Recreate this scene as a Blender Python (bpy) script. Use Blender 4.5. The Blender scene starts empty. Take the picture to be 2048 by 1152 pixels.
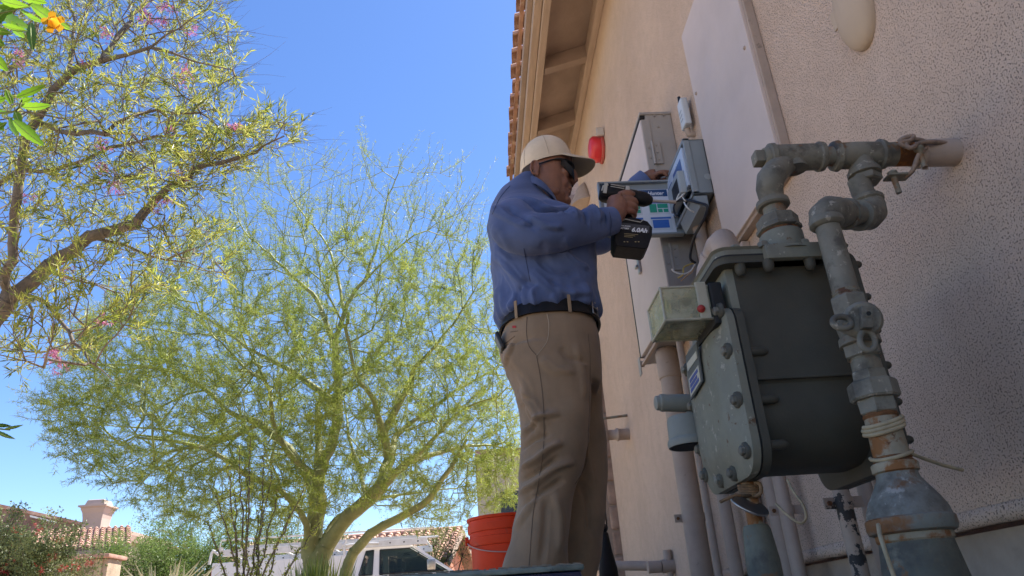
import bpy, bmesh, math, random
import numpy as np
from mathutils import Vector, Matrix, Quaternion, noise as mnoise, kdtree
from mathutils import geometry as mgeo
R_ = math.radians
S = bpy.context.scene
COL = S.collection
random.seed(7)

# ------------------------------------------------------------- camera
CAMH = 0.10
CX = Vector((0.9972859819, 0.0426853922, -0.0599885616))   # world X seen from the camera frame
CY = Vector((-0.0365353684, -0.4204662436, -0.9065722837))
CZ = Vector((-0.0639205587, 0.9063035337, -0.4177655645))
cam_data = bpy.data.cameras.new('camera')
cam = bpy.data.objects.new('camera', cam_data)
COL.objects.link(cam)
cam_data.sensor_width = 36.0
cam_data.lens = 1464.0 / 2048.0 * 36.0
cam_data.clip_start = 0.02
cam_data.clip_end = 2000
cam.matrix_world = Matrix(((CX.x, CX.y, CX.z, 0), (CY.x, CY.y, CY.z, 0), (CZ.x, CZ.y, CZ.z, CAMH), (0, 0, 0, 1)))
S.camera = cam
ROT = Matrix((CX, CY, CZ))

# ------------------------------------------------------------- world, sun, exposure
SUN = Vector((0.50, 0.34, 1.0)).normalized()
world = bpy.data.worlds.new('World'); S.world = world; world.use_nodes = True
wn = world.node_tree
sky = wn.nodes.new('ShaderNodeTexSky'); sky.sky_type = 'NISHITA'; sky.sun_disc = False
sky.sun_elevation = math.asin(SUN.z); sky.sun_rotation = math.atan2(SUN.x, SUN.y)
sky.air_density = 1.0; sky.dust_density = 0.35; sky.ozone_density = 3.0; sky.altitude = 700
bg = wn.nodes['Background']; bg.inputs[1].default_value = 0.095
hs = wn.nodes.new('ShaderNodeHueSaturation'); hs.inputs['Saturation'].default_value = 1.16; hs.inputs['Hue'].default_value = 0.508
wn.links.new(sky.outputs[0], hs.inputs['Color']); wn.links.new(hs.outputs[0], bg.inputs[0])
sd = bpy.data.lights.new('sun', 'SUN'); sd.energy = 5.0; sd.angle = R_(0.55); sd.color = (1.0, 0.945, 0.86)
sun = bpy.data.objects.new('sun', sd); COL.objects.link(sun)
sun.rotation_euler = (-SUN).to_track_quat('-Z', 'Y').to_euler()
sun.location = (6, 4, 12)
S.view_settings.view_transform = 'Standard'; S.view_settings.look = 'None'
S.view_settings.exposure = 1.47; S.view_settings.gamma = 1.0; S.view_settings.use_curve_mapping = False
S.render.engine = 'CYCLES'

# ------------------------------------------------------------- geometry helpers
def ray(px, py):
    return ROT @ Vector((px - 1024.0, 576.0 - py, -1464.0))
def P(px, py, D):                 # point of the place that lies at distance y = D
    r = ray(px, py); t = D / r.y
    return Vector((r.x * t, D, r.z * t + CAMH))
def PX(px, py, X):                # ... on the plane x = X
    r = ray(px, py); t = X / r.x
    return Vector((X, r.y * t, r.z * t + CAMH))
def V(*a): return Vector(a)

class MB:
    def __init__(s): s.v = []; s.f = []; s.m = []; s.sm = []
    def add(s, vs, fs, mi=0, smooth=False):
        o = len(s.v); s.v.extend([tuple(v) for v in vs])
        for f in fs:
            s.f.append(tuple(i + o for i in f)); s.m.append(mi); s.sm.append(smooth)
        return s
    def box(s, a, b, bev=0.0, mi=0, M=None):
        x0, y0, z0 = [min(a[i], b[i]) for i in range(3)]; x1, y1, z1 = [max(a[i], b[i]) for i in range(3)]
        if bev <= 0:
            vs = [(x, y, z) for x in (x0, x1) for y in (y0, y1) for z in (z0, z1)]
            fs = [(0, 1, 3, 2), (4, 6, 7, 5), (0, 4, 5, 1), (2, 3, 7, 6), (0, 2, 6, 4), (1, 5, 7, 3)]
        else:
            bm = bmesh.new(); bmesh.ops.create_cube(bm, size=1)
            for v in bm.verts:
                v.co = Vector(((x0 + x1) / 2 + v.co.x * (x1 - x0), (y0 + y1) / 2 + v.co.y * (y1 - y0), (z0 + z1) / 2 + v.co.z * (z1 - z0)))
            bev = min(bev, .45 * min(x1 - x0, y1 - y0, z1 - z0))
            bmesh.ops.bevel(bm, geom=list(bm.edges), offset=bev, segments=2, profile=.6, affect='EDGES')
            bm.verts.index_update()
            vs = [v.co.copy() for v in bm.verts]; fs = [[v.index for v in f.verts] for f in bm.faces]; bm.free()
        if M is not None: vs = [M @ Vector(v) for v in vs]
        return s.add(vs, fs, mi)
    def loft(s, rings, cap=True, mi=0, smooth=True, closed=False):
        n = len(rings[0]); vs = [p for r in rings for p in r]; fs = []
        m = len(rings)
        for i in range(m if closed else m - 1):
            j2 = (i + 1) % m
            for j in range(n):
                k = (j + 1) % n
                fs.append((i * n + j, i * n + k, j2 * n + k, j2 * n + j))
        s.add(vs, fs, mi, smooth)
        if cap and not closed:
            s.add(rings[0], [tuple(reversed(range(n)))], mi, False)
            s.add(rings[-1], [tuple(range(n))], mi, False)
        return s
    def tube(s, path, rad, n=12, cap=True, mi=0, smooth=True, flat=None):
        path = [Vector(p) for p in path]; m = len(path)
        if not hasattr(rad, '__len__'): rad = [rad] * m
        rings = []; prev = None
        for i, p in enumerate(path):
            t = (path[min(i + 1, m - 1)] - path[max(i - 1, 0)])
            if t.length < 1e-9: t = Vector((0, 0, 1))
            t.normalize()
            if prev is None:
                u = t.orthogonal().normalized()
            else:
                u = prev - t * prev.dot(t)
                if u.length < 1e-6: u = t.orthogonal()
                u.normalize()
            prev = u; w = t.cross(u)
            rings.append([p + (u * math.cos(a) + w * math.sin(a)) * rad[i] for a in [2 * math.pi * k / n for k in range(n)]])
        return s.loft(rings, cap, mi, smooth)
    def spin(s, p, d, prof, n=24, mi=0, smooth=True, rot=0.0, cap=True, up=None):
        # profile [(t, r)] turned about the axis from p along d
        p = Vector(p); d = Vector(d).normalized()
        u = (Vector(up) - d * Vector(up).dot(d)).normalized() if up is not None else d.orthogonal().normalized()
        w = d.cross(u)
        rings = [[p + d * t + (u * math.cos(a) + w * math.sin(a)) * r for a in [rot + 2 * math.pi * k / n for k in range(n)]] for t, r in prof]
        return s.loft(rings, cap, mi, smooth)
    def prism(s, poly, off, mi=0, bev=0.0, smooth=False):
        # poly: list of Vectors (planar), extruded by off
        off = Vector(off); n = len(poly); poly = [Vector(p) for p in poly]
        if bev > 0:
            c = sum(poly, Vector()) / n
            def ins(pl):
                return [p + (c - p).normalized() * bev for p in pl]
            o = off.normalized() * bev
            rings = [ins(poly), [p + o for p in poly], [p + off - o for p in poly], [p + off for p in ins(poly)]]
        else:
            rings = [poly, [p + off for p in poly]]
        return s.loft(rings, True, mi, smooth)
    def ball(s, c, r, n=12, mi=0, sc=(1, 1, 1)):
        c = Vector(c); rings = []
        m = max(5, n // 2)
        for i in range(m + 1):
            a = math.pi * i / m; rr = max(math.sin(a), 1e-3) * r; z = -math.cos(a) * r
            rings.append([c + Vector((rr * math.cos(b) * sc[0], rr * math.sin(b) * sc[1], z * sc[2])) for b in [2 * math.pi * k / n for k in range(n)]])
        return s.loft(rings, True, mi, True)
    def build(s, name, mats, parent=None, label=None, loc=None, auto=None):
        me = bpy.data.meshes.new(name)
        if parent is not None: o = absloc(parent)
        elif loc is not None: o = Vector(loc)
        else: o = Vector((0, 0, 0))
        me.from_pydata([(v[0] - o.x, v[1] - o.y, v[2] - o.z) for v in s.v], [], s.f)
        if not isinstance(mats, (list, tuple)): mats = [mats]
        for m in mats: me.materials.append(m)
        me.polygons.foreach_set('material_index', s.m); me.polygons.foreach_set('use_smooth', s.sm)
        me.update()
        ob = bpy.data.objects.new(name, me); COL.objects.link(ob)
        if parent is not None:
            ob.parent = parent
        else: ob.location = o
        if label: ob['label'] = label
        if auto:
            shade_auto(me, auto)
        return ob

def shade_auto(me, ang):
    bm = bmesh.new(); bm.from_mesh(me); bmesh.ops.remove_doubles(bm, verts=bm.verts, dist=1e-6)
    bmesh.ops.recalc_face_normals(bm, faces=bm.faces)
    for f in bm.faces: f.smooth = True
    for e in bm.edges:
        if len(e.link_faces) == 2 and e.calc_face_angle(0) > R_(ang): e.smooth = False
    bm.to_mesh(me); bm.free()

def absloc(o):
    l = Vector(o.location)
    while o.parent is not None:
        o = o.parent; l += Vector(o.location)
    return l

def thing(name, label, cat, loc, group=None):
    o = bpy.data.objects.new(name, None); COL.objects.link(o); o.location = loc
    o.empty_display_size = .1
    o['label'] = label; o['category'] = cat
    if group: o['group'] = group
    return o
def tag(o, label=None, cat=None, group=None, kind=None):
    if label: o['label'] = label
    if cat: o['category'] = cat
    if group: o['group'] = group
    if kind: o['kind'] = kind
    return o
def np_mesh(name, co, faces_n, idx, mat, parent=None, smooth=False):
    """co (n,3) array, faces all of faces_n corners, idx flat index array"""
    me = bpy.data.meshes.new(name)
    o = absloc(parent) if parent is not None else Vector((0, 0, 0))
    co = np.asarray(co, np.float32) - np.array(o, np.float32)
    nf = len(idx) // faces_n
    me.vertices.add(len(co)); me.vertices.foreach_set('co', co.ravel())
    me.loops.add(len(idx)); me.loops.foreach_set('vertex_index', np.asarray(idx, np.int32))
    me.polygons.add(nf); me.polygons.foreach_set('loop_start', np.arange(0, nf * faces_n, faces_n, dtype=np.int32))
    me.polygons.foreach_set('use_smooth', np.full(nf, smooth))
    me.materials.append(mat); me.update(); me.validate()
    ob = bpy.data.objects.new(name, me); COL.objects.link(ob)
    if parent is not None: ob.parent = parent
    return ob

def resample(pts, n):
    """Catmull-Rom through pts"""
    pts = [Vector(p) for p in pts]; m = len(pts); out = []
    for i in range(n):
        t = i / (n - 1) * (m - 1); k = min(int(t), m - 2); f = t - k
        p0 = pts[max(k - 1, 0)]; p1 = pts[k]; p2 = pts[k + 1]; p3 = pts[min(k + 2, m - 1)]
        out.append(.5 * ((2 * p1) + (p2 - p0) * f + (2 * p0 - 5 * p1 + 4 * p2 - p3) * f * f + (3 * p1 - p0 - 3 * p2 + p3) * f ** 3))
    return out
def cat1(vals, n):
    return [v.x for v in resample([Vector((a, 0, 0)) for a in vals], n)]

# ------------------------------------------------------------- materials
MATS = {}
def mat(name, col, rough=.6, metal=0., var=.12, scale=6., bump=0., bscale=60., spots=None, spec=.4, hue=None, stretch=None, grime=None, detail=6):
    """procedural: colour varied by noise, optional bump, optional spots=(colour, scale, threshold, softness) list"""
    if name in MATS: return MATS[name]
    m = bpy.data.materials.new(name); m.use_nodes = True; nt = m.node_tree; N = nt.nodes; L = nt.links
    b = N['Principled BSDF']; b.inputs['Roughness'].default_value = rough; b.inputs['Metallic'].default_value = metal
    b.inputs['Specular IOR Level'].default_value = spec
    tc = N.new('ShaderNodeTexCoord'); src = tc.outputs['Object']
    if stretch:
        mp = N.new('ShaderNodeMapping'); mp.inputs['Scale'].default_value = stretch; L.new(src, mp.inputs[0]); src = mp.outputs[0]
    def nz(sc, det=detail, r=.6):
        n = N.new('ShaderNodeTexNoise'); n.inputs['Scale'].default_value = sc; n.inputs['Detail'].default_value = det
        n.inputs['Roughness'].default_value = r; L.new(src, n.inputs['Vector']); return n.outputs['Fac']
    def ramp(fac, a, c):
        r = N.new('ShaderNodeMapRange'); r.inputs[1].default_value = a; r.inputs[2].default_value = c; r.clamp = True
        L.new(fac, r.inputs[0]); return r.outputs[0]
    def mix(fac, A, B):
        x = N.new('ShaderNodeMix'); x.data_type = 'RGBA'; x.blend_type = 'MIX'
        L.new(fac, x.inputs[0])
        for s_, v in ((6, A), (7, B)):
            if isinstance(v, tuple): x.inputs[s_].default_value = (*v, 1)
            else: L.new(v, x.inputs[s_])
        return x.outputs[2]
    c2 = hue if hue else tuple(max(0, c * (1 - 2 * var)) for c in col)
    c1 = tuple(min(1, c * (1 + var)) for c in col) if not hue else col
    out = mix(ramp(nz(scale), .3, .7), c2, c1)
    for sp in (spots or []):
        scol, ssc, th, sf = sp[:4]
        out = mix(ramp(nz(ssc, 8, .65), th, th + sf), out, scol)
    L.new(out, b.inputs['Base Color'])
    rr = ramp(nz(scale * 2.3), .2, .8)
    ma = N.new('ShaderNodeMapRange'); ma.inputs[3].default_value = max(0, rough - .08); ma.inputs[4].default_value = min(1, rough + .1)
    L.new(rr, ma.inputs[0]); L.new(ma.outputs[0], b.inputs['Roughness'])
    if bump > 0:
        bp = N.new('ShaderNodeBump'); bp.inputs['Strength'].default_value = min(1, bump); bp.inputs['Distance'].default_value = 1.0 / bscale * .35
        L.new(nz(bscale, 4, .55), bp.inputs['Height']); L.new(bp.outputs[0], b.inputs['Normal'])
    MATS[name] = m
    return m

def stucco(name, col, col2, gs=170., strength=.8):
    m = bpy.data.materials.new(name); m.use_nodes = True; nt = m.node_tree; N = nt.nodes; L = nt.links
    b = N['Principled BSDF']; b.inputs['Roughness'].default_value = .92; b.inputs['Specular IOR Level'].default_value = .15
    tc = N.new('ShaderNodeTexCoord')
    def nz(sc, det=4, r=.6, dist=0):
        n = N.new('ShaderNodeTexNoise'); n.inputs['Scale'].default_value = sc; n.inputs['Detail'].default_value = det
        n.inputs['Roughness'].default_value = r; n.inputs['Distortion'].default_value = dist; L.new(tc.outputs['Object'], n.inputs['Vector']); return n.outputs['Fac']
    def rg(f, a, c, d=0, e=1):
        r = N.new('ShaderNodeMapRange'); r.inputs[1].default_value = a; r.inputs[2].default_value = c; r.inputs[3].default_value = d; r.inputs[4].default_value = e
        L.new(f, r.inputs[0]); return r.outputs[0]
    def mix(f, A, B):
        x = N.new('ShaderNodeMix'); x.data_type = 'RGBA'; L.new(f, x.inputs[0])
        for s_, v in ((6, A), (7, B)):
            if isinstance(v, tuple): x.inputs[s_].default_value = (*v, 1)
            else: L.new(v, x.inputs[s_])
        return x.outputs[2]
    base = mix(rg(nz(1.6, 5), .35, .65), col2, col)
    base = mix(rg(nz(14, 6, .7), .42, .72, 0, .35), base, tuple(c * .72 for c in col2))
    base = mix(rg(nz(5.5, 6, .7), .52, .75, 0, .30), base, (min(1, col[0] * 1.08), col[1] * 1.12, col[2] * 1.22))
    # washed out streaks down the wall
    mp = N.new('ShaderNodeMapping'); mp.inputs['Scale'].default_value = (3, 3, .35); L.new(tc.outputs['Object'], mp.inputs[0])
    st = N.new('ShaderNodeTexNoise'); st.inputs['Scale'].default_value = 3; st.inputs['Detail'].default_value = 6; L.new(mp.outputs[0], st.inputs['Vector'])
    base = mix(rg(st.outputs['Fac'], .5, .75, 0, .35), base, tuple(c * .82 for c in col))
    pit = nz(gs, 2, .55, .0)                                   # grain pits, tinted dark brown
    area = rg(nz(1.1, 3), .3, .7, .45, 1.0)
    pm = rg(pit, .58, .635)
    mm = N.new('ShaderNodeMath'); mm.operation = 'MULTIPLY'; L.new(pm, mm.inputs[0]); L.new(area, mm.inputs[1])
    base = mix(mm.outputs[0], base, (.075, .055, .045))
    L.new(base, b.inputs['Base Color'])
    h = N.new('ShaderNodeMath'); h.operation = 'SUBTRACT'; L.new(nz(gs * .7, 5, .7), h.inputs[0]); L.new(pm, h.inputs[1])
    bp = N.new('ShaderNodeBump'); bp.inputs['Strength'].default_value = strength; bp.inputs['Distance'].default_value = .0035
    L.new(h.outputs[0], bp.inputs['Height']); L.new(bp.outputs[0], b.inputs['Normal'])
    return m

def leafmat(name, c1, c2, trans=.45, scale=9.):
    m = bpy.data.materials.new(name); m.use_nodes = True; nt = m.node_tree; N = nt.nodes; L = nt.links
    N.remove(N['Principled BSDF'])
    tc = N.new('ShaderNodeTexCoord'); n = N.new('ShaderNodeTexNoise'); n.inputs['Scale'].default_value = scale; n.inputs['Detail'].default_value = 5
    L.new(tc.outputs['Object'], n.inputs['Vector'])
    x = N.new('ShaderNodeMix'); x.data_type = 'RGBA'; x.inputs[6].default_value = (*c1, 1); x.inputs[7].default_value = (*c2, 1)
    r = N.new('ShaderNodeMapRange'); r.inputs[1].default_value = .35; r.inputs[2].default_value = .65; L.new(n.outputs['Fac'], r.inputs[0]); L.new(r.outputs[0], x.inputs[0])
    d = N.new('ShaderNodeBsdfPrincipled'); d.inputs['Roughness'].default_value = .45; L.new(x.outputs[2], d.inputs['Base Color'])
    t = N.new('ShaderNodeBsdfTranslucent'); L.new(x.outputs[2], t.inputs[0])
    ms = N.new('ShaderNodeMixShader'); ms.inputs[0].default_value = trans
    L.new(d.outputs[0], ms.inputs[1]); L.new(t.outputs[0], ms.inputs[2]); L.new(ms.outputs[0], N['Material Output'].inputs[0])
    return m

M_gray = mat('grey_green_paint', (.20, .185, .145), .55, spec=.2, var=.16, scale=14, bump=.4, bscale=240, spots=[((.105, .096, .078), 20, .50, .12), ((.33, .30, .24), 60, .60, .05), ((.17, .09, .045), 17, .61, .05)])
M_rust = mat('rusty_paint', (.22, .205, .155), .6, var=.15, scale=18, bump=.5, bscale=200, spots=[((.22, .10, .04), 26, .50, .12), ((.09, .04, .02), 30, .60, .08)])
M_stain = mat('rust_stained_beige', (.36, .31, .22), .65, var=.15, scale=22, bump=.5, bscale=200, spots=[((.26, .22, .15), 12, .45, .2), ((.25, .11, .04), 26, .475, .09), ((.12, .05, .025), 60, .60, .06)], spec=.2)
M_rust2 = mat('rust', (.20, .085, .03), .8, var=.3, scale=30, bump=.6, bscale=220, spots=[((.07, .03, .015), 40, .55, .1)])
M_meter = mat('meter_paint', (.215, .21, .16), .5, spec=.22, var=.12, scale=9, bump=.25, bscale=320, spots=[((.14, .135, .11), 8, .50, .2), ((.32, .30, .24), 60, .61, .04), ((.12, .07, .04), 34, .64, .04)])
M_metershade = mat('meter_paint_shaded', (.080, .075, .058), .55, spec=.2, var=.12, scale=7, bump=.25, bscale=300)  # same paint as the front cover, its colour darkened to stand for shade
M_gasket = mat('black_gasket', (.015, .015, .015), .7)
M_tanpaint = mat('tan_metal_paint', (.58, .485, .43), .5, var=.05, scale=4, bump=.1, bscale=90)
M_tan2 = mat('tan_pipe_paint', (.40, .315, .255), .6, var=.08, scale=10, bump=.35, bscale=160, spots=[((.25, .2, .16), 30, .64, .05)])
M_greypanel = mat('grey_beige_metal', (.34, .315, .29), .45, var=.06, scale=5, bump=.1, bscale=100)
M_wood = mat('painted_wood_tan', (.44, .33, .25), .7, var=.1, scale=5, bump=.3, bscale=60, stretch=(8, .6, 8))
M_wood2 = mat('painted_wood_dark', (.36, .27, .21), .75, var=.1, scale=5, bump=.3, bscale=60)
M_tile = mat('clay_tile', (.42, .23, .15), .85, var=.25, scale=5, bump=.4, bscale=70, spots=[((.5, .36, .27), 9, .52, .15)])
M_white = mat('white_paint', (.72, .71, .68), .35, var=.04, scale=3)
M_black = mat('black_plastic', (.012, .012, .014), .4, var=.1)
M_glassdk = mat('dark_window', (.025, .027, .028), .25, var=.3, scale=3, spec=.4)
M_steel = mat('worn_steel', (.42, .40, .38), .35, metal=.9, var=.15, scale=30)
M_wirec = mat('cream_wire', (.42, .34, .21), .6, var=.15, scale=40)
M_alum = mat('aluminium', (.52, .50, .48), .5, metal=.2, var=.1, scale=8)

# ------------------------------------------------------------- ground
g = MB()
gn = 60
xs = sorted(set([-600, -300, -120, -60, -40] + [i * 2.0 - 30 for i in range(31)] + [45, 80, 160, 300, 600]))
ys = xs
vs = [(x, y, 0.0) for x in xs for y in ys]; nn = len(ys)
fs = [(i * nn + j, (i + 1) * nn + j, (i + 1) * nn + j + 1, i * nn + j + 1) for i in range(len(xs) - 1) for j in range(nn - 1)]
g.add(vs, fs)
M_ground = mat('desert_gravel', (.50, .385, .27), .95, var=.14, scale=3, bump=.6, bscale=60, spots=[((.42, .31, .22), 40, .55, .1)])
gr = g.build('ground', M_ground); tag(gr, kind='structure')
rd = MB().box((-60, 15.5, .004), (60, 21.0, .008)).build('road', mat('asphalt', (.06, .058, .055), .95, bump=.4, bscale=90)); tag(rd, kind='structure')
# ------------------------------------------------------------- the house on the right
W = .90
YE = 4.85      # far end of the wall
ZE = 3.50
M_st = stucco('stucco', (.66, .50, .385), (.59, .44, .335), gs=270.)
house = thing('stucco_house', 'tan stucco house wall with deep eave rising on the right', 'house', (W, 1.5, 0))
w = MB()
w.box((W, -4, .238), (W + .25, YE, 3.60)); w.box((W + .25, YE - .25, .238), (9, YE, 3.60)); w.box((8.75, -4, .238), (9, YE - .25, 3.6)); w.box((W + .25, -4, .238), (8.75, -3.75, 3.6))
w.build('wall', M_st, house)
MB().box((W + .03, -4, -.2), (8.97, YE - .03, .20)).build('foundation', mat('painted_stem_wall', (.40, .32, .25), .85, var=.12, scale=7, bump=.4, bscale=70, spots=[((.25, .2, .16), 5, .6, .1)]), house)
sc = MB(); lipA = []
for i in range(400):                       # the ragged lower lip of the stucco
    y0 = -1 + i * .018
    if y0 > YE - .02: break
    d = .004 * mnoise.noise(Vector((y0 * 19, 0, 0))); z = .206 + .006 * mnoise.noise(Vector((y0 * 22, 3, 0)))
    lipA.append([V(W + .05, y0, z + .004), V(W - .004 + d, y0, z), V(W - .007 + d, y0, z + .012), V(W - .003, y0, .2372), V(W + .05, y0, .2374)])
sc.loft(lipA, True); sc.build('weep_screed', M_st, house)
# eave: rafters, soffit boarding, fascias
sl = .34                                   # slope of the roof
def zs(x): return 3.60 + (x - W) * sl      # underside of the boarding
so = MB(); so.prism([V(.47, -4, zs(.47) + .02), V(W + .02, -4, zs(W + .02) + .02), V(W + .02, -4, zs(W + .02) + .045), V(.47, -4, zs(.47) + .045)], (0, 5.36 + 4, 0))
so.build('soffit_board', M_wood2, house)
for y in [1.1, 1.75, 2.4, 3.05, 3.75, 4.42, 5.04]:
    r = MB(); r.prism([V(.565, y, zs(.565) + .018), V(W - .04, y, zs(W - .04) + .018), V(W - .04, y, zs(W) - .10), V(.565, y, zs(.565) - .085)], (0, .06, 0))
    r.build('rafter', M_wood2, house)
MB().box((W - .045, -4, 3.49), (W - .002, 5.34, 3.61), bev=.004).build('frieze_board', M_wood, house)
MB().box((.515, -4, 3.395), (.56, 5.36, 3.50), bev=.004).build('fascia', M_wood, house)
MB().box((.465, -4, 3.43), (.512, 5.36, 3.565), bev=.004).build('fascia', M_wood, house)
MB().box((.43, -4, 3.50), (.463, 5.36, 3.585), bev=.003).build('drip_board', M_wood2, house)
# far end barge board
MB().prism([V(.47, 5.365, 3.42), V(2.4, 5.365, 3.42 + 1.93 * sl), V(2.4, 5.365, 3.60 + 1.93 * sl), V(.47, 5.365, 3.58)], (0, .04, 0)).build('barge_board', M_wood, house)
# roof deck and tiles
dk = MB(); dk.prism([V(.44, -4, 3.59), V(5, -4, 3.59 + 4.56 * sl), V(9.5, -4, 3.60), V(9.5, -4, 3.56), V(5, -4, 3.59 + 4.56 * sl - .05), V(.44, -4, 3.55)], (0, 9.37, 0)); dk.build('roof_deck', M_wood2, house)
def tile_mesh(Ln=.40, r=.062):
    t = MB(); n = 7; rings = []
    for x, rr in ((0, r), (Ln, r * .86)):
        z = x * sl
        outer = [V(x, math.cos(a) * rr, z + math.sin(a) * rr) for a in [math.pi * k / n for k in range(n + 1)]]
        inner = [V(x, math.cos(a) * (rr - .013), z + math.sin(a) * (rr - .013)) for a in [math.pi * (n - k) / n for k in range(n + 1)]]
        rings.append(outer + inner)
    t.loft(rings, True, 0, False); return t
tm = None
yy = .6
while yy < 5.36:
    for k in (0, 1):
        jx = random.uniform(-.012, .012)
        if tm is None:
            o = tile_mesh().build('roof_tile', M_tile, house); tm = o.data; tm.transform(Matrix.Translation((W, 1.5, 0)))
        else:
            o = bpy.data.objects.new('roof_tile', tm); COL.objects.link(o); o.parent = house
        o.location = V(.375 + jx + k * .36, yy, 3.60 + k * .36 * sl + .012 * k) - V(W, 1.5, 0)
        o.rotation_euler = (0, 0, random.uniform(-.03, .03))
    # mortar bird-stop between tiles
    yy += .155
bs = MB(); bs.box((.40, -4, 3.592), (.425, 5.36, 3.628)); bs.build('tile_closure', M_tile, house)

wx = P(1122, 400, 6.0).x
MB().box((wx, 6.0, 0), (2.6, 6.3, 4.2)).build('wing_wall', M_st, house); MB().box((wx - .06, 5.95, 3.70), (2.7, 6.35, 3.80), bev=.01).build('wing_fascia', M_wood2, house)
# stacked block column past the end of the wall
colm = thing('block_column', 'stacked rough block column just past the far end of the wall', 'column', (.95, 5.05, 0))
M_blk = mat('slump_block', (.40, .27, .20), .9, var=.2, scale=8, bump=.6, bscale=60)
MB().box((.828, 4.93, 0), (1.25, 5.40, 2.02)).build('core', mat('mortar', (.34, .25, .19), .95, bump=.4), colm)
blk = None; z = .0; k = 0
while z < 1.95:
    for s_ in ((0, 1)):
        y0 = 4.93 + s_ * .235
        b_ = MB().box((.812 + random.uniform(-.012, .010), y0, z + random.uniform(-.004, .004)), (.855, y0 + .228, z + .146), bev=.018)
        b_.build('block', M_blk, colm)
    b_ = MB().box((.86, 4.915 + random.uniform(-.006, .006), z), (1.2, 4.955, z + .142), bev=.014); b_.build('block', M_blk, colm)
    z += .155; k += 1

# --- large cover panel
pan = thing('cover_panel', 'large flat pinkish beige metal cover panel on the wall', 'panel', (.87, 1.9, 1.25))
def wy(px, py, X=.862): return PX(px, py, X)
pb = wy(1462, 489); pt = wy(1365, 66); pr = wy(1480, 0); pr2 = wy(1541, 275)
PY0, PY1, PZ0, PZ1 = pr.y * .5 + pr2.y * .5, (pb.y + pt.y) / 2 + .035, pb.z, pt.z
MB().box((.862, PY0, PZ0), (.897, PY1, PZ1), bev=.003).build('face_plate', M_tanpaint, pan)
MB().box((.872, PY0 - .012, PZ0 - .012), (.899, PY1 + .012, PZ1 + .012), bev=.002).build('back_flange', M_tan2, pan)
for (sy, sz) in ((PY0 + .03, PZ0 + .04), (PY1 - .03, PZ0 + .04), (PY0 + .03, PZ1 - .05), (PY1 - .03, PZ1 - .30), (PY0 + .03, PZ0 + .45)):
    MB().spin((.8625, sy, sz), (-1, 0, 0), [(0, .007), (.004, .006), (.006, .002)], 10).build('screw', M_tan2, pan)

# --- electrical service panel
el = thing('electrical_panel', 'tall grey-beige electrical service cabinet with hinged door behind the drill', 'electrical box', (.83, 2.8, 1.1))
EX, EY0, EY1, EZ0, EZ1 = .766, 2.51, 3.12, 1.13, 2.05
MB().box((EX + .02, EY0, EZ0), (W - .001, EY1, EZ1), bev=.004).build('cabinet', M_greypanel, el)
MB().box((EX, EY0 + .012, EZ0 + .03), (EX + .018, EY1 - .01, EZ1 - .021), bev=.003).build('door', M_tanpaint, el)
MB().box((EX - .004, EY0 - .006, EZ1 - .006), (W - .001, EY1 + .006, EZ1 + .006), bev=.003).build('rain_hood', M_greypanel, el)
MB().box((EX + .0005, EY0 - .004, EZ0), (EX + .034, EY0 - .0005, EZ1 - .032), bev=.001).build('edge_strip', M_greypanel, el)
MB().box((EX - .0015, EY0 + .002, EZ1 - .020), (EX + .019, EY1 + .002, EZ1 - .0065)).build('door_gap', M_gasket, el)
MB().box((EX - .001, EY1 - .009, EZ0 + .03), (EX + .019, EY1 + .003, EZ1 - .03)).build('door_gap', M_black, el)
for z in (1.79, 1.30):
    h = MB(); h.box((EX + .030, EY0 - .008, z), (EX + .062, EY0 - .003, z + .11), bev=.001); h.spin((EX + .028, EY0 - .009, z - .002), (0, 0, 1), [(0, .006), (.114, .006)], 8)
    hg = h.build('hinge', M_greypanel, el)
    for (a, b) in ((.045, .02), (.045, .055), (.045, .09), (.012, .03), (.012, .08)):
        MB().spin((EX + a, EY0 - .0085, z + b), (0, -1, 0), [(0, .004), (.002, .0035)], 8).build('rivet', M_steel, hg)
for (a, z) in ((.06, EZ1 - .015), (.10, EZ1 - .015), (.07, EZ1 - .07)):
    MB().spin((EX + a, EY0 - .0065 if z > EZ1 - .03 else EY0 - .001, z), (0, -1, 0), [(0, .005), (.003, .004)], 8).build('screw', M_steel, el)
lt = MB(); lt.box((EX - .012, 2.86, 1.47), (EX - .001, 2.89, 1.55), bev=.002); lt.box((EX - .022, 2.872, 1.50), (EX - .012, 2.90, 1.512), bev=.002)
lt.build('latch', M_steel, el)
br = MB(); br.box((EX - .01, EY1 - .02, EZ0 - .05), (EX - .006, EY1 + .02, EZ0 + .03), bev=.001); br.box((EX - .008, EY1 - .02, EZ0 + .005), (EX + .05, EY1 + .02, EZ0 + .009)); br.build('hasp', M_greypanel, el)
lip = MB(); lip.box((EX - .003, EY0 - .003, EZ0 - .012), (EX + .012, EY1 + .003, EZ0 + .001), bev=.002); lip.build('bottom_lip', M_tan2, el)
for (x, y) in ((.80, 2.62), (.81, 2.75), (.85, 2.68)):
    MB().spin((x, y, EZ0 - .001), (0, 0, -1), [(0, .016), (.003, .015)], 14).build('knockout', M_tan2, el)

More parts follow.
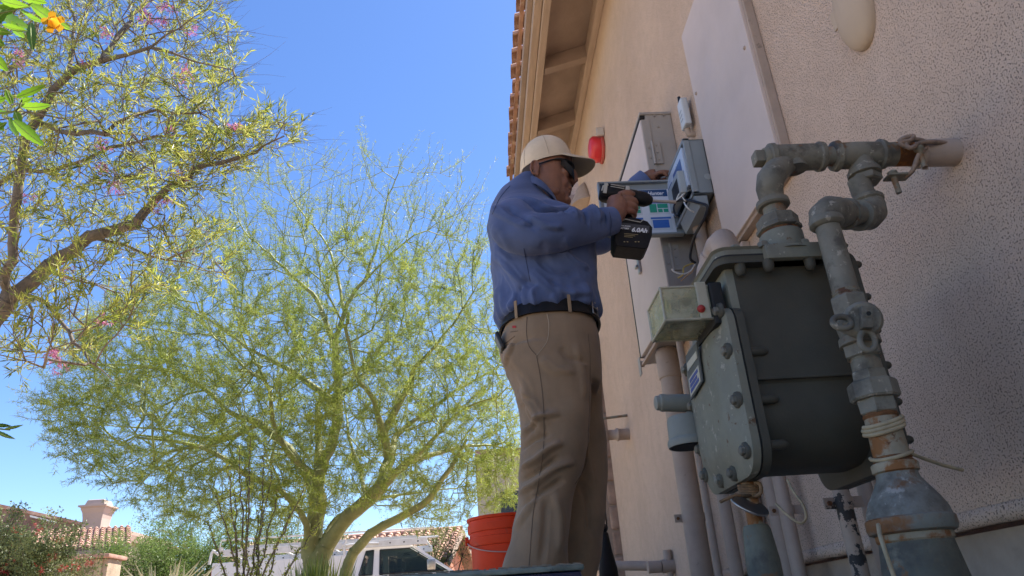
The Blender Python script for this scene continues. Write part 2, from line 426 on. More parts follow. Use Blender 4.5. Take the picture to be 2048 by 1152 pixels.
# --- conduits, each a thing
def conduit(x, y, z0, z1, r, label, name='conduit', collars=(), m=M_tan2, strapz=(), group=None, lean=0):
    t = thing(name, label, 'conduit', (x, y, z0), group)
    MB().tube([V(x + lean * (1 - k / 8), y, z0 + (z1 - z0) * k / 8) for k in range(9)], r, 20).build('pipe', m, t)
    for (za, h, ex) in collars:
        MB().spin((x, y, za), (0, 0, 1), [(0, r + ex * .7), (.004, r + ex), (h - .004, r + ex), (h, r + ex * .6)], 20).build('collar', m, t)
    for zz in strapz:
        s_ = MB(); s_.spin((x, y, zz), (0, 0, 1), [(0, r + .003), (.03, r + .003)], 20, cap=False)
        s_.box((x - r - .030, y - .002, zz), (x - r + .002, y + .002, zz + .03)); s_.box((x + r - .002, y - .002, zz), (x + r + .016, y + .002, zz + .03))
        sp = s_.build('strap', m, t)
        MB().spin((x - r - .017, y - .003, zz + .015), (0, -1, 0), [(0, .007), (.005, .006)], 6).build('bolt', M_rust2, sp)
    return t
conduit(.835, 2.93, -.05, 1.128, .043, 'widest tan conduit rising into the bottom of the electrical cabinet', collars=((1.00, .115, .006),), strapz=(.42,))
conduit(.815, 2.66, .0, 1.128, .013, 'thin tan conduit between the widest conduit and its neighbour', collars=((1.085, .04, .004),))
conduit(.852, 2.58, .0, 1.128, .022, 'medium tan conduit rising to the near corner of the electrical cabinet', collars=((1.08, .045, .005),))
conduit(.872, 2.36, .0, 1.50, .024, 'tan conduit running straight up to the open controller cabinet', collars=((1.40, .05, .004),))
conduit(.868, 2.18, .0, 1.20, .022, 'tan conduit against the wall beside the near edge of the cover panel')
# a slim rib on the wall where the panel's cable enters
MB_ = MB().box((.872, 2.02, .9), (.899, 2.10, PZ0 - .02), bev=.003)
o = MB_.build('wiring_channel', M_tan2, None, loc=(.885, 2.06, .9)); tag(o, 'narrow tan wiring channel below the beige cover panel', 'channel')

# --- white plastic wireless unit with stub antenna
sb = thing('wireless_sensor', 'small white plastic wireless box with stub antenna above the controller', 'sensor', (.86, 2.28, 1.8))
SB0 = .862
MB().box((SB0 - .006, 2.250, 1.80), (SB0 + .022, 2.305, 1.925), bev=.007).build('housing', mat('pale_grey_plastic', (.56, .60, .63), .4, var=.05), sb)
MB().tube([V(SB0 + .006, 2.30, 1.92), V(SB0 + .008, 2.30, 1.965)], .006, 10).build('antenna', M_black, sb)
MB().tube([V(SB0 + .012, 2.29, 1.80), V(SB0 + .015, 2.29, 1.775), V(.9, 2.29, 1.775)], .012, 10).build('cable_gland', M_tan2, sb)
tagm = MB(); 
for k in range(3): tagm.box((SB0 - .0075, 2.262, 1.87 - k * .02), (SB0 - .0062, 2.295 - .004 * k, 1.873 - k * .02))
tagm.build('print', mat('grey_print', (.3, .36, .45), .5), sb)

# --- red alarm
aq = PX(1201, 299, .885)
al = thing('alarm_bell', 'red round fire alarm device on the wall behind the cap', 'alarm', (.88, 4.0, 2.95))
MB().prism([V(.898, aq.y + .095 * math.cos(a), aq.z + .095 * math.sin(a)) for a in [math.pi / 4 * k + .39 for k in range(8)]], (-.02, 0, 0), bev=.004).build('back_plate', mat('dull_red_plate', (.45, .09, .07), .5), al)
MB().spin((.88, aq.y, aq.z), (-1, 0, 0), [(-.012, .078), (.01, .085), (.045, .085), (.062, .072), (.07, .04), (.071, .005)], 28).build('bell', mat('red_paint', (.62, .035, .04), .35, var=.06), al)
MB().box((.850, aq.y - .115, aq.z + .03), (.896, aq.y - .098, aq.z + .09), bev=.003).build('strobe', mat('clear_strobe', (.55, .5, .45), .2), al)
# --- tapering sconce past the cap
sn = thing('wall_sconce', 'pale tapering half-cone wall sconce under the eave, just past the cap brim', 'wall light', (.86, 4.5, 2.5))
a_ = wall_pt = None
pp = [PX(1167, 360, .89), PX(1176, 395, .89), PX(1170, 425, .89), PX(1150, 425, .89)]
zt = pp[0].z; zb = pp[2].z; yc = (pp[0].y + pp[2].y) / 2
sr = []
for k in range(7):
    f = k / 6; rr = .012 + .12 * f ** .7
    sr.append([V(.898 - rr * math.sin(a), yc - .0 + rr * 1.3 * math.cos(a), zt + (zb - zt) * f) for a in [math.pi * j / 10 for j in range(11)]])
MB().loft(sr, True).build('shade', M_tan2, sn)

# --- beige dome cover top right
dm = thing('vent_cover', 'beige oval dome cover on the wall at the top right', 'vent cover', (.88, 1.22, 1.35))
rings = []
c0 = PX(1700, 30, .88)
for k in range(9):
    f = k / 8.0; a = f * math.pi / 2; dep = math.sin(a) * .034; s_ = math.cos(a)
    s2 = max(s_, .02)
    rings.append([V(.899 - .004 - dep, c0.y + .062 * s2 * math.cos(b), c0.z + .012 + .125 * s2 * math.sin(b) * (1 if math.sin(b) > 0 else .84)) for b in [2 * math.pi * j / 36 for j in range(36)]])
rings.insert(0, [V(.8995, p.y, p.z) for p in rings[0]])
MB().loft(rings, True).build('dome', mat('beige_plastic', (.50, .385, .275), .6, spec=.15, var=.04), dm)
MB().box((.868, c0.y + .030, c0.z + .00), (.872, c0.y + .052, c0.z + .05), bev=.001).build('facet', MATS['beige_plastic'], dm)

# --- hose bib valve
hb = thing('hose_valve', 'tan ball valve with lever handle sticking out of the wall behind the trousers', 'valve', (.86, 4.2, 1.08))
q0 = PX(1258, 868, .9); yv, zv = q0.y, q0.z
f_ = MB(); f_.spin((.90, yv, zv), (-1, 0, 0), [(0, .033), (.06, .033), (.062, .038), (.075, .038), (.077, .030), (.13, .030), (.132, .044), (.19, .044), (.20, .03), (.27, .028)], 18); f_.build('valve_body', M_tan2, hb)
f_ = MB(); f_.spin((.74, yv, zv + .03), (0, 0, 1), [(0, .014), (.05, .012)], 10); f_.tube([V(.74, yv, zv + .078), V(.76, yv, zv + .10), V(.83, yv, zv + .105), V(.90, yv - .02, zv + .105)], .008, 8); f_.build('lever', M_rust, hb)

# --- low horizontal pipe near the ground
lp = thing('drain_pipe', 'low horizontal tan pipe with tee near the ground behind the trousers', 'pipe', (.8, 3.9, .3))
a0 = P(1195, 1131, 3.75); a1 = P(1338, 1132, 3.60)
f_ = MB(); f_.tube([a0 + V(-.1, .03, 0), a0, a1], .022, 16); f_.spin(a1 + V(-.10, 0, 0), (1, 0, 0), [(0, .027), (.06, .027)], 16); f_.build('pipe', M_tan2, lp)
f_ = MB(); f_.spin(a1, (1, 0, 0), [(-.035, .03), (.035, .03)], 16); f_.tube([a1, a1 + V(0, 0, .07)], .02, 14); f_.tube([a1, a1 + V(0, 0, -.10)], .016, 14); f_.tube([a1, a1 + V(.12, 0, 0)], .018, 12); f_.build('tee', M_tan2, lp)
# ------------------------------------------------------------- gas meter and pipework
def SC(px, py, D): return (P(px + 1, py, D) - P(px, py, D)).length
YP = 1.083
YN = 1.060
XF = .405                                # outer face of the front cover (faces away from the wall)
mt = thing('gas_meter', 'big grey-green diaphragm gas meter with bolted covers hanging on the pipes', 'gas meter', (.52, 1.2, .40))
def yz(px, py, X=XF):
    q = PX(px, py, X); return q.y, q.z
# outline of the front cover, near edge top -> down -> bottom -> far edge up
near = [(1442, 612), (1462, 700), (1483, 790), (1499, 890), (1502, 925)]
bott = [(1494, 948), (1470, 966), (1440, 978)]
pts = [yz(*q) for q in near + bott]
yfar = yz(1395, 880)[0]; zt = pts[0][1]; zbm = pts[-1][1]
yn0 = sum(p[0] for p in pts[:4]) / 4
YN = yn0
yfar = max(yfar, yn0 + .20)
# rounded outline in (y,z)
def outline(grow=0.0, n=6, topz=None, r=.045, rt=.03):
    y0, y1 = yn0 - grow, yfar + grow; z0, z1 = zbm - .004 - grow, (topz or zt + .004) + grow
    o = []
    for (cy, cz, a0, rr) in ((y0 + r, z0 + r, 180, r), (y1 - r, z0 + r, 270, r), (y1 - rt, z1 - rt, 0, rt), (y0 + rt, z1 - rt, 90, rt)):
        for k in range(n + 1):
            a = R_(a0 + 90 * k / n); o.append((cy + rr * math.cos(a), cz + rr * math.sin(a)))
    return o
def ring(x, ol): return [V(x, y, z) for y, z in ol]
D_B = P(1812, 860, yn0).x - XF                                # depth of the body, front cover to back cover
XB = XF + D_B
ol = outline(); oi = outline(-.006)
olp = outline(-.016)
# front cover: shallow dished lid
fc = MB(); fc.loft([ring(XF + .016, ol), ring(XF + .004, ol), ring(XF, oi), ring(XF - .001, outline(-.022)), ring(XF - .010, outline(-.034)), ring(XF - .013, outline(-.06))], True)
fcv = fc.build('front_cover', M_meter, mt, auto=35)
gk = MB(); gk.loft([ring(XF + .0165, outline(-.002)), ring(XF + .019, outline(-.002))], True); gk.build('gasket', M_gasket, mt)
bf = MB(); bf.loft([ring(XF + .0195, ol), ring(XF + .032, ol), ring(XF + .034, oi)], True); bf.build('front_flange', M_metershade, mt, auto=35)
# body between the flanges: flat near face above the seam, barrel below
zseam = P(1600, 752, YN + .012).z
ztop = P(1560, 512, YN).z
bodyol = []
yb0, yb1 = yn0 + .012, yfar - .012
r_b = .085
for k in range(9):
    a = R_(180 + 90 * k / 8); bodyol.append((yb0 + .006 + r_b + r_b * math.cos(a), zbm + .012 + r_b + r_b * math.sin(a)))
for k in range(9):
    a = R_(270 + 90 * k / 8); bodyol.append((yb1 - .006 - r_b + r_b * math.cos(a), zbm + .012 + r_b + r_b * math.sin(a)))
bodyol += [(yb1 - .006, zseam - .012), (yb1, zseam), (yb1, ztop), (yb0, ztop), (yb0, zseam), (yb0 + .006, zseam - .008)]
bd = MB(); bd.loft([ring(XF + .034, bodyol), ring(XB - .034, bodyol)], True); bd.build('body', M_metershade, mt, auto=30)
MB().box((XF + .035, yb0 - .004, zseam - .004), (XB - .035, yb0 + .002, zseam + .001), bev=.0018).build('seam', M_metershade, mt)
# back cover
bc = MB(); ob_ = outline(.004, topz=ztop + .006)
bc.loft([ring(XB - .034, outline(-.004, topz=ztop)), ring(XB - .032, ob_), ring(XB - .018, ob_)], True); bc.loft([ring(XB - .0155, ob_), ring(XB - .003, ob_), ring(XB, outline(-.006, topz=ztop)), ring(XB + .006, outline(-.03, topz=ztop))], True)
bc.build('back_cover', M_metershade, mt, auto=35)
MB().loft([ring(XB - .018, outline(.001, topz=ztop)), ring(XB - .0155, outline(.001, topz=ztop))], True).build('gasket', M_gasket, mt)
# top block with its lid
XT0 = P(1437, 530, YN).x; XT1 = P(1700, 510, YN).x
tb = MB(); tb.box((XT0 + .012, yb0 + .001, zt - .01), (XB - .02, yfar, ztop - .006), bev=.008); tb.build('top_block', M_meter, mt, auto=35)
lid = MB()
lo = []
for (cx, cy, a0) in ((XT0 + .02, yn0 + .016, 180), (XT1 - .02, yn0 + .016, 270), (XT1 - .02, yfar - .016, 0), (XT0 + .02, yfar - .016, 90)):
    for k in range(6):
        a = R_(a0 + 18 * k); lo.append((cx + .022 * math.cos(a), cy + .022 * math.sin(a)))
def lr(z, s_=0.0):
    c = ((XT0 + XT1) / 2, (yn0 + yfar) / 2)
    return [V(x + math.copysign(s_, x - c[0]), y + math.copysign(s_, y - c[1]), z) for x, y in lo]
lid.loft([lr(ztop - .014, -.004), lr(ztop - .011), lr(ztop - .002), lr(ztop, -.001)], True); lid.build('top_flange', M_metershade, mt, auto=40)
MB().loft([lr(ztop, -.001), lr(ztop + .003, -.001)], True).build('gasket', M_gasket, mt)
l2 = MB(); l2.loft([lr(ztop + .003, 0), lr(ztop + .012, 0), lr(ztop + .016, -.004)], True)
l2.build('top_lid', M_meter, mt, auto=40)
cxl = (P(1525, 520, YN).x, P(1645, 520, YN).x)
lug = MB(); lug.box((cxl[0], yn0 - .022, ztop - .014), (cxl[1], yn0 + .03, ztop + .014), bev=.005); lug.build('lug', M_meter, mt, auto=40)
for px, dy in ((1480, -.002), (1538, -.012), (1622, -.012), (1690, -.002)):
    b_ = P(px, 530, YN + dy)
    t_ = MB(); t_.spin((b_.x, yn0 + dy + .002, ztop - .012), (0, 0, -1), [(0, .009), (.012, .009), (.018, .007), (.021, .003)], 14); bo = t_.build('boss', M_metershade, mt)
    MB().spin((b_.x, yn0 + dy + .004, ztop + .013), (0, 0, 1), [(0, .010), (.008, .0095), (.011, .006)], 6, rot=.2).build('bolt', M_meter, bo, auto=30)
# bolts round the covers
def bolt(y, z, parent, recess=True):
    m = MB(); m.spin((XF - .002, y, z), (-1, 0, 0), [(-.004, .0135), (.002, .0125), (.0025, .0085)], 16); w_ = m.build('bolt_recess', M_metershade, parent)
    m = MB(); m.spin((XF - .003, y, z), (-1, 0, 0), [(0, .0078), (.0065, .0078), (.0085, .005)], 6, rot=random.random(), smooth=False); m.build('bolt_head', M_gray, parent)
for px, py in ((1440, 622), (1456, 702), (1479, 797), (1493, 901), (1468, 946), (1442, 960), (1412, 950), (1400, 900)):
    y, z = yz(px, py); y = min(max(y, yn0 + .012), yfar - .012); z = max(z, zbm + .010); bolt(y, z, fcv)
for (yy_, zz_) in ((yfar - .012, zt - .03), (yfar - .012, zt - .10)): bolt(yy_, zz_, fcv)
for py in (700, 797, 890):
    q = P(1490, py, YN); 
    MB().tube([V(XF + .034, yb0 - .001, q.z), V(XF + .055, yb0 - .001, q.z), V(XF + .062, yb0 + .002, q.z)], [.0075, .0075, .004], 12).build('rib_boss', M_metershade, mt)
for k, zz_ in enumerate(np.linspace(zbm + .03, ztop - .02, 6)):
    MB().spin((XB - .036, yn0 + .004, zz_), (1, 0, 0), [(0, .0065), (.040, .0065), (.044, .004)], 8).build('back_bolt', M_metershade, mt)
# name plate on the front cover (leaning along it)
def yzn(px, py): 
    y, z = yz(px, py, XF - .016); return V(XF - .0165, y, z)
npl = [yzn(1374, 712), yzn(1396, 684), yzn(1408, 762), yzn(1385, 800)]
m = MB(); m.prism(npl, (-.0025, 0, 0)); pl = m.build('name_plate', mat('plate_dark', (.10, .10, .095), .4), mt)
def lerp4(q, u, v): return (q[0] * (1 - u) + q[1] * u) * (1 - v) + (q[3] * (1 - u) + q[2] * u) * v
def sub(q, u0, u1, v0, v1, dx):
    return [lerp4(q, u, v) + V(dx, 0, 0) for u, v in ((u0, v0), (u1, v0), (u1, v1), (u0, v1))]
m = MB(); m.prism(sub(npl, .08, .92, .20, .38, -.0028), (-.0008, 0, 0)); m.prism(sub(npl, .08, .92, .56, .96, -.0028), (-.0008, 0, 0)); m.build('plate_label', mat('plate_cream', (.55, .52, .42), .5), pl)
m = MB()
for k in range(3): m.prism(sub(npl, .16, .84 - .1 * (k % 2), .61 + k * .11, .69 + k * .11, -.0037), (-.0006, 0, 0))
m.build('plate_print', mat('plate_blue', (.05, .08, .30), .5), pl)
# index box of yellowed clear plastic
M_clear = bpy.data.materials.new('yellowed_clear_plastic'); M_clear.use_nodes = True
nt = M_clear.node_tree; b = nt.nodes['Principled BSDF']; b.inputs['Base Color'].default_value = (.62, .60, .44, 1); b.inputs['Roughness'].default_value = .25
tr = nt.nodes.new('ShaderNodeBsdfTransparent'); tr.inputs[0].default_value = (.95, .93, .80, 1); mx = nt.nodes.new('ShaderNodeMixShader')
tcn = nt.nodes.new('ShaderNodeTexCoord'); nz = nt.nodes.new('ShaderNodeTexNoise'); nz.inputs['Scale'].default_value = 34; nz.inputs['Detail'].default_value = 6
mr = nt.nodes.new('ShaderNodeMapRange'); mr.inputs[1].default_value = .35; mr.inputs[2].default_value = .75; mr.inputs[3].default_value = .80; mr.inputs[4].default_value = .35
nt.links.new(tcn.outputs['Object'], nz.inputs[0]); nt.links.new(nz.outputs['Fac'], mr.inputs[0]); nt.links.new(mr.outputs[0], mx.inputs[0])
nt.links.new(b.outputs[0], mx.inputs[1]); nt.links.new(tr.outputs[0], mx.inputs[2]); nt.links.new(mx.outputs[0], nt.nodes['Material Output'].inputs[0])
YI = yn0 + .022
tl, trr, bl = P(1321, 576, YI), P(1412, 570, YI), P(1330, 641, YI)
rr_ = ray(1306, 683); t_ = (bl.z - CAMH) / rr_.z; YIF = rr_.y * t_
YIF = min(max(YIF, YI + .05), YI + .16)
xi0, xi1, zi0, zi1 = (tl.x + bl.x) / 2, XF - .004, bl.z, tl.z
ib = MB()
th = .0025
ib.box((xi0, YI, zi0), (xi1, YI + th, zi1)); ib.box((xi0, YIF - th, zi0), (xi1, YIF, zi1)); ib.box((xi0, YI + th, zi0), (xi1, YIF - th, zi0 + th)); ib.box((xi0, YI + th, zi1 - th), (xi1, YIF - th, zi1)); ib.box((xi0, YI + th, zi0 + th), (xi0 + th, YIF - th, zi1 - th))
ix = ib.build('index_cover', M_clear, mt)
fr = MB(); e_ = .0022
for (a, c) in (((xi0, YI, zi0), (xi1, YI, zi0)), ((xi0, YI, zi1), (xi1, YI, zi1)), ((xi0, YI, zi0), (xi0, YI, zi1)), ((xi0, YI, zi0), (xi0, YIF, zi0)), ((xi0, YI, zi1), (xi0, YIF, zi1)), ((xi0, YIF, zi0), (xi0, YIF, zi1)), ((xi0, YIF, zi0), (xi1, YIF, zi0))):
    fr.tube([a, c], e_, 8)
M_frame = mat('cloudy_plastic_edge', (.42, .39, .29), .3)
fr.build('cover_edge', M_frame, ix)
MB().box((xi0 + .012, YI + .014, zi0 + .012), (xi0 + .017, YIF - .01, zi1 - .008)).build('dial_plate', mat('dial_pale', (.55, .58, .45), .5, var=.2, scale=60), mt)
MB().box((xi0 + .030, YI + .018, zi0 + .014), (xi1 - .006, YIF - .012, zi1 - .012), bev=.004).build('index_drive', mat('dark_mechanism', (.10, .10, .11), .5, var=.3, scale=40), mt)
# bracket strap, gasket and the red seal
q = P(1400, 575, YI - .002)
m = MB(); m.box((xi1 - .028, YI - .006, zi0 - .002), (xi1 - .010, YI - .001, zi1 + .006), bev=.002); m.build('cover_bracket', M_frame, mt)
q = P(1405, 617, YI - .008); m = MB(); m.spin((q.x - .002, YI - .006, q.z), (0, -1, 0), [(0, .0065), (.003, .0065), (.004, .005), (.006, .0045), (.007, .002)], 16); m.build('red_seal', mat('red_plastic', (.36, .03, .025), .5), mt)
m = MB(); m.box((xi1 - .006, YI - .008, zi0 - .012), (XF + .012, YIF + .01, zi1 + .004), bev=.004); m.build('index_gasket', M_gasket, mt)
# regulator behind the front cover: vent stub, hood and web
rg_ = thing('gas_regulator', 'grey-blue regulator casting with capped stub and open hood, behind the meter front', 'regulator', (.40, 1.33, .35))
M_reg = mat('regulator_paint', (.24, .24, .205), .5, spec=.25, var=.08, scale=12, bump=.2, bscale=300, spots=[((.2, .22, .22), 25, .62, .1)])
DR = 1.33
def RP(px, py, d=0): return P(px, py, DR + d)
ra = SC(1340, 806, DR)
m = MB(); a_, b_ = RP(1320, 806), RP(1392, 806); m.tube([a_, b_], [ra * 17, ra * 18], 20); m.build('vent_stub', M_reg, rg_)
m = MB(); m.spin(a_ - V(.008, 0, 0), (1, 0, 0), [(-.002, ra * 9), (0, ra * 14), (.007, ra * 15), (.009, ra * 17.5), (.018, ra * 17.5)], 20); m.build('stub_cap', M_reg, rg_, auto=40)
c_ = RP(1378, 870); m = MB(); r0 = ra * 42
m.spin(V(c_.x, DR, RP(1370, 890).z), (0, 0, 1), [(.0, r0 * .88), (-.004, r0), (.004, r0 * 1.05), (.010, r0), (.012, r0 * .95), (.045, r0 * .92), (.052, r0 * .85), (.056, r0 * .3)], 28)
m.spin(V(c_.x, DR, RP(1370, 890).z - .0045), (0, 0, 1), [(0, r0 * .9), (.001, r0 * .85)], 28, mi=1)
m.build('hood', [M_reg, M_gasket], rg_, auto=40)
w0, w1, w2, w3 = RP(1372, 800), RP(1400, 720), RP(1412, 720), RP(1405, 860)
m = MB(); m.prism([RP(1374, 822, -.01), RP(1368, 845, -.01), RP(1354, 858, -.01), RP(1400, 862, -.01), RP(1400, 822, -.01)], (0, .02, 0)); m.build('web', M_reg, rg_)
m = MB(); q = RP(1405, 778); m.spin(V(q.x + .012, DR, q.z), (-1, 0, 0), [(-.03, ra * 66), (.0, ra * 66), (.012, ra * 60), (.022, ra * 40)], 32); m.build('diaphragm_case', M_reg, rg_, auto=40)

# --------------------------------------------- pipework: one thing
gp = thing('gas_pipework', 'grey painted threaded gas pipes, elbows and tees above the meter, tied to the wall stub', 'gas pipe', (.6, YP, .84))
def seg(name, pts, rpx, m=M_gray, n=24, parent=gp, bands=()):
    """pts [(px,py,D)], radius in pixels of the photograph at its place"""
    Q = [P(*p) for p in pts]; s_ = SC(*pts[0])
    rad = [rpx * s_] * len(Q) if not hasattr(rpx, '__len__') else [r * s_ for r in rpx]
    t = MB(); t.tube(Q, rad, n); 
    return t.build(name, m, parent)
zt_ax = (P(1560, 307, YP).z + P(1900, 314, YP).z) / 2
def ax(px, py=308): return V(P(px, py, YP).x, YP, zt_ax)
s0 = SC(1600, 308, YP)
def turned(name, p, d, prof, n=28, m=M_gray, parent=gp, smooth=True, auto=38, rot=0, up=None):
    t = MB(); t.spin(p, d, prof, n, rot=rot, up=up); return t.build(name, m, parent, auto=auto)
xw = ax(1905).x
LN = (1, 0, 0)
plug = MB(); 
plug.box((ax(1505).x, YP - 13 * s0, zt_ax - 13 * s0), (ax(1530).x, YP + 13 * s0, zt_ax + 13 * s0), bev=.003)
plug.build('plug_square', M_gray, gp, auto=40)
turned('plug_thread', ax(1524), LN, [(0, 20 * s0), (.004, 22 * s0), (.012, 22 * s0)], m=M_rust)
L1 = ax(1645).x - ax(1533).x
turned('tee', ax(1533), LN, [(0, 22 * s0), (.002, 29 * s0), (.010, 30 * s0), (.013, 26.5 * s0), (L1 - .013, 26.5 * s0), (L1 - .010, 30 * s0), (L1 - .002, 29 * s0), (L1, 22 * s0)])
turned('nipple', ax(1642), LN, [(0, 20 * s0), (.012, 19 * s0), (.03, 20 * s0)], m=M_rust)
L2 = ax(1768).x - ax(1662).x
turned('tee', ax(1662), LN, [(0, 20 * s0), (.002, 29 * s0), (.010, 31 * s0), (.013, 26 * s0), (L2 * .5, 27 * s0), (L2 - .013, 26 * s0), (L2 - .010, 31 * s0), (L2 - .002, 29 * s0), (L2, 20 * s0)])
turned('nipple', ax(1762), LN, [(0, 24 * s0), (ax(1788).x - ax(1762).x, 24 * s0)])
turned('rusty_pipe', ax(1787), LN, [(0, 24.3 * s0), (ax(1830).x - ax(1787).x, 24.6 * s0)], m=mat('heavy_rust', (.30, .11, .025), .75, var=.3, scale=40, bump=.6, bscale=240, spots=[((.12, .05, .02), 30, .50, .12), ((.36, .27, .17), 22, .60, .08)], spec=.2))
turned('wall_stub', ax(1822), LN, [(0, 25 * s0), (.002, 27 * s0), (.90 - ax(1822).x + .01, 28 * s0)], m=M_tan2)
# tee branches
t = MB(); q = ax(1582); t.spin(q, (0, 0, -1), [(0, 22 * s0), (.018, 23 * s0), (.026, 24 * s0)], 24); t.build('tee_branch', M_gray, gp)
t = MB(); q = ax(1716); t.spin(q, (0, 0, -1), [(.008, 24 * s0), (.022, 23 * s0), (.030, 27 * s0), (.036, 31 * s0), (.044, 31 * s0), (.046, 24 * s0)], 28); t.build('tee_branch', M_gray, gp, auto=40)
turned('hex_bushing', q + V(0, 0, -.046), (0, 0, -1), [(0, 27 * s0), (.002, 29 * s0), (.012, 29 * s0), (.014, 25 * s0)], n=6, auto=20, rot=.3)
# left drop to the meter
seg('elbow', [(1578, 318, YP), (1568, 330, YP), (1552, 342, YP - .012), (1541, 358, YP - .018), (1539, 378, YP - .012), (1543, 398, YP), (1545, 408, YP)], [22, 23, 24.5, 26, 25, 23, 23])
c1_ = P(1544, 402, YP)
turned('elbow_collar', c1_, (0, 0, -1), [(0, 26 * s0), (.002, 30 * s0), (.011, 31 * s0), (.014, 28 * s0), (.015, 21 * s0)])
zu = P(1558, 448, YP).z
turned('nipple', V(c1_.x, YP, c1_.z - .012), (0, 0, -1), [(0, 20.5 * s0), (.014, 21 * s0), (.016, 23 * s0), (c1_.z - zu - .02, 23 * s0)], m=M_rust)
turned('union_nut', V(c1_.x, YP, zu + 12 * s0), (0, 0, -1), [(0, 34 * s0), (.003, 38 * s0), (.018, 38 * s0), (.020, 41 * s0), (.026, 41 * s0), (.028, 36 * s0)], n=8, auto=25, rot=.4)
turned('union_thread', V(c1_.x, YP, zu - 14 * s0), (0, 0, -1), [(0, 34 * s0), (.014, 34 * s0)], m=M_rust2)
turned('meter_inlet', V(c1_.x, YP, zu - 24 * s0), (0, 0, -1), [(0, 37 * s0), (.002, 39 * s0), (zu - 24 * s0 - ztop - .012, 40 * s0), (zu - 24 * s0 - ztop - .006, 50 * s0)], m=M_meter)
# second connection at the far end of the meter
e2 = 1.30
seg('far_elbow', [(1455, 520, e2), (1452, 500, e2), (1446, 484, e2), (1434, 492, e2 + .05), (1424, 512, e2 + .09), (1412, 540, e2 + .10), (1407, 580, e2 + .10)], [22, 28, 27, 24, 21, 19, 19], m=M_tan2)
cc = P(1424, 512, e2 + .09); turned('far_collar', cc, P(1412, 540, e2 + .1) - P(1434, 492, e2 + .05), [(0, .019), (.002, .024), (.010, .024), (.012, .018)], m=M_tan2)
# swing joint on the right
YR = 1.0
seg('nipple', [(1717, 360, YP), (1724, 380, YP), (1733, 402, YP)], [21, 21, 21])
q1, q2 = P(1733, 398, YP), P(1748, 424, YP)
turned('elbow_collar', P(1733, 396, YP), V(0, 0, -1), [(0, 27 * s0), (.003, 30 * s0), (.008, 30 * s0), (.011, 26 * s0)])
seg('elbow', [(1734, 400, YP), (1740, 412, YP), (1742, 424, YP - .004), (1735, 432, YP - .012), (1722, 432, YP - .022)], [26, 28, 29, 28, 26])
seg('horizontal_nipple', [(1725, 430, YP - .02), (1690, 428, YR + .03)], [20, 20])
seg('elbow', [(1695, 427, YR + .032), (1675, 424, YR + .012), (1660, 424, YR + .002), (1651, 432, YR), (1650, 450, YR)], [26, 29, 31, 31, 28])
cq = P(1712, 432, YP - .028); cq2 = P(1692, 428, YR + .032)
turned('elbow_collar', cq2, P(1725, 430, YP - .02) - cq2, [(-.006, 22 * s0), (-.004, 29 * s0), (.004, 29 * s0), (.006, 22 * s0)])
cq3 = P(1718, 431, YP - .022); turned('elbow_collar', cq3, P(1690, 428, YR + .03) - cq3, [(-.006, 24 * s0), (-.004, 29 * s0), (.004, 29 * s0), (.006, 22 * s0)])

# --------------------------------------------- riser
rs = thing('gas_riser', 'vertical grey gas riser with shut-off valve and rusty bell reducer', 'gas pipe', (.58, YR, .0))
XR = (P(1655, 470, YR).x + P(1742, 770, YR).x + P(1815, 1000, YR).x) / 3
def zr(py, px=None):
    if px is None: px = 1655 + (py - 470) * .29
    return P(px, py, YR).z
def sr_(py): return SC(1655 + (py - 470) * .29, py, YR)
def riser(name, prof, n=28, m=M_gray, auto=38, rot=0.):
    """prof [(pixel row, radius in pixels)]"""
    t = MB(); t.spin(V(XR, YR, 0), (0, 0, 1), [(zr(py), r * sr_(py)) for py, r in prof], n, rot=rot); return t.build(name, m, rs, auto=auto)
riser('top_collar', [(436, 28), (440, 32), (450, 33), (454, 29), (456, 24)])
riser('riser_pipe', [(440, 23), (580, 25), (592, 25)])
riser('thread', [(583, 26.3), (586, 25), (589, 26.6), (592, 25), (596, 26)], m=M_rust)
riser('hex_end', [(596, 33), (600, 35), (632, 35), (636, 32)], n=6, auto=20, rot=.25)
riser('valve_body', [(630, 31), (650, 36), (672, 33), (676, 38), (690, 39), (693, 34)])
riser('hex_end', [(692, 34), (694, 36), (714, 36), (717, 31)], n=6, auto=20, rot=.25)
riser('thread', [(714, 27), (718, 27.5), (720, 26), (723, 27.8), (726, 26.5), (728, 27.5)], m=M_rust)
riser('nipple', [(722, 27.5), (745, 28)])
riser('hex_end', [(744, 32), (746, 34), (768, 35)], n=6, auto=20, rot=.3)
riser('union_nut', [(764, 42), (768, 46), (796, 47), (800, 43)], n=8, auto=20, rot=.25)
riser('hex_end', [(798, 36), (802, 38), (826, 37), (829, 33)], n=6, auto=20, rot=.2)
riser('rusty_thread', [(826, 30), (832, 33), (838, 31)], m=M_rust2)
riser('rusty_pipe', [(832, 31), (914, 34), (918, 34)], m=M_stain)
riser('thread', [(914, 34.5), (917, 37), (920, 35), (924, 38), (928, 36)], m=M_rust2)
riser('coupling', [(926, 40), (929, 43), (944, 43), (947, 38)], m=M_stain)
M_bell = mat('bell_paint', (.205, .20, .17), .5, spec=.25, var=.14, scale=9, bump=.3, bscale=160, spots=[((.12, .11, .09), 16, .48, .12), ((.32, .30, .26), 42, .58, .06), ((.17, .09, .045), 20, .57, .08)])
riser('bell_reducer', [(944, 38), (958, 40), (978, 52), (1000, 66), (1020, 75), (1036, 78)], m=M_bell, auto=60)
M_band = mat('band_paint', (.21, .21, .175), .6, var=.15, scale=16, bump=.5, bscale=180, spec=.25, spots=[((.22, .10, .04), 11, .50, .10), ((.08, .04, .02), 26, .6, .06)])
riser('bell_band', [(1034, 77), (1038, 82), (1056, 83), (1064, 80), (1068, 72)], m=M_band)
riser('service_collar', [(1066, 69), (1070, 71), (1080, 71), (1084, 68)], m=M_stain)
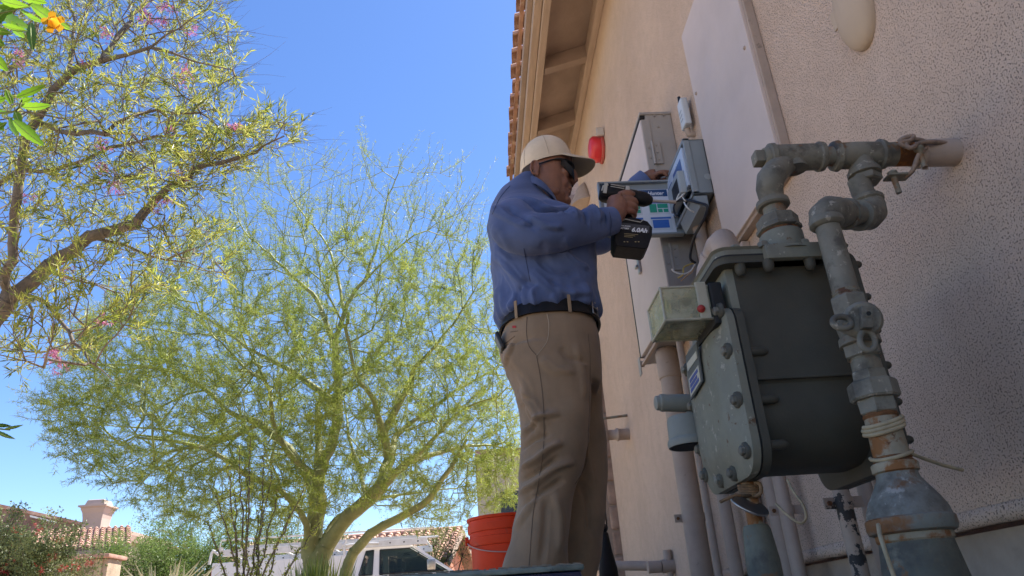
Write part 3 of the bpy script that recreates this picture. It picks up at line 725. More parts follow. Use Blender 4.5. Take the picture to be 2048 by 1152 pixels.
t = MB(); t.spin(V(XR, YR, 0), (0, 0, 1), [(-.05, .066), (.02, .066), (zr(1082), 67.5 * sr_(1082))], 36); t.build('service_pipe', mat('service_pipe_paint', (.165, .16, .12), .55, spec=.25, var=.2, scale=10, bump=.35, bscale=150, spots=[((.085, .08, .065), 13, .47, .12), ((.30, .27, .19), 10, .54, .14), ((.2, .1, .045), 30, .60, .06)]), rs)
# valve: round cap towards the camera, key, ears
vq = P(1726, 640, YR - .045); sv = SC(1722, 644, YR - .045)
vd = (V(vq.x, vq.y, vq.z) - V(XR, YR, vq.z)); vb = V(XR, YR, zr(652)); vd = (vq - vb).normalized()
turned('valve_cap', vb, vd, [(0, 34 * sv), (.036, 34 * sv), (.042, 37 * sv), (.052, 36 * sv), (.057, 30 * sv), (.058, 3 * sv)], parent=rs)
ke = MB(); Mk = Matrix.Translation(vb + vd * .066) @ Matrix([[*r_] for r_ in zip(V(0, 0, 1).cross(vd).normalized(), vd.cross(V(0, 0, 1).cross(vd)).normalized(), vd)]).to_4x4() @ Matrix.Rotation(-.15, 4, 'Z')
ke.box((-.0075, -.016, -.012), (.0075, .016, .008), bev=.0025, M=Mk); ke.build('valve_key', M_gray, rs, auto=40)
tt = MB(); tt.spin(vb + vd * .074 + V(.002, 0, .004), vd, [(0, .0052), (.0025, .005)], 14); tt.build('key_rim', M_gray, rs)
tt = MB(); tt.spin(vb + vd * .0766 + V(.002, 0, .004), vd, [(0, .0033), (.0006, .003)], 12); tt.build('key_hole', M_gasket, rs)
def ear(c, u, w, ru, rw, tr, name='lock_ear'):
    t = MB(); rings = []
    nrm = u.cross(w).normalized()
    for k in range(24):
        a = 2 * math.pi * k / 24; cc = c + u * ru * math.cos(a) + w * rw * math.sin(a); rd_ = (u * math.cos(a) + w * math.sin(a)).normalized()
        rings.append([cc + (rd_ * math.cos(b) + nrm * math.sin(b)) * tr for b in [2 * math.pi * j / 8 for j in range(8)]])
    t.loft(rings, closed=True); return t.build(name, M_gray, rs)
u_ = V(1, 0, 0); w_ = V(0, .1, 1).normalized()
ear(P(1684, 645, YR - .05), u_, w_, 18 * sv, 13 * sv, 6.5 * sv)
ear(P(1735, 682, YR - .052), V(.9, 0, -.3).normalized(), V(.3, .1, .9).normalized(), 15 * sv, 21 * sv, 6 * sv)
# twisted wires round the riser
def coil(px0, turns, rpx, py0, py1, rad, m, name='wire_coil', tail=(), lead=()):
    Q = [P(*q) for q in lead]
    N_ = int(turns * 18)
    for k in range(N_ + 1):
        f = k / N_; a = px0 + 2 * math.pi * turns * f; py = py0 + (py1 - py0) * f
        r = rpx * sr_(py) * (1 + .03 * math.sin(5 * a))
        Q.append(V(XR + r * math.cos(a), YR + r * math.sin(a), zr(py) + .010 * math.sin(a + 1.0)))
    Q += [P(*q) for q in tail]
    t = MB(); t.tube(Q, rad, 8); return t.build(name, m, rs)
coil(3.0, 2.6, 37, 842, 862, .0032, M_wirec)
coil(2.6, 1.1, 38, 905, 925, .0028, M_wirec, tail=[(1815, 905, YR + .03), (1850, 918, YR + .05), (1885, 930, YR + .06), (1925, 940, YR + .08)])
t = MB(); t.tube(resample([P(1757, 1050, YR - .03), P(1760, 1070, YR - .06), P(1768, 1095, YR - .07), P(1778, 1125, YR - .07), P(1792, 1165, YR - .07)], 16), .0028, 8); t.build('hanging_wire', M_wirec, rs)

# clamp, twisted strap and bolts on the wall stub
cl = thing('pipe_clamp', 'rusty twisted wire tie and bolted clamp round the stub where it enters the wall', 'clamp', (.70, YP, zt_ax))
M_rope = mat('weathered_wire', (.30, .215, .16), .8, var=.25, scale=60, bump=.5, bscale=200)
def cseg(name, pts, r, m=M_rope, n=8): 
    t = MB(); t.tube(resample([P(*q) for q in pts], 6 * len(pts)), r, n); return t.build(name, m, cl)
cseg('wire_tie', [(1893, 300, YP - .01), (1893, 287, YP - .02), (1860, 284, YP - .035), (1840, 286, YP - .04), (1822, 296, YP - .045), (1812, 288, YP - .04), (1830, 279, YP - .035), (1848, 284, YP - .03), (1840, 296, YP - .03)], .0042)
cseg('wire_tie', [(1797, 284, YP - .03), (1806, 277, YP - .035), (1826, 272, YP - .035), (1822, 280, YP - .04), (1800, 286, YP - .042), (1812, 294, YP - .04)], .004)
cseg('wire_tie', [(1852, 296, YP - .03), (1840, 306, YP - .035), (1832, 322, YP - .034), (1826, 340, YP - .028), (1812, 352, YP - .01), (1790, 352, YP)], .004)
cx_ = ax(1830)
t = MB(); t.spin(cx_, LN, [(0, 29 * s0), (.001, 30.5 * s0), (.010, 30.5 * s0), (.011, 29 * s0)], 28, cap=False); t.box((cx_.x, YP - 8 * s0, zt_ax - 40 * s0), (cx_.x + .011, YP - 2 * s0, zt_ax - 28 * s0), bev=.001); t.build('clamp_band', M_tan2, cl)
for (p0, p1) in (((1838, 300, YP - .036), (1850, 335, YP - .036)), ((1786, 350, YP - .01), (1798, 386, YP - .01))):
    a_, b_ = P(*p0), P(*p1); t = MB(); t.spin(a_, b_ - a_, [(-.006, .0085), (0, .0085), (.0005, .0052), ((b_ - a_).length, .0048)], 10); t.build('clamp_bolt', M_rust, cl)
t = MB(); a_ = P(1786, 352, YP - .01); t.box((a_.x - .012, YP - .02, a_.z - .003), (a_.x + .03, YP + .004, a_.z + .001), bev=.001); t.build('clamp_lug', M_rust, cl)

# --------------------------------------------- pipes below / behind the meter
lg = thing('meter_leg', 'slim gas pipe under the meter front with rusty wire coil and round tag', 'pipe', (.43, 1.22, 0))
YL = yn0 + .10
q = P(1500, 985, YL); XL = (q.x + P(1526, 1130, YL).x) / 2; sl_ = SC(1500, 1000, YL)
t = MB(); t.tube([V(XL, YL, P(1520, 1080, YL).z), V(XL, YL, zbm + .02)], 15 * sl_, 18); t.build('pipe', M_stain, lg)
t = MB(); t.spin(V(XL, YL, 0), (0, 0, 1), [(-.05, .026), (P(1525, 1120, YL).z, .0255), (P(1520, 1060, YL).z, .021), (P(1518, 1050, YL).z, .018)], 22); t.build('lower_pipe', MATS['service_pipe_paint'], lg)
cQ = []
for k in range(90):
    a = k / 18 * 2 * math.pi; cQ.append(V(XL + 18 * sl_ * math.cos(a), YL + 18 * sl_ * math.sin(a), P(1500, 968 + 26 * k / 90, YL).z + .002 * math.sin(a)))
cQ += [P(1470, 990, YL - .03), P(1448, 1000, YL - .03), P(1440, 1004, YL - .03)]
t = MB(); t.tube(cQ, .0026, 7); t.build('rusty_coil', mat('rusty_wire', (.24, .14, .07), .8, var=.3, scale=50), lg)
t = MB(); t.tube(resample([P(1508, 966, YL - .03), P(1520, 968, YL - .035), P(1522, 985, YL - .04), P(1512, 992, YL - .03)], 16), .003, 7); t.build('wire_loop', MATS['rusty_wire'], lg)
tc_ = P(1498, 1010, YL - .02); nrm = V(.35, -.6, .8).normalized()
t = MB(); t.spin(tc_ - nrm * .001, nrm, [(0, .030), (.0015, .031), (.003, .030)], 28); t.build('round_tag', M_steel, lg)

def wallpipe(name, lab, px0, py0, px1, py1, X, r, m=M_tan2, straps=(), ztop_=None, group=None, cat='conduit'):
    a = PX(px0, py0, X); b = PX(px1, py1, X); y = (a.y + b.y) / 2
    th_ = thing(name, lab, cat, (X, y, 0), group)
    zt__ = ztop_ or a.z
    t = MB(); t.tube([V(X, y, -.05 + (zt__ + .05) * k / 10) for k in range(11)], r, 18); t.build('pipe', m, th_)
    for py in straps:
        z = P(px0 + (px1 - px0) * (py - py0) / (py1 - py0), py, y).z
        s_ = MB(); s_.spin((X, y, z - .012), (0, 0, 1), [(0, r + .0025), (.024, r + .0025)], 18, cap=False)
        s_.box((X - r - .026, y - .002, z - .012), (X - r + .002, y + .002, z + .012)); s_.box((X + r - .002, y - .002, z - .012), (X + r + .026, y + .002, z + .012))
        so_ = s_.build('strap', m, th_); MB().spin((X - r - .015, y - .003, z), (0, -1, 0), [(0, .006), (.005, .005)], 6).build('bolt', M_rust2, so_)
    return th_, y
M_peel = mat('peeling_tan_paint', (.38, .30, .24), .65, var=.12, scale=9, bump=.6, bscale=120, spots=[((.03, .028, .028), 13, .535, .012)])
_, y1_ = wallpipe('conduit', 'tan pipe with strap and loop of pale wire, left of the peeling pipe', 1570, 970, 1590, 1152, .84, .019, straps=(1020,), ztop_=.9)
_, y2_ = wallpipe('conduit', 'tan pipe with badly peeling paint showing black, under the right side of the meter', 1683, 970, 1718, 1152, .80, .018, m=M_peel, straps=(1005,), ztop_=.8)
_, y3_ = wallpipe('conduit', 'short shadowed tan pipe stub against the wall right of the peeling pipe', 1735, 985, 1745, 1050, .868, .017, ztop_=.75)
wl = MB(); 
wl.tube(resample([P(1575, 960, 1.75), P(1588, 985, 1.72), P(1606, 1010, 1.70), P(1612, 1035, 1.70), P(1600, 1046, 1.70), P(1575, 1030, 1.72), P(1552, 1008, 1.75)], 36), .0032, 8)
o = wl.build('loop_wire', M_wirec, None, loc=P(1575, 960, 1.75)); tag(o, 'loop of stiff pale wire hanging beside the pipe under the meter', 'wire')

# ------------------------------------------------------------- irrigation controller on the wall
M_ctl = mat('controller_grey', (.27, .305, .325), .4, var=.05, scale=6, bump=.08, bscale=120)
M_ctl2 = mat('controller_inner', (.36, .40, .42), .4, var=.05, scale=6)
ct = thing('irrigation_controller', 'open grey-blue irrigation controller cabinet on the wall with its door swung wide', 'control box', (.85, 2.45, 1.6))
CYN = 2.205
tl_, brr = P(1378, 279, CYN), P(1400, 387, CYN)
CX0 = (tl_.x + brr.x) / 2 - .004; CZ1 = tl_.z; CZ0 = brr.z
CXR = CX0 - .022; CYF = 2.48
cab = MB()
cab.box((CX0, CYN, CZ0), (.899, CYN + .006, CZ1), bev=.002); cab.box((CX0, CYN, CZ1 - .006), (.899, CYF, CZ1), bev=.002); cab.box((CX0, CYN, CZ0), (.899, CYF, CZ0 + .006), bev=.002); cab.box((CX0, CYF - .006, CZ0), (.899, CYF, CZ1), bev=.002); cab.box((.890, CYN, CZ0), (.899, CYF, CZ1))
cab.build('cabinet', M_ctl, ct)
rim = MB(); e = .008
for a, c in (((CXR, CYN - .004, CZ0 - .004), (CX0 + .002, CYN + .008, CZ1 + .004)), ((CXR, CYN - .004, CZ1 - .008), (CX0 + .002, CYF, CZ1 + .004)), ((CXR, CYN - .004, CZ0 - .004), (CX0 + .002, CYF, CZ0 + .010)), ((CXR, CYF - .01, CZ0 - .004), (CX0 + .002, CYF, CZ1 + .004))):
    rim.box(a, c, bev=.003)
rim.build('rim', M_ctl, ct)
MB().spin((CX0 + .045, CYN - .0005, CZ0 + .07), (0, -1, 0), [(0, .013), (.001, .0125)], 20).build('knockout', M_ctl2, ct)
# faceplate with keypad print, lower wiring tray
MB().box((CXR - .004, CYN + .02, CZ0 + .05), (CXR + .010, CYF - .02, CZ1 - .02), bev=.003).build('faceplate', mat('faceplate_blue_white', (.55, .62, .74), .3, var=.05), ct)
fp = MB()
random.seed(3)
fp.box((CXR - .005, CYN + .05, CZ1 - .11), (CXR - .0042, CYN + .16, CZ1 - .05)); fp.box((CXR - .005, CYN + .19, CZ1 - .13), (CXR - .0042, CYN + .26, CZ1 - .06))
for k in range(3): fp.box((CXR - .005, CYN + .05 + k * .06, CZ1 - .165), (CXR - .0042, CYN + .09 + k * .06, CZ1 - .14))
fp.build('keypad_print', mat('print_blue', (.06, .12, .32), .4), ct)
md = MB(); md.box((CXR - .03, CYN + .035, CZ0 + .03), (CXR - .002, CYN + .19, CZ0 + .125), bev=.006); md.box((CXR - .0305, CYN + .05, CZ0 + .04), (CXR - .0295, CYN + .13, CZ0 + .10), mi=1)
md.build('module', [M_ctl2, M_black], ct)
# lower wiring tray (slanting below the cabinet)
ty = CYN + .01
tr = MB()
tpoly = [P(1398, 388, CYN), P(1412, 388, CYN), P(1396, 455, CYN), P(1353, 449, CYN)]
tr.prism([V(CX0 - .018, CYN + .002, CZ0 - .006), V(CX0 + .03, CYN + .002, CZ0 - .006), V(CX0 + .03, CYN + .002, CZ0 - .055), V(CX0 - .005, CYN + .002, CZ0 - .055)], (0, .20, 0), bev=.003)
tr.build('wiring_tray', M_ctl, ct)
# the door, opened square to the wall, seen from inside
DYD = 2.455
def dq(px, py): q = P(px, py, DYD); return q
dTR, dBR, dBL, dTL = dq(1352, 344), dq(1362, 468), dq(1268, 478), dq(1196, 388)
xr = (dTR.x + dBR.x) / 2; zt2 = (dTR.z + dTL.z) / 2; zb2 = (dBR.z + dBL.z) / 2; xl = dTL.x
door = MB(); door.box((xl, DYD, zb2), (xr, DYD + .012, zt2), bev=.006)
for a, c in (((xl, DYD - .018, zb2), (xr, DYD + .001, zb2 + .008)), ((xl, DYD - .018, zt2 - .008), (xr, DYD + .001, zt2)), ((xl, DYD - .018, zb2), (xl + .008, DYD + .001, zt2)), ((xr - .008, DYD - .018, zb2), (xr, DYD + .001, zt2))):
    door.box(a, c, bev=.003)
dr = door.build('door', M_ctl, ct)
x0, x1, z0, z1 = xl + .018, xr - .028, zb2 + .014, zt2 - .035
MB().box((x0, DYD - .003, z0), (x1, DYD - .0005, z1), bev=.0008).build('instruction_card', mat('card_white', (.66, .70, .76), .45, var=.03), dr)
MB().box((x0, DYD - .0036, z1 - .034), (x1 - .012, DYD - .003, z1 - .002)).build('card_header', mat('card_navy', (.02, .07, .20), .4), dr)
def text_mesh(s_, size, name, m, parent, M, ext=.0004, shear=0.0, bold=0.0):
    cu = bpy.data.curves.new(name, 'FONT'); cu.body = s_; cu.size = size; cu.extrude = ext; cu.shear = shear; cu.offset = bold; cu.resolution_u = 3
    to = bpy.data.objects.new(name, cu); COL.objects.link(to); dg = bpy.context.evaluated_depsgraph_get(); dg.update()
    me = bpy.data.meshes.new_from_object(to.evaluated_get(dg)); bpy.data.objects.remove(to, do_unlink=True); bpy.data.curves.remove(cu)
    me.transform(Matrix.Translation(-absloc(parent)) @ M); me.materials.clear(); me.materials.append(m); me.name = name
    o = bpy.data.objects.new(name, me); COL.objects.link(o); o.parent = parent; return o
def facing_y(x, y, z, rx=math.pi / 2): return Matrix.Translation((x, y, z)) @ Matrix.Rotation(rx, 4, 'X')
M_pw = mat('print_white', (.75, .77, .8), .5)
text_mesh('Hunter', .022, 'lettering', M_pw, dr, facing_y(x1 - .092, DYD - .0042, z1 - .026), shear=.25, bold=.0006)
M_gp, M_bp, M_lb = mat('print_green', (.02, .30, .20), .5), mat('print_mid_blue', (.04, .14, .48), .5), mat('print_light', (.55, .60, .66), .5)
cw, chh = .082, .058
def card(xc, zc, kind):
    m = MB(); m.box((xc, DYD - .0038, zc), (xc + cw, DYD - .0031, zc + chh)); f = m.build('diagram_frame', M_lb, dr)
    a = MB(); a.box((xc + .001, DYD - .0044, zc + chh - .009), (xc + cw - .001, DYD - .0039, zc + chh - .001))
    if kind == 0:
        a2 = MB()
        for (u0, u1, v0, v1) in ((.04, .38, .14, .80), (.43, .93, .46, .80), (.43, .65, .14, .40), (.70, .93, .14, .40)):
            a2.box((xc + cw * u0, DYD - .0044, zc + chh * v0), (xc + cw * u1, DYD - .0039, zc + chh * v1))
        a2.build('diagram_fill', M_gp, f)
    else:
        a.box((xc + cw * .08, DYD - .0044, zc + chh * .16), (xc + cw * .86, DYD - .0039, zc + chh * .78))
    a.build('diagram_bar', M_bp, f)
hgt = z1 - z0
for ci, xc in enumerate((x1 - .095, x1 - .205, x1 - .31)):
    if xc < x0: break
    card(xc, z0 + hgt * .42, 0); card(xc, z0 + .012, 1 if ci != 2 else 1)
tl2 = MB()
for k in range(3): tl2.box((x0 + .01, DYD - .0038, z0 + hgt * .83 - k * .010), (x1 - .03 - .03 * k, DYD - .0033, z0 + hgt * .83 - k * .010 + .0014))
tl2.build('small_print', M_lb, dr)
# wires hanging out of it
def wire(label, pts, r, m, name='wire', n=40, group=None):
    Q = resample([P(*q) for q in pts], n); t = MB(); t.tube(Q, r, 8); o = t.build(name, m, None, loc=Q[0]); return tag(o, label, 'wire', group)
M_cab = mat('black_cable', (.02, .022, .03), .4)
wire('thick dark cable looping out of the controller and down past the cabinet', [(1352, 402, 2.28), (1372, 400, 2.25), (1398, 406, 2.2), (1414, 412, 2.18), (1412, 430, 2.2), (1400, 452, 2.25), (1388, 475, 2.35), (1382, 500, 2.42), (1381, 518, 2.44), (1391, 540 - 14, 2.45)], .0055, M_cab, 'dark_cable')
wire('short dark loop of cable inside the controller mouth', [(1360, 392, 2.3), (1348, 412, 2.3), (1350, 428, 2.3), (1358, 436, 2.3)], .0035, M_cab, 'dark_cable')
wire('white wire curling up beside the drill bit', [(1352, 401, 2.26), (1362, 393, 2.25), (1372, 384, 2.25), (1384, 378, 2.26)], .0028, M_white, 'white_wire')
wire('white wire curling down below the drill bit', [(1368, 404, 2.26), (1372, 412, 2.24), (1380, 420, 2.24), (1388, 424, 2.25)], .0028, M_white, 'white_wire')
wire('thin white wire loop at the top of the wiring tray', [(1353, 398, 2.27), (1362, 382, 2.26), (1366, 396, 2.25), (1374, 402, 2.25), (1384, 392, 2.26)], .0022, M_white, 'white_wire')
wire('yellow stripped wire end at the bottom of the hanging cable', [(1391, 525, 2.45), (1376, 530, 2.45), (1367, 536, 2.45), (1366, 549, 2.44), (1356, 556, 2.44)], .003, mat('yellow_wire', (.5, .36, .10), .5), 'yellow_wire')
wire('white stripped wire end curling left from the hanging cable', [(1391, 527, 2.45), (1382, 541, 2.45), (1368, 548, 2.44), (1352, 545, 2.44), (1343, 538, 2.44)], .003, M_white, 'white_wire')
wire('tan stripped wire end hanging lowest under the cable', [(1390, 528, 2.45), (1384, 543, 2.45), (1372, 553, 2.44), (1362, 562, 2.44)], .0025, mat('tan_wire', (.45, .28, .16), .5), 'tan_wire')
# ------------------------------------------------------------- the man with the drill
PD = 2.24
def sup(a, p=2.0):
    c, s_ = math.cos(a), math.sin(a)
    return math.copysign(abs(c) ** (2 / p), c), math.copysign(abs(s_) ** (2 / p), s_)
def hring(x0, x1, cy, ry, z, n=32, p=2.3, tilt=0.0, shift=0.0):
    cx, rx = (x0 + x1) / 2, (x1 - x0) / 2; o = []
    for k in range(n):
        c, s_ = sup(2 * math.pi * k / n, p)
        o.append(V(cx + rx * c, cy + ry * s_ + shift * c, z + tilt * rx * c))
    return o
def rows_to_rings(rows, D, cy, p=2.3, n=32):
    """rows: (py, px_left, px_right, half width in y)"""
    out = []
    for r in rows:
        a, b = P(r[1], r[0], D), P(r[2], r[0], D)
        out.append((a.x, b.x, (a.z + b.z) / 2, r[3], r[4] if len(r) > 4 else cy))
    return out
def fill(rings, m):
    """smooth interpolation of (x0,x1,z,ry,cy) rows"""
    cols = [cat1([r[i] for r in rings], m) for i in range(5)]
    return list(zip(*cols))
def remesh(name, mb, voxel, smooth_it, mat_, parent, disp=None, fac=.5):
    me = bpy.data.meshes.new(name); me.from_pydata(mb.v, [], mb.f); 
    bm = bmesh.new(); bm.from_mesh(me); bmesh.ops.recalc_face_normals(bm, faces=bm.faces); bm.to_mesh(me); bm.free()
    ob = bpy.data.objects.new(name, me); COL.objects.link(ob)
    md = ob.modifiers.new('r', 'REMESH'); md.mode = 'VOXEL'; md.voxel_size = voxel
    if smooth_it:
        ms = ob.modifiers.new('s', 'SMOOTH'); ms.iterations = smooth_it; ms.factor = fac
    dg = bpy.context.evaluated_depsgraph_get(); dg.update()
    m2 = bpy.data.meshes.new_from_object(ob.evaluated_get(dg)); bpy.data.objects.remove(ob, do_unlink=True); bpy.data.meshes.remove(me)
    m2.name = name
    n = len(m2.vertices); co = np.empty(n * 3, np.float32); m2.vertices.foreach_get('co', co); co = co.reshape(-1, 3)
    if disp is not None:
        no = np.empty(n * 3, np.float32); m2.vertex_normals.foreach_get('vector', no); no = no.reshape(-1, 3)
        co = co + no * disp(co, no)[:, None]
    world_co = co.copy()
    co = co - np.array(absloc(parent), np.float32); m2.vertices.foreach_set('co', co.ravel())
    m2.polygons.foreach_set('use_smooth', np.ones(len(m2.polygons), bool)); m2.materials.clear()
    for mm in (mat_ if isinstance(mat_, (list, tuple)) else [mat_]): m2.materials.append(mm)
    m2.update()
    o = bpy.data.objects.new(name, m2); COL.objects.link(o); o.parent = parent
    return o, world_co
def vnoise(co, sc, seed=0):
    """cheap smooth noise from summed sines"""
    r = np.random.RandomState(seed); out = np.zeros(len(co))
    for k in range(7):
        d = r.normal(size=3); d /= np.linalg.norm(d); f = sc * (0.7 + .9 * r.rand()); ph = r.rand() * 6.28
        w = np.sin(co @ (r.normal(size=3) * sc * .4) + r.rand() * 6) * 1.3
        out += np.sin(co @ d * f + ph + w)
    return out / 4.0
def fold_disp(co, no, folds, D, side=-1):
    """ridges along polylines given over the (x, z) of the cloth's side that faces -y"""
    out = np.zeros(len(co)); X = co[:, 0]; Z = co[:, 2]
    facing = np.clip(.35 - no[:, 1] * 1.0, 0, 1) if side < 0 else np.ones(len(co))
    for pts, amp, wd in folds:
        Q = [P(a, b, D) for a, b in pts]; Q = resample(Q, max(8, len(Q) * 4)) if len(Q) > 2 else resample([Q[0], (Q[0] + Q[1]) / 2, Q[1]], 8)
        best = np.full(len(co), 1e9); taper = np.ones(len(co))
        m = len(Q) - 1
        for i in range(m):
            ax_, az_ = Q[i].x, Q[i].z; bx, bz = Q[i + 1].x, Q[i + 1].z; dx, dz = bx - ax_, bz - az_; l2 = dx * dx + dz * dz + 1e-9
            t = np.clip(((X - ax_) * dx + (Z - az_) * dz) / l2, 0, 1)
            d2 = (X - ax_ - t * dx) ** 2 + (Z - az_ - t * dz) ** 2
            g_ = (i + t) / m; tp = np.clip(np.sin(np.pi * np.clip(g_, 0.02, .98)) * 1.6, 0, 1)
            upd = d2 < best; best = np.where(upd, d2, best); taper = np.where(upd, tp, taper)
        out += amp * np.exp(-best / (wd * wd)) * taper * facing
    return out

man = thing('person', 'man in tan cap, dark sunglasses, blue work shirt and khaki trousers drilling at the wall', 'person', (.26, PD, 0))
M_skin = mat('skin', (.235, .11, .07), .48, var=.1, scale=22, bump=.25, bscale=420, spots=[((.20, .075, .05), 14, .56, .16)], spec=.35)
def cloth(name, col, rough=.85, var=.15, weave=900., scale=5.):
    m = mat(name, col, rough, var=var, scale=scale, bump=.25, bscale=weave, spec=.2)
    b = m.node_tree.nodes['Principled BSDF']; b.inputs['Sheen Weight'].default_value = .15; b.inputs['Sheen Roughness'].default_value = .5
    return m
M_shirt = cloth('blue_work_cloth', (.088, .122, .245))
M_pant = cloth('khaki_cloth', (.275, .19, .118))
M_cap = cloth('tan_cap_cloth', (.68, .55, .39))
M_capu = cloth('cap_under', (.30, .25, .18))
M_leather = mat('black_leather', (.014, .013, .013), .5, spec=.2, var=.2, scale=30, bump=.2, bscale=200)

# --- shirt
t_rows = [(643, 1003, 1195, .174), (632, 999, 1198, .180), (600, 991, 1197, .186), (560, 987, 1193, .188), (520, 984, 1188, .192), (480, 980, 1181, .198), (460, 977, 1160, .192), (444, 975, 1132, .160), (428, 977, 1112, .128), (412, 982, 1100, .104), (397, 990, 1090, .086), (383, 1003, 1082, .074), (370, 1020, 1077, .066), (360, 1038, 1072, .058)]
TR = fill([(*r[:3], r[3], PD) for r in rows_to_rings(t_rows, PD, PD)], 40)
sh = MB(); sh.loft([hring(x0, x1, cy, ry, z, 40, 2.35) for x0, x1, z, ry, cy in TR])
def Q3(*a): return P(*a)
NA = [Q3(1030, 442, 2.13), Q3(1023, 444, 2.07), Q3(1040, 460, 2.035), Q3(1078, 466, 2.005), Q3(1122, 461, 2.01), Q3(1166, 452, 2.03), Q3(1200, 446, 2.05), Q3(1222, 442, 2.065)]
NR = [.058, .078, .079, .068, .061, .054, .049, .044]
NAp, NRr = resample(NA, 40), cat1(NR, 40)
sh.tube(NAp, NRr, 26)
FA = [Q3(1062, 408, 2.40), Q3(1095, 430, 2.44), Q3(1140, 460, 2.47), Q3(1190, 478, 2.50), Q3(1215, 462, 2.515), Q3(1245, 415, 2.52), Q3(1272, 376, 2.50), Q3(1290, 358, 2.485)]
FR = [.075, .085, .076, .066, .060, .051, .045, .038]
FAp, FRr = resample(FA, 40), cat1(FR, 40)
sh.tube(FAp, FRr, 26)
SF = [
 ([(1000, 392), (1040, 398), (1085, 420), (1110, 440)], .006, .014),
 ([(1045, 408), (1080, 428), (1118, 462)], -.010, .012),
 ([(1070, 420), (1100, 428), (1140, 425), (1180, 432)], .009, .011),
 ([(1085, 438), (1112, 446), (1138, 462)], -.010, .009),
 ([(1112, 432), (1135, 446), (1150, 472)], .009, .009),
 ([(1140, 430), (1160, 445), (1170, 480)], -.009, .008),
 ([(1165, 425), (1185, 440), (1195, 468)], .008, .008),
 ([(1190, 428), (1205, 442), (1208, 468)], -.007, .006),
 ([(985, 425), (1002, 452), (1035, 480), (1060, 488)], .010, .013),
 ([(1012, 440), (1035, 470), (1075, 498)], -.009, .010),
 ([(1050, 470), (1085, 492), (1120, 492)], .008, .010),
 ([(985, 468), (1005, 500), (1035, 545), (1052, 560)], .012, .015),
 ([(988, 500), (1008, 545), (1028, 590)], -.012, .014),
 ([(990, 545), (1005, 590), (1015, 625)], .010, .012),
 ([(1018, 515), (1050, 560), (1075, 575)], -.008, .012),
 ([(1060, 540), (1095, 575), (1140, 588), (1180, 580)], .010, .016),
 ([(1075, 515), (1110, 545), (1160, 550)], -.009, .014),
 ([(1120, 505), (1150, 525), (1182, 530)], .008, .012),
 ([(1100, 560), (1130, 600), (1160, 612)], -.008, .011),
 ([(1040, 565), (1040, 590), (1050, 615)], -.010, .009),
 ([(1065, 575), (1070, 600), (1085, 612)], .009, .009),
 ([(1100, 592), (1115, 604), (1140, 612)], .008, .008),
 ([(1022, 590), (1030, 612), (1028, 632)], .010, .009),
 ([(1170, 560), (1175, 590), (1180, 622)], .008, .010)]
def crisp(F):
    return F + [([(x + 5, y + 6) for x, y in p_], -a * .45, w * .4) for p_, a, w in F] + [([(x - 7, y + 3) for x, y in p_], a * .3, w * .35) for p_, a, w in F]
SF = crisp(SF)
def shirt_disp(co, no):
    d = fold_disp(co, no, [(p_, a * 1.7, w * .9) for p_, a, w in SF], 2.07)
    d += .0042 * vnoise(co, 26, 1) + .0024 * vnoise(co * np.array([1, 1, 1.6]), 55, 2) + .0030 * np.maximum(0, 1 - 3 * np.abs(vnoise(co * np.array([1, 1, 1.3]), 17, 9)))
    zb = P(1095, 600, 2.07).z
    k = np.exp(-((co[:, 2] - (zb + .015)) / .035) ** 2)
    ang = np.arctan2(co[:, 1] - PD, co[:, 0] - .27)
    d += k * (.006 + .0035 * np.sin(ang * 13 + 3 * np.sin(ang * 3.3)) + .0025 * np.sin(ang * 29 + 1))
    return d
zbelt = (P(1012, 648, PD).z + P(1095, 613, 2.068).z + P(1186, 648, PD).z) / 3
shirt, shco = remesh('shirt', sh, .0055, 3, M_shirt, man, shirt_disp)
# --- body: head, neck, chest, arms and hands in one skin
bo = MB()
h_rows = [(440, 1052, 1098, .060), (425, 1054, 1106, .060), (413, 1060, 1125, .050), (404, 1060, 1134, .056), (394, 1056, 1138, .062), (385, 1053, 1139, .066), (377, 1051, 1139, .068), (368, 1049, 1140, .070), (356, 1047, 1143, .072), (344, 1046, 1144, .0735), (330, 1045, 1145, .075), (315, 1048, 1140, .073), (302, 1060, 1128, .058), (292, 1075, 1112, .035)]
HR = fill([(*r[:3], r[3], PD) for r in rows_to_rings(h_rows, PD, PD)], 40)
def headring(x0, x1, cy, ry, z, n=40):
    o = []; cx, rx = (x0 + x1) / 2, (x1 - x0) / 2
    for k in range(n):
        a = 2 * math.pi * k / n; c, s_ = sup(a, 2.25)
        nar = 1 - .40 * max(c, 0) ** 2.2                                   # narrower towards the face
        o.append(V(cx + rx * c, cy + ry * s_ * nar, z))
    return o
bo.loft([headring(x0, x1, cy, ry, z) for x0, x1, z, ry, cy in HR])
hx = lambda px, py, D=PD: P(px, py, D)
# nose, brow, lips, chin, cheeks
def ell(c, r, n=14): bo.ball(c, 1.0, n, sc=r)
nb, ntip, nbase = hx(1143, 334), hx(1153, 362), hx(1142, 371)
bo.tube([nb - V(.004, 0, 0), (nb + ntip) / 2 + V(.001, 0, 0), ntip - V(.006, 0, .000)], [.008, .0115, .0135], 12)
for sg in (-1, 1): ell(ntip + V(-.013, sg * .011, -.003), (.010, .008, .008))
ell(hx(1139, 324), (.010, .046, .009))
for sg in (-1, 1):
    ell(hx(1128, 356) + V(-.002, sg * .040, 0), (.022, .020, .020)); ell(hx(1119, 398) + V(0, sg * .030, .008), (.020, .016, .018))
    ell(hx(1134, 334) + V(.002, sg * .030, 0), (.012, .014, .009))
ell(hx(1140, 379.5), (.0085, .022, .0050)); ell(hx(1138, 387), (.0085, .020, .0055)); ell(hx(1132, 402), (.019, .024, .016))
ell(hx(1137, 374), (.013, .022, .008))
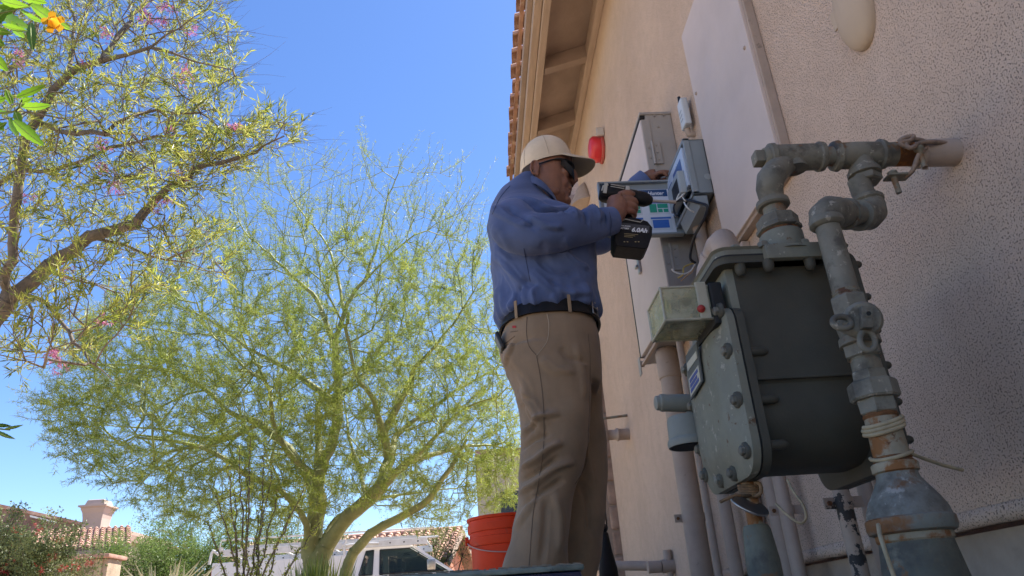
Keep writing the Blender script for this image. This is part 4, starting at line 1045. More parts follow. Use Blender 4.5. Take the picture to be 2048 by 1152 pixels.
for sg in (-1, 1): ell(hx(1124, 374) + V(0, sg * .036, 0), (.020, .016, .024)); ell(hx(1100, 398) + V(0, sg * .050, .0), (.030, .016, .018))
# neck into the chest
bo.tube([hx(1078, 372), hx(1070, 400), hx(1058, 430)], [.062, .060, .068], 20)
bo.loft([hring(x0 + .02, x1 - .02, cy, max(ry - .03, .02), z, 28) for x0, x1, z, ry, cy in TR[2:-3]])
# ears
for sg in (-1, 1):
    ec = hx(1070, 338, PD - .074); ec = V(ec.x, PD + sg * .079, ec.z)
    if sg == 1: ec = V(hx(1070, 338, PD - .074).x, PD + .079, ec.z)
    rr = []
    t_ = [(ec + V(.0135 * math.cos(a) * (1 if math.cos(a) > 0 else 1.1) - .001 + .003 * math.sin(a), sg * (.002 + .006 * max(0, -math.cos(a))), .028 * math.sin(a) + .002)) for a in [2 * math.pi * k / 18 for k in range(18)]]
    bo.tube(t_ + [t_[0]], .0042, 8); bo.ball(ec + V(.004, -sg * .002, 0), 1, 12, sc=(.014, .008, .026)); ell(ec + V(.006, sg * .002, -.024), (.007, .004, .008))
    ell(ec + V(.012, 0, -.002), (.004, .005, .007))
# arms
wN, wF = NAp[-1], FAp[-1]
bo.tube([p for p in NAp[4::4]] + [wN], [max(r - .018, .03) for r in NRr[4::4]] + [.031], 18)
bo.tube([p for p in FAp[4::4]] + [wF], [max(r - .018, .028) for r in FRr[4::4]] + [.029], 18)
# near (right) hand: closed round the drill grip
def finger(pts, rads): bo.tube(resample(pts, 12), cat1(rads, 12), 10)
gx = hx(1240, 415, 2.12)                                   # centre of the fist
GR = V(P(1244, 418, 2.12).x, 2.115, P(1244, 418, 2.12).z)  # axis of the grip
f0 = wN
bo.tube([f0, f0 + (GR - f0) * .35 + V(0, -.012, 0), GR + V(-.018, -.020, .004), GR + V(.0, -.026, .006)], [.029, .033, .040, .036], 16)
ell(GR + V(-.012, -.018, .002), (.036, .022, .042)); ell(GR + V(-.028, -.002, .014), (.022, .028, .026))
for i in range(4):
    zo = .034 - i * .0225; ln = (.0, .004, .002, -.005)[i]; r = (.0105, .0108, .0102, .0092)[i]
    up = .010 if i == 0 else 0
    m0 = GR + V(.008, -.036, zo + .002); finger([GR + V(-.012, -.028, zo), m0, GR + V(.030 + ln, -.030, zo + up * .4), GR + V(.040 + ln, -.010, zo - .001 + up), GR + V(.034 + ln, .012, zo - .003 + up), GR + V(.014, .022, zo - .004 + up)], [r * 1.15, r * 1.22, r * 1.1, r * 1.05, r, r * .85])
finger([GR + V(-.03, .010, .02), GR + V(-.015, .030, .030), GR + V(.008, .034, .034), GR + V(.026, .030, .036)], [.015, .013, .0115, .009])
# far (left) hand: laid on the cabinet rim, fingertips hooked on it
FH = hx(1302, 353, 2.475); FT = hx(1338, 347, 2.45)
fdir = (FT - FH).normalized(); fup = V(0, -.35, 1).normalized(); fsd = fdir.cross(fup).normalized()
bo.tube([wF, wF + (FH - wF) * .5, FH, FH + fdir * .02], [.027, .027, .030, .027], 14)
ell(FH + fdir * .004, (.036, .026, .018))
for i in range(4):
    o_ = fsd * (-.026 + i * .0175) + fup * (.004 - .004 * abs(i - 1.2)); ln = (.058, .066, .062, .048)[i]; r = .0088
    b0 = FH + fdir * .018 + o_ * .9
    finger([b0, b0 + fdir * ln * .45 + fup * .008, b0 + fdir * ln * .85 + fup * .001, b0 + fdir * ln - fup * .014], [r * 1.15, r * 1.08, r, r * .8])
finger([FH - fup * .008 + fsd * .02 * (-1), FH + fdir * .018 - fup * .020 - fsd * .026, FH + fdir * .042 - fup * .021 - fsd * .020, FH + fdir * .060 - fup * .017 - fsd * .012], [.013, .0115, .0105, .0085])
# --- trousers
p_rows = [(640, 1014, 1184, .160), (655, 1009, 1189, .168), (675, 1002, 1194, .177), (700, 999, 1199, .184), (730, 1010, 1202, .186), (760, 1022, 1203, .184), (785, 1034, 1200, .170)]
PR = fill([(*r[:3], r[3], PD) for r in rows_to_rings(p_rows, PD, PD)], 16)
tr_ = MB(); tr_.loft([hring(x0, x1, cy, ry, z, 40, 2.4) for x0, x1, z, ry, cy in PR])
YA, YB = 2.145, 2.345
n_rows = [(700, 1004, 1180, .092), (730, 1012, 1182, .100), (760, 1024, 1181, .102), (800, 1033, 1180, .101), (850, 1041, 1178, .100), (900, 1040, 1174, .099), (940, 1036, 1166, .098), (980, 1036, 1152, .096), (1020, 1031, 1144, .096), (1060, 1024, 1141, .098), (1110, 1011, 1138, .102), (1152, 1003, 1135, .104), (1230, 1000, 1130, .106), (1318, 1004, 1128, .106)]
NL = fill(rows_to_rings(n_rows, YA, YA), 44)
f_rows = [(700, 1040, 1196, .090), (730, 1048, 1199, .098), (760, 1060, 1203, .10), (820, 1072, 1206, .10), (880, 1082, 1213, .10), (950, 1086, 1216, .098), (1000, 1088, 1213, .098), (1060, 1092, 1206, .10), (1110, 1094, 1200, .104), (1152, 1094, 1195, .106), (1230, 1090, 1190, .108), (1300, 1092, 1188, .108)]
FL = fill(rows_to_rings(f_rows, YB, YB), 44)
tr_.loft([hring(x0, x1, cy, ry, z, 32, 2.2) for x0, x1, z, ry, cy in NL]); tr_.loft([hring(x0, x1, cy, ry, z, 32, 2.2) for x0, x1, z, ry, cy in FL])
PF = [
 ([(1003, 690), (1025, 725), (1050, 760), (1062, 800)], .007, .016),
 ([(1010, 720), (1035, 765), (1050, 810)], -.008, .013),
 ([(1034, 775), (1060, 800), (1078, 835), (1088, 862)], .010, .013),
 ([(1040, 800), (1052, 830), (1072, 862)], -.010, .010),
 ([(1045, 870), (1062, 850), (1086, 836), (1120, 832)], .009, .011),
 ([(1042, 895), (1070, 880), (1100, 872)], -.007, .010),
 ([(1040, 935), (1070, 925), (1100, 900), (1125, 890)], .010, .012),
 ([(1040, 960), (1075, 945), (1120, 915)], -.009, .011),
 ([(1036, 985), (1070, 970), (1110, 940), (1150, 925)], .009, .013),
 ([(1045, 1010), (1085, 985), (1130, 960)], -.008, .012),
 ([(1030, 1060), (1060, 1015), (1075, 980)], .006, .014),
 ([(1110, 985), (1122, 1040), (1118, 1110)], .007, .013),
 ([(1095, 1000), (1092, 1060), (1085, 1130)], -.007, .014),
 ([(1150, 690), (1165, 740), (1172, 800)], .005, .012),
 ([(1120, 700), (1140, 720), (1175, 725)], -.005, .010),
 ([(1080, 720), (1110, 745), (1150, 750)], .005, .014),
 ([(1030, 670), (1020, 700), (1012, 720)], .006, .008),
 ([(1185, 850), (1196, 900), (1206, 940)], .006, .012),
 ([(1180, 940), (1195, 990), (1200, 1060)], -.008, .012)]
PF = crisp(PF)
def pant_disp(co, no):
    d = fold_disp(co, no, [(p_, a * 1.6, w * .95) for p_, a, w in PF], 2.07)
    d += .0026 * vnoise(co * np.array([1, 1, .7]), 22, 5) + .0013 * vnoise(co, 55, 6)
    zz = np.clip((.45 - co[:, 2]) / .4, 0, 1); d += zz * .006 * np.sin(co[:, 2] * 45 + 2 * co[:, 0] * 20)
    return d
pant, pco = remesh('trousers', tr_, .0055, 3, M_pant, man, pant_disp)
# legs and feet inside the cloth belong to the same skin
for LL in (NL, FL):
    bo.loft([hring(x0 + .035, x1 - .035, cy, ry - .04, z, 20) for x0, x1, z, ry, cy in LL[4::4]])
bo.loft([hring(x0 + .03, x1 - .03, cy, ry - .035, z, 28) for x0, x1, z, ry, cy in PR[1:-1]])
for LL in (NL, FL):
    e = LL[-1]; xc = (e[0] + e[1]) / 2; bo.tube([V(xc, e[4], e[2] + .25), V(xc, e[4], .07), V(xc + .1, e[4], .045)], [.05, .042, .04], 14)
body, bco = remesh('body', bo, .0034, 2, M_skin, man, None)
# boots
M_boot = mat('brown_boot', (.12, .07, .04), .6, bump=.3, bscale=150)
for LL in (NL, FL):
    e = LL[-1]; xc = (e[0] + e[1]) / 2 - .02; yc = e[4]
    b_ = MB(); b_.loft([hring(xc - .075, xc + .20, yc, .050, .002, 28, 2.6), hring(xc - .078, xc + .205, yc, .053, .022, 28, 2.6), hring(xc - .072, xc + .195, yc, .050, .026, 28, 2.5), hring(xc - .07, xc + .19, yc, .049, .05, 28), hring(xc - .068, xc + .15, yc, .046, .08, 28), hring(xc - .06, xc + .075, yc, .045, .11, 28), hring(xc - .055, xc + .06, yc, .045, .16, 28)])
    b_.build('boot', M_boot, man)
# --- belt
def belt_ring(z, grow):
    out = []
    i = min(range(len(PR)), key=lambda k: abs(PR[k][2] - z)); x0, x1, _, ry, cy = PR[i]
    return hring(x0 - grow, x1 + grow, cy, ry + grow, z, 56, 2.4)
bz0, bz1 = zbelt - .027, zbelt + .020
bl_ = MB(); bl_.loft([belt_ring(bz0, .006), belt_ring(bz0, .0135), belt_ring(bz1, .0135), belt_ring(bz1, .006)], cap=False)
belt = bl_.build('belt', M_leather, man, auto=50)
def surf(mesh_objs, px, py, D=2.0, push=.002):
    """point on the cloth met going +y from (x, z)"""
    best = None; q = P(px, py, D)
    return q
from mathutils.bvhtree import BVHTree
def bvh_of(o):
    me = o.data; off = absloc(o.parent); return BVHTree.FromPolygons([v.co + off for v in me.vertices], [p_.vertices[:] for p_ in me.polygons])
bvp, bvs = bvh_of(pant), bvh_of(shirt)
def on(bv, px, py, push=.001, guess=2.07):
    # the place on the garment that the photograph shows at this pixel
    d_ = ray(px, py).normalized(); h = bv.ray_cast(Vector((0, 0, CAMH)), d_, 10)
    if h[0] is None: return P(px, py, guess)
    return h[0] + h[1] * push
def seam(name, bv, pts, r, m, parent, n=40, push=.0004):
    Q = resample([Vector((a, b, 0)) for a, b in pts], n)
    t = MB(); t.tube([on(bv, q.x, q.y, push) for q in Q], r, 6); return t.build(name, m, parent)
M_seamd = mat('seam_dark', (.15, .105, .07), .9); M_seaml = mat('seam_light', (.42, .33, .23), .9); M_seamb = mat('seam_blue', (.035, .05, .11), .9)
seam('pocket_edge', bvp, [(1094, 628), (1098, 650), (1095, 680), (1083, 700), (1073, 711)], .0014, M_seaml, pant)
seam('pocket_seam', bvp, [(1054, 634), (1053, 665), (1058, 692), (1073, 711)], .0013, M_seamd, pant)
seam('side_seam', bvp, [(1073, 711), (1080, 750), (1086, 800), (1088, 860), (1086, 905), (1077, 965), (1066, 1030), (1060, 1105), (1056, 1150)], .0012, M_seamd, pant, 60)
seam('front_crease', bvp, [(1176, 668), (1180, 720), (1179, 800), (1176, 880), (1171, 930), (1150, 968)], .0010, M_seamd, pant, 50)
seam('side_seam', bvs, [(1048, 497), (1054, 530), (1061, 565)], .0013, M_seamb, shirt)
seam('cuff_seam', bvs, [(1218, 420), (1222, 445), (1220, 470)], .0013, M_seamb, shirt, 16)
seam('shoulder_seam', bvs, [(1020, 372), (1000, 396), (985, 428)], .0012, M_seamb, shirt, 20)
for (a, b) in ((1043, 614), (1141, 619)):
    q = on(bvp, a, b + 20, .0); 
    ang = math.atan2((q.y - PD) / .17, (q.x - (PR[3][0] + PR[3][1]) / 2) / .15); 
    cc = V((PR[3][0] + PR[3][1]) / 2, PD, 0); 
    best = min(belt_ring(bz0, .015), key=lambda v: (v - V(q.x, q.y, bz0)).length)
    u_ = V(best.x - cc.x, best.y - cc.y, 0).normalized(); s_ = u_.cross(V(0, 0, 1))
    t = MB(); t.prism([V(best.x, best.y, bz0 - .008) - s_ * .005, V(best.x, best.y, bz0 - .008) + s_ * .005, V(best.x, best.y, bz1 + .004) + s_ * .005, V(best.x, best.y, bz1 + .004) - s_ * .005], u_ * .003); t.build('belt_loop', M_pant, pant)
# buckle on the belly
br_ = belt_ring(zbelt, .0145); kx = max(range(len(br_)), key=lambda k: br_[k].x)
for (dk, nm) in ((-6, 'buckle'),):
    c = br_[(kx + dk) % len(br_)]; c2 = br_[(kx + dk + 1) % len(br_)]; s_ = (c2 - c).normalized(); u_ = s_.cross(V(0, 0, 1)).normalized()
    if u_.x < 0: u_ = -u_
    t = MB(); zz = V(0, 0, 1)
    loop = [c + s_ * a + zz * b + u_ * .003 for a, b in ((-.020, -.020), (.020, -.020), (.020, .020), (-.020, .020), (-.020, -.020), (.020, -.020))]
    t.tube(loop[:5], .0022, 8); t.tube([c - s_ * .02 + u_ * .004, c + s_ * .012 + u_ * .006], .0018, 6); t.build('buckle', M_steel, belt)
# red maker's tag and the dark phone in the back pocket
q = on(bvp, 1029, 654, .001); q2 = on(bvp, 1029, 660, .001)
nrm = (on(bvp, 1033, 654, .0) - q).cross(q2 - q).normalized(); ex_ = (on(bvp, 1033, 654, .001) - q).normalized(); ez_ = (q - q2).normalized()
if nrm.y > 0: nrm = -nrm
t = MB(); t.prism([q - ex_ * .008 - ez_ * .004, q + ex_ * .008 - ez_ * .004, q + ex_ * .008 + ez_ * .004, q - ex_ * .008 + ez_ * .004], nrm * .0015); t.build('pocket_tag', mat('red_tag', (.42, .03, .03), .7), pant)
seam('watch_pocket_edge', bvp, [(1021, 664), (1036, 662)], .0012, M_seamd, pant, 8)
seam('back_pocket_edge', bvp, [(1001, 694), (1012, 686), (1030, 672)], .0014, M_seamd, pant, 12)
ph = P(998, 682, 2.16)
t = MB(); Mx = Matrix.Translation(ph) @ Matrix.Rotation(-.35, 4, 'Y'); t.box((-.006, -.034, -.035), (.006, .034, .022), bev=.005, M=Mx); t.box((-.0075, -.028, -.03), (-.006, .028, .016), M=Mx, mi=1)
pho = t.build('pocket_phone', [M_black, mat('phone_grey', (.2, .2, .22), .3)], None, loc=ph, auto=40); tag(pho, 'dark flat phone sticking out of the back trouser pocket', 'phone')
# --- collar
cr = []
ca, cb_ = hx(1049, 362), hx(1112, 412)
for k in range(40):
    a = 2 * math.pi * k / 40; c, s_ = math.cos(a), math.sin(a)
    cc = (ca + cb_) / 2; cr.append((V(cc.x + (cb_.x - ca.x) / 2 * c, PD + .078 * s_, cc.z + (cb_.z - ca.z) / 2 * c), c))
cl_ = MB(); rings = [[], [], [], []]
for p_, c in cr:
    o = (p_ - hx(1080, 390)); o.z = 0; o = o.normalized()
    rings[0].append(p_ + o * .012 - V(0, 0, .034)); rings[1].append(p_ + o * .006 - V(0, 0, .004)); rings[2].append(p_ + V(0, 0, .004)); rings[3].append(p_ - o * .004 - V(0, 0, .03))
cl_.loft(rings, cap=False); cl_.build('collar', M_shirt, shirt, auto=60)
# cuffs
for A_, R2, Pp in ((NAp, .0435, None), (FAp, .038, None)):
    d_ = (A_[-1] - A_[-4]).normalized(); t = MB(); t.spin(A_[-1] - d_ * .050, d_, [(0, R2 + .003), (.004, R2 + .006), (.040, R2 + .004), (.056, R2 + .003), (.0575, R2 - .001), (.05, R2 - .008), (.02, R2 - .010)], 30, cap=False); t.build('cuff', M_shirt, shirt, auto=50)
# --- cap
cc = hx(1094, 322); cap_c = V(cc.x, PD, cc.z)
# dome from a tilted rim: front higher than back
dome = []
back, fr_ = hx(1042, 346), hx(1146, 322)
rimc = (back + fr_) / 2; ux = (fr_ - back) / 2; rxl = ux.length; ux_n = ux.normalized(); uz_n = V(-ux_n.z, 0, ux_n.x)
top = hx(1090, 277); hgt_ = (top - rimc).dot(uz_n); off_ = (top - rimc).dot(ux_n)
m = 12
for k in range(m + 1):
    a = k / m * math.pi / 2; cs = max(math.cos(a) ** .82, .03); sn = math.sin(a)
    rg = []
    for j in range(48):
        b = 2 * math.pi * j / 48; c, s_ = math.cos(b), math.sin(b)
        wob = 1 + .006 * math.sin(6 * b + 1) * sn + .012 * mnoise.noise(Vector((c * 2.2, s_ * 2.2, sn * 3.0))) + .006 * mnoise.noise(Vector((c * 6, s_ * 6, sn * 7)))
        rg.append(rimc + ux_n * (rxl * c * cs * wob + off_ * sn * .45) + V(0, .084 * s_ * cs * wob, 0) + uz_n * (hgt_ * sn) - V(0, 0, .012 * s_ * s_ * (1 - sn)))
    dome.append(rg)
inner = [[rimc + (p_ - rimc) * .965 for p_ in r] for r in dome]
cp = MB(); cp.loft(list(reversed(inner)) + dome, cap=False); 
capo = cp.build('cap', M_cap, man, auto=60)
bn = MB(); bn.ball(dome[-1][0], .006, 10, sc=(1, 1, .5)); bn.build('cap_button', M_cap, capo)
for b in range(6):
    ang = b * math.pi / 3 + .52; t = MB(); t.tube([rimc + ux_n * ((rxl + .0005) * math.cos(ang) * max(math.cos(k / 12 * math.pi / 2) ** .82, .02) + off_ * math.sin(k / 12 * math.pi / 2) * .45) + V(0, .0835 * math.sin(ang) * max(math.cos(k / 12 * math.pi / 2) ** .82, .02), 0) + uz_n * (hgt_ * 1.003 * math.sin(k / 12 * math.pi / 2)) for k in range(13)], .0011, 6); t.build('cap_seam', mat('cap_seam_thread', (.58, .46, .33), .9), capo)
# brim
tipb = hx(1190, 326)
bv0 = MB(); gridT = []; nu, nv = 22, 8
for j in range(nv + 1):
    v = j / nv; row = []
    for i in range(nu + 1):
        u = -1 + 2 * i / nu; ang = u * 1.12
        base = rimc + ux_n * rxl * math.cos(ang) + V(0, .083 * math.sin(ang), 0)
        out = max(0, (1 - abs(u) ** 2.6)) ** .5
        reach = (tipb - fr_)
        row.append(base + V(reach.x * v * out, 0, reach.z * v * out) + V(0, .006 * u * v * out, 0) + V(0, 0, -.020 * u * u * v * out - .004 * v * v))
    gridT.append(row)
th_ = V(0, 0, -.0035)
vs = [p_ for r in gridT for p_ in r] + [p_ + th_ for r in gridT for p_ in r]; n1 = nu + 1; tot = n1 * (nv + 1); fs = []
bmB = MB()
fa = [(j * n1 + i, j * n1 + i + 1, (j + 1) * n1 + i + 1, (j + 1) * n1 + i) for j in range(nv) for i in range(nu)]
bmB.add(vs, fa, 0, True); bmB.add(vs, [tuple(reversed([q + tot for q in f])) for f in fa], 1, True)
edge = [(nv * n1 + i) for i in range(n1)]
bmB.add(vs, [(edge[i], edge[i + 1], edge[i + 1] + tot, edge[i] + tot) for i in range(nu)], 0, True)
bmB.build('cap_brim', [M_cap, M_capu], capo)
# hair under the cap at the nape
hr = MB(); hrr = []
for hz in HR:
    if hx(1050, 392).z < hz[2] < hx(1050, 330).z:
        r0_ = headring(hz[0], hz[1], hz[4], hz[3], hz[2]); c0r = V((hz[0] + hz[1]) / 2, PD, hz[2]); cut = hz[0] + (hz[1] - hz[0]) * .22
        hrr.append([c0r + (q - c0r) * (1.045 if q.x < cut else .9) for q in r0_])
hr.loft(hrr); hr.build('hair', mat('short_dark_hair', (.05, .035, .03), .8, bump=.6, bscale=400), man)
# --- sunglasses
sg_ = MB(); LZ, LT, LB = [], [], []
for i in range(25):
    u = -1 + 2 * i / 24; a = u * 1.25
    fx = hx(1147, 340).x - .003; cxh = fx - .072
    x = cxh + .076 * math.cos(a * .92) - .006 * abs(u) ** 3; y = PD + .069 * math.sin(a) / math.sin(1.25)
    zc = hx(1147, 340).z - .013
    hh = .031 * (1 - .62 * abs(u) ** 3) * (1 if abs(u) > .12 else .55 + .45 * abs(u) / .12); LT.append(V(x, y, zc + .016)); LB.append(V(x - .003, y, zc + .016 - hh * 2))
ins = [q + V(-.003, 0, 0) for q in LT]; inb = [q + V(-.003, 0, 0) for q in LB]
vs = LT + LB + ins + inb; n_ = 25
fs = [(i, i + 1, n_ + i + 1, n_ + i) for i in range(24)] + [(2 * n_ + i + 1, 2 * n_ + i, 3 * n_ + i, 3 * n_ + i + 1) for i in range(24)] + [(n_ + i, n_ + i + 1, 3 * n_ + i + 1, 3 * n_ + i) for i in range(24)]
sg_.add(vs, fs, 0, True)
glasses = thing('sunglasses', 'black wraparound sunglasses worn under the tan cap', 'sunglasses', (LT[12].x, PD, LT[12].z))
sg_.build('lens', mat('dark_lens', (.006, .007, .009), .1, spec=.5), glasses)
t = MB(); t.tube([q + V(.001, 0, 0) for q in LT], .0026, 8); t.build('top_bar', M_black, glasses)
for s_ in (0, 24):
    sg1 = -1 if s_ == 0 else 1; e0 = LT[s_]; earq = V(hx(1074, 329, PD - .08).x, PD + sg1 * .0785, hx(1074, 329, PD - .08).z)
    t = MB(); t.tube(resample([e0 + V(.002, 0, -.003), e0 + V(-.012, sg1 * .004, -.002), (e0 + earq) / 2 + V(0, sg1 * .006, .002), earq, earq + V(-.012, -sg1 * .002, -.008)], 16), [.0042] * 6 + [.0028] * 10, 8); t.build('temple', M_black, glasses)
# --- drill
DY = 2.115
M_dw = mat('drill_pale', (.42, .40, .35), .4, var=.08, scale=20)
M_db = mat('drill_black', (.007, .007, .009), .5, var=.2, scale=30, spec=.25)
drl = thing('cordless_drill', 'black and white cordless drill with long bit and battery held in the near hand', 'drill', (GR.x, DY, GR.z))
a0, a1 = P(1200, 384, DY), P(1256, 396, DY); c0_, c1_ = P(1254, 397, DY), P(1306, 402, DY); dd = (c1_ - a0); dd.y = 0; dd = dd.normalized(); dup = V(-dd.z, 0, dd.x)
Lb = (a1 - a0).length
def dring(t, h, w, z=0.0, n=20):
    return [a0 + dd * t + dup * (h * sup(b, 2.8)[1] + z) + V(0, w * sup(b, 2.8)[0], 0) for b in [2 * math.pi * k / n for k in range(n)]]
t = MB(); t.loft([dring(-.002, .012, .016), dring(0, .022, .026), dring(.012, .030, .033), dring(.04, .031, .034), dring(Lb - .012, .029, .033), dring(Lb, .026, .030)]); t.build('motor_housing', M_db, drl, auto=50)
t = MB(); t.loft([dring(Lb - .016, .0305, .0345), dring(Lb - .014, .032, .036), dring(Lb - .003, .031, .035), dring(Lb - .001, .028, .031)]); t.build('front_ring', M_dw, drl, auto=50)
for (u0, u1, v0, v1, mm) in ((.030, Lb - .02, .006, .0085, M_dw), (.030, Lb - .02, .014, .0165, M_dw), (.008, .020, -.022, .018, M_dw)):
    t = MB(); t.prism([a0 + dd * u0 + dup * v0 + V(0, -.0345, 0), a0 + dd * u1 + dup * v0 + V(0, -.0345, 0), a0 + dd * u1 + dup * v1 + V(0, -.0345, 0), a0 + dd * u0 + dup * v1 + V(0, -.0345, 0)], (0, .004, 0)); t.build('trim', mm, drl)
t = MB(); t.tube([a0 + dd * .004 + dup * -.012 + V(0, -.028, 0), a0 + dd * .006 + dup * .006 + V(0, -.031, 0), a0 + dd * .022 + dup * .012 + V(0, -.034, 0)], .003, 8); t.build('trim', M_dw, drl)
t = MB(); t.spin(a0 + dd * Lb, dd, [(0, .025), (.006, .027), (.026, .027), (.030, .0255), (.034, .0265), (.058, .0255), (.072, .019), (.082, .012), (.084, .006)], 24); t.build('chuck', M_db, drl, auto=40)
bs_ = a0 + dd * (Lb + .083); be = P(1352, 404, 2.16)
t = MB(); bd_ = (be - bs_).normalized(); bL = (be - bs_).length; t.spin(bs_ - bd_ * .004, bd_, [(0, .0055), (.010, .0055), (.012, .0055), (bL - .03, .0055), (bL - .028, .0065), (bL, .0065)], 6, smooth=False); t.build('bit', mat('bit_steel', (.55, .50, .44), .35, metal=.6), drl)
# grip, trigger
gt, gb = a0 + dd * .045 - dup * .02, V(P(1243, 450, DY).x, DY, P(1243, 450, DY).z)
t = MB(); t.tube(resample([gt, GR, gb], 8), [.020, .019, .019, .019, .018, .018, .019, .021], 16); t.build('grip', M_db, drl)
# battery
q0, q1, q2, q3 = P(1224, 452, DY), P(1299, 462, DY), P(1292, 508, DY), P(1228, 503, DY)
poly = [P(1226, 460, DY), P(1240, 448, DY), P(1262, 446, DY), P(1290, 454, DY), P(1300, 466, DY), P(1299, 482, DY), P(1292, 504, DY), P(1286, 509, DY), P(1230, 503, DY), P(1225, 494, DY)]
t = MB(); t.prism([p_ + V(0, -.040, 0) for p_ in poly], (0, .085, 0), bev=.0025); bat = t.build('battery', M_db, drl, auto=30)
t = MB(); t.tube([P(1236, 456, DY) + V(0, -.041, 0), P(1246, 451, DY) + V(0, -.042, 0), P(1276, 457, DY) + V(0, -.042, 0), P(1281, 452, DY) + V(0, -.041, 0)], .0018, 6); t.build('trim', M_dw, bat)
bx = (P(1296, 466, DY) - P(1232, 461, DY)); bx.y = 0; bxl = bx.length; bxn = bx.normalized(); bup = V(-bxn.z, 0, bxn.x)
def MBt(px, py, d=-.0415): 
    o_ = P(px, py, DY) + V(0, d, 0); return Matrix(((bxn.x, bup.x, 0, o_.x), (0, 0, -1, o_.y), (bxn.z, bup.z, 0, o_.z), (0, 0, 0, 1)))
M_lab = mat('battery_label', (.05, .055, .065), .4)
t = MB(); lp_ = [P(1232, 456.5, DY), P(1294, 464, DY), P(1293, 477, DY), P(1232, 469, DY)]; t.prism([p_ + V(0, -.0408, 0) for p_ in lp_], (0, .002, 0)); t.build('battery_label', M_lab, bat)
text_mesh('6.0Ah', .0215, 'lettering', M_pw, bat, MBt(1258, 475), shear=.3, bold=.0008)
text_mesh('LITHIUM-ION', .006, 'lettering', M_pw, bat, MBt(1234.5, 464.5), shear=.2, bold=.0002)
text_mesh('BATTERY', .0075, 'lettering', M_pw, bat, MBt(1234.5, 469.5), shear=.2, bold=.0004)
M_pg = mat('print_gold', (.35, .28, .14), .5)
for k, (u, w_) in enumerate(((1244, .046), (1244, .036), (1244, .028))):
    t = MB(); o_ = P(u, 479.5 + k * 3, DY) + V(0, -.0405, 0); t.prism([o_, o_ + bxn * w_, o_ + bxn * w_ + bup * .0014, o_ + bup * .0014], (0, -.0006, 0)); t.build('fine_print', M_pg, bat)
for u in (1243, 1249, 1265, 1271):
    t = MB(); o_ = P(u, 496, DY) + V(0, -.0405, 0); t.prism([o_, o_ + bxn * .005, o_ + bxn * .005 + bup * .003, o_ + bup * .003], (0, -.0006, 0)); t.build('symbol', M_pg, bat)
# ------------------------------------------------------------- vegetation
rng = np.random.RandomState(11)
def inpoly(x, y, poly):
    c = False; j = len(poly) - 1
    for i in range(len(poly)):
        xi, yi = poly[i]; xj, yj = poly[j]
        if (yi > y) != (yj > y) and x < (xj - xi) * (y - yi) / (yj - yi) + xi: c = not c
        j = i
    return c
class Skel:
    def __init__(s): s.p = []; s.par = []; s.main = []; s.mr = []
    def limb(s, pts, start=None, n=None, step=.12, r0=.0, r1=.0):
        Q = pts; L = sum((Q[i + 1] - Q[i]).length for i in range(len(Q) - 1)); n = n or max(4, int(L / step))
        Q = resample(Q, n)
        if start is None: par = -1
        else: par = start
        for i, q in enumerate(Q):
            if i == 0 and par >= 0: continue
            w = Vector((rng.normal(), rng.normal(), rng.normal())) * .006
            s.p.append(q + w); s.par.append(par); s.main.append(True); s.mr.append(r0 + (r1 - r0) * (i / (n - 1)) ** .8); par = len(s.p) - 1
        return par
    def nearest(s, q):
        return min(range(len(s.p)), key=lambda i: (s.p[i] - q).length)
    def grow(s, targets, step=.13, ang=.7, jit=.02, up=.0, batch=80, near=10):
        kd0 = kdtree.KDTree(len(s.p)); [kd0.insert(q, i) for i, q in enumerate(s.p)]; kd0.balance()
        targets = sorted(targets, key=lambda t: kd0.find(t)[2]); tips = []
        for b in range(0, len(targets), batch):
            kd = kdtree.KDTree(len(s.p)); [kd.insert(q, i) for i, q in enumerate(s.p)]; kd.balance()
            for t in targets[b:b + batch]:
                best = None
                for co, i, d in kd.find_n(t, near):
                    dr = (t - co); l = dr.length
                    if l < 1e-4: continue
                    pd = (s.p[i] - s.p[s.par[i]]).normalized() if s.par[i] >= 0 else Vector((0, 0, 1))
                    c = l * (1 + ang * (1 - pd.dot(dr / l)))
                    if best is None or c < best[0]: best = (c, i, pd, l)
                if best is None: continue
                _, i, pd, l = best; a = s.p[i]; n = max(1, int(l / step)); par = i
                ctrl = a + pd * l * .45 + Vector((0, 0, up * l))
                for k in range(1, n + 1):
                    f = k / n; q = a * (1 - f) ** 2 + ctrl * 2 * f * (1 - f) + t * f * f
                    q = q + Vector(rng.normal(size=3) * jit * min(1, l))
                    s.p.append(q); s.par.append(par); s.main.append(False); s.mr.append(0); par = len(s.p) - 1
                tips.append(par)
        return tips
    def radii(s, tip=.003, e=2.4, cap=None):
        n = len(s.p); acc = [0.0] * n; kids = [0] * n
        for i in range(n):
            if s.par[i] >= 0: kids[s.par[i]] += 1
        r = [0.0] * n
        for i in range(n - 1, -1, -1):
            r[i] = max(tip, s.mr[i], (acc[i]) ** (1 / e) if acc[i] > 0 else tip)
            if s.par[i] >= 0: acc[s.par[i]] += r[i] ** e
        return r
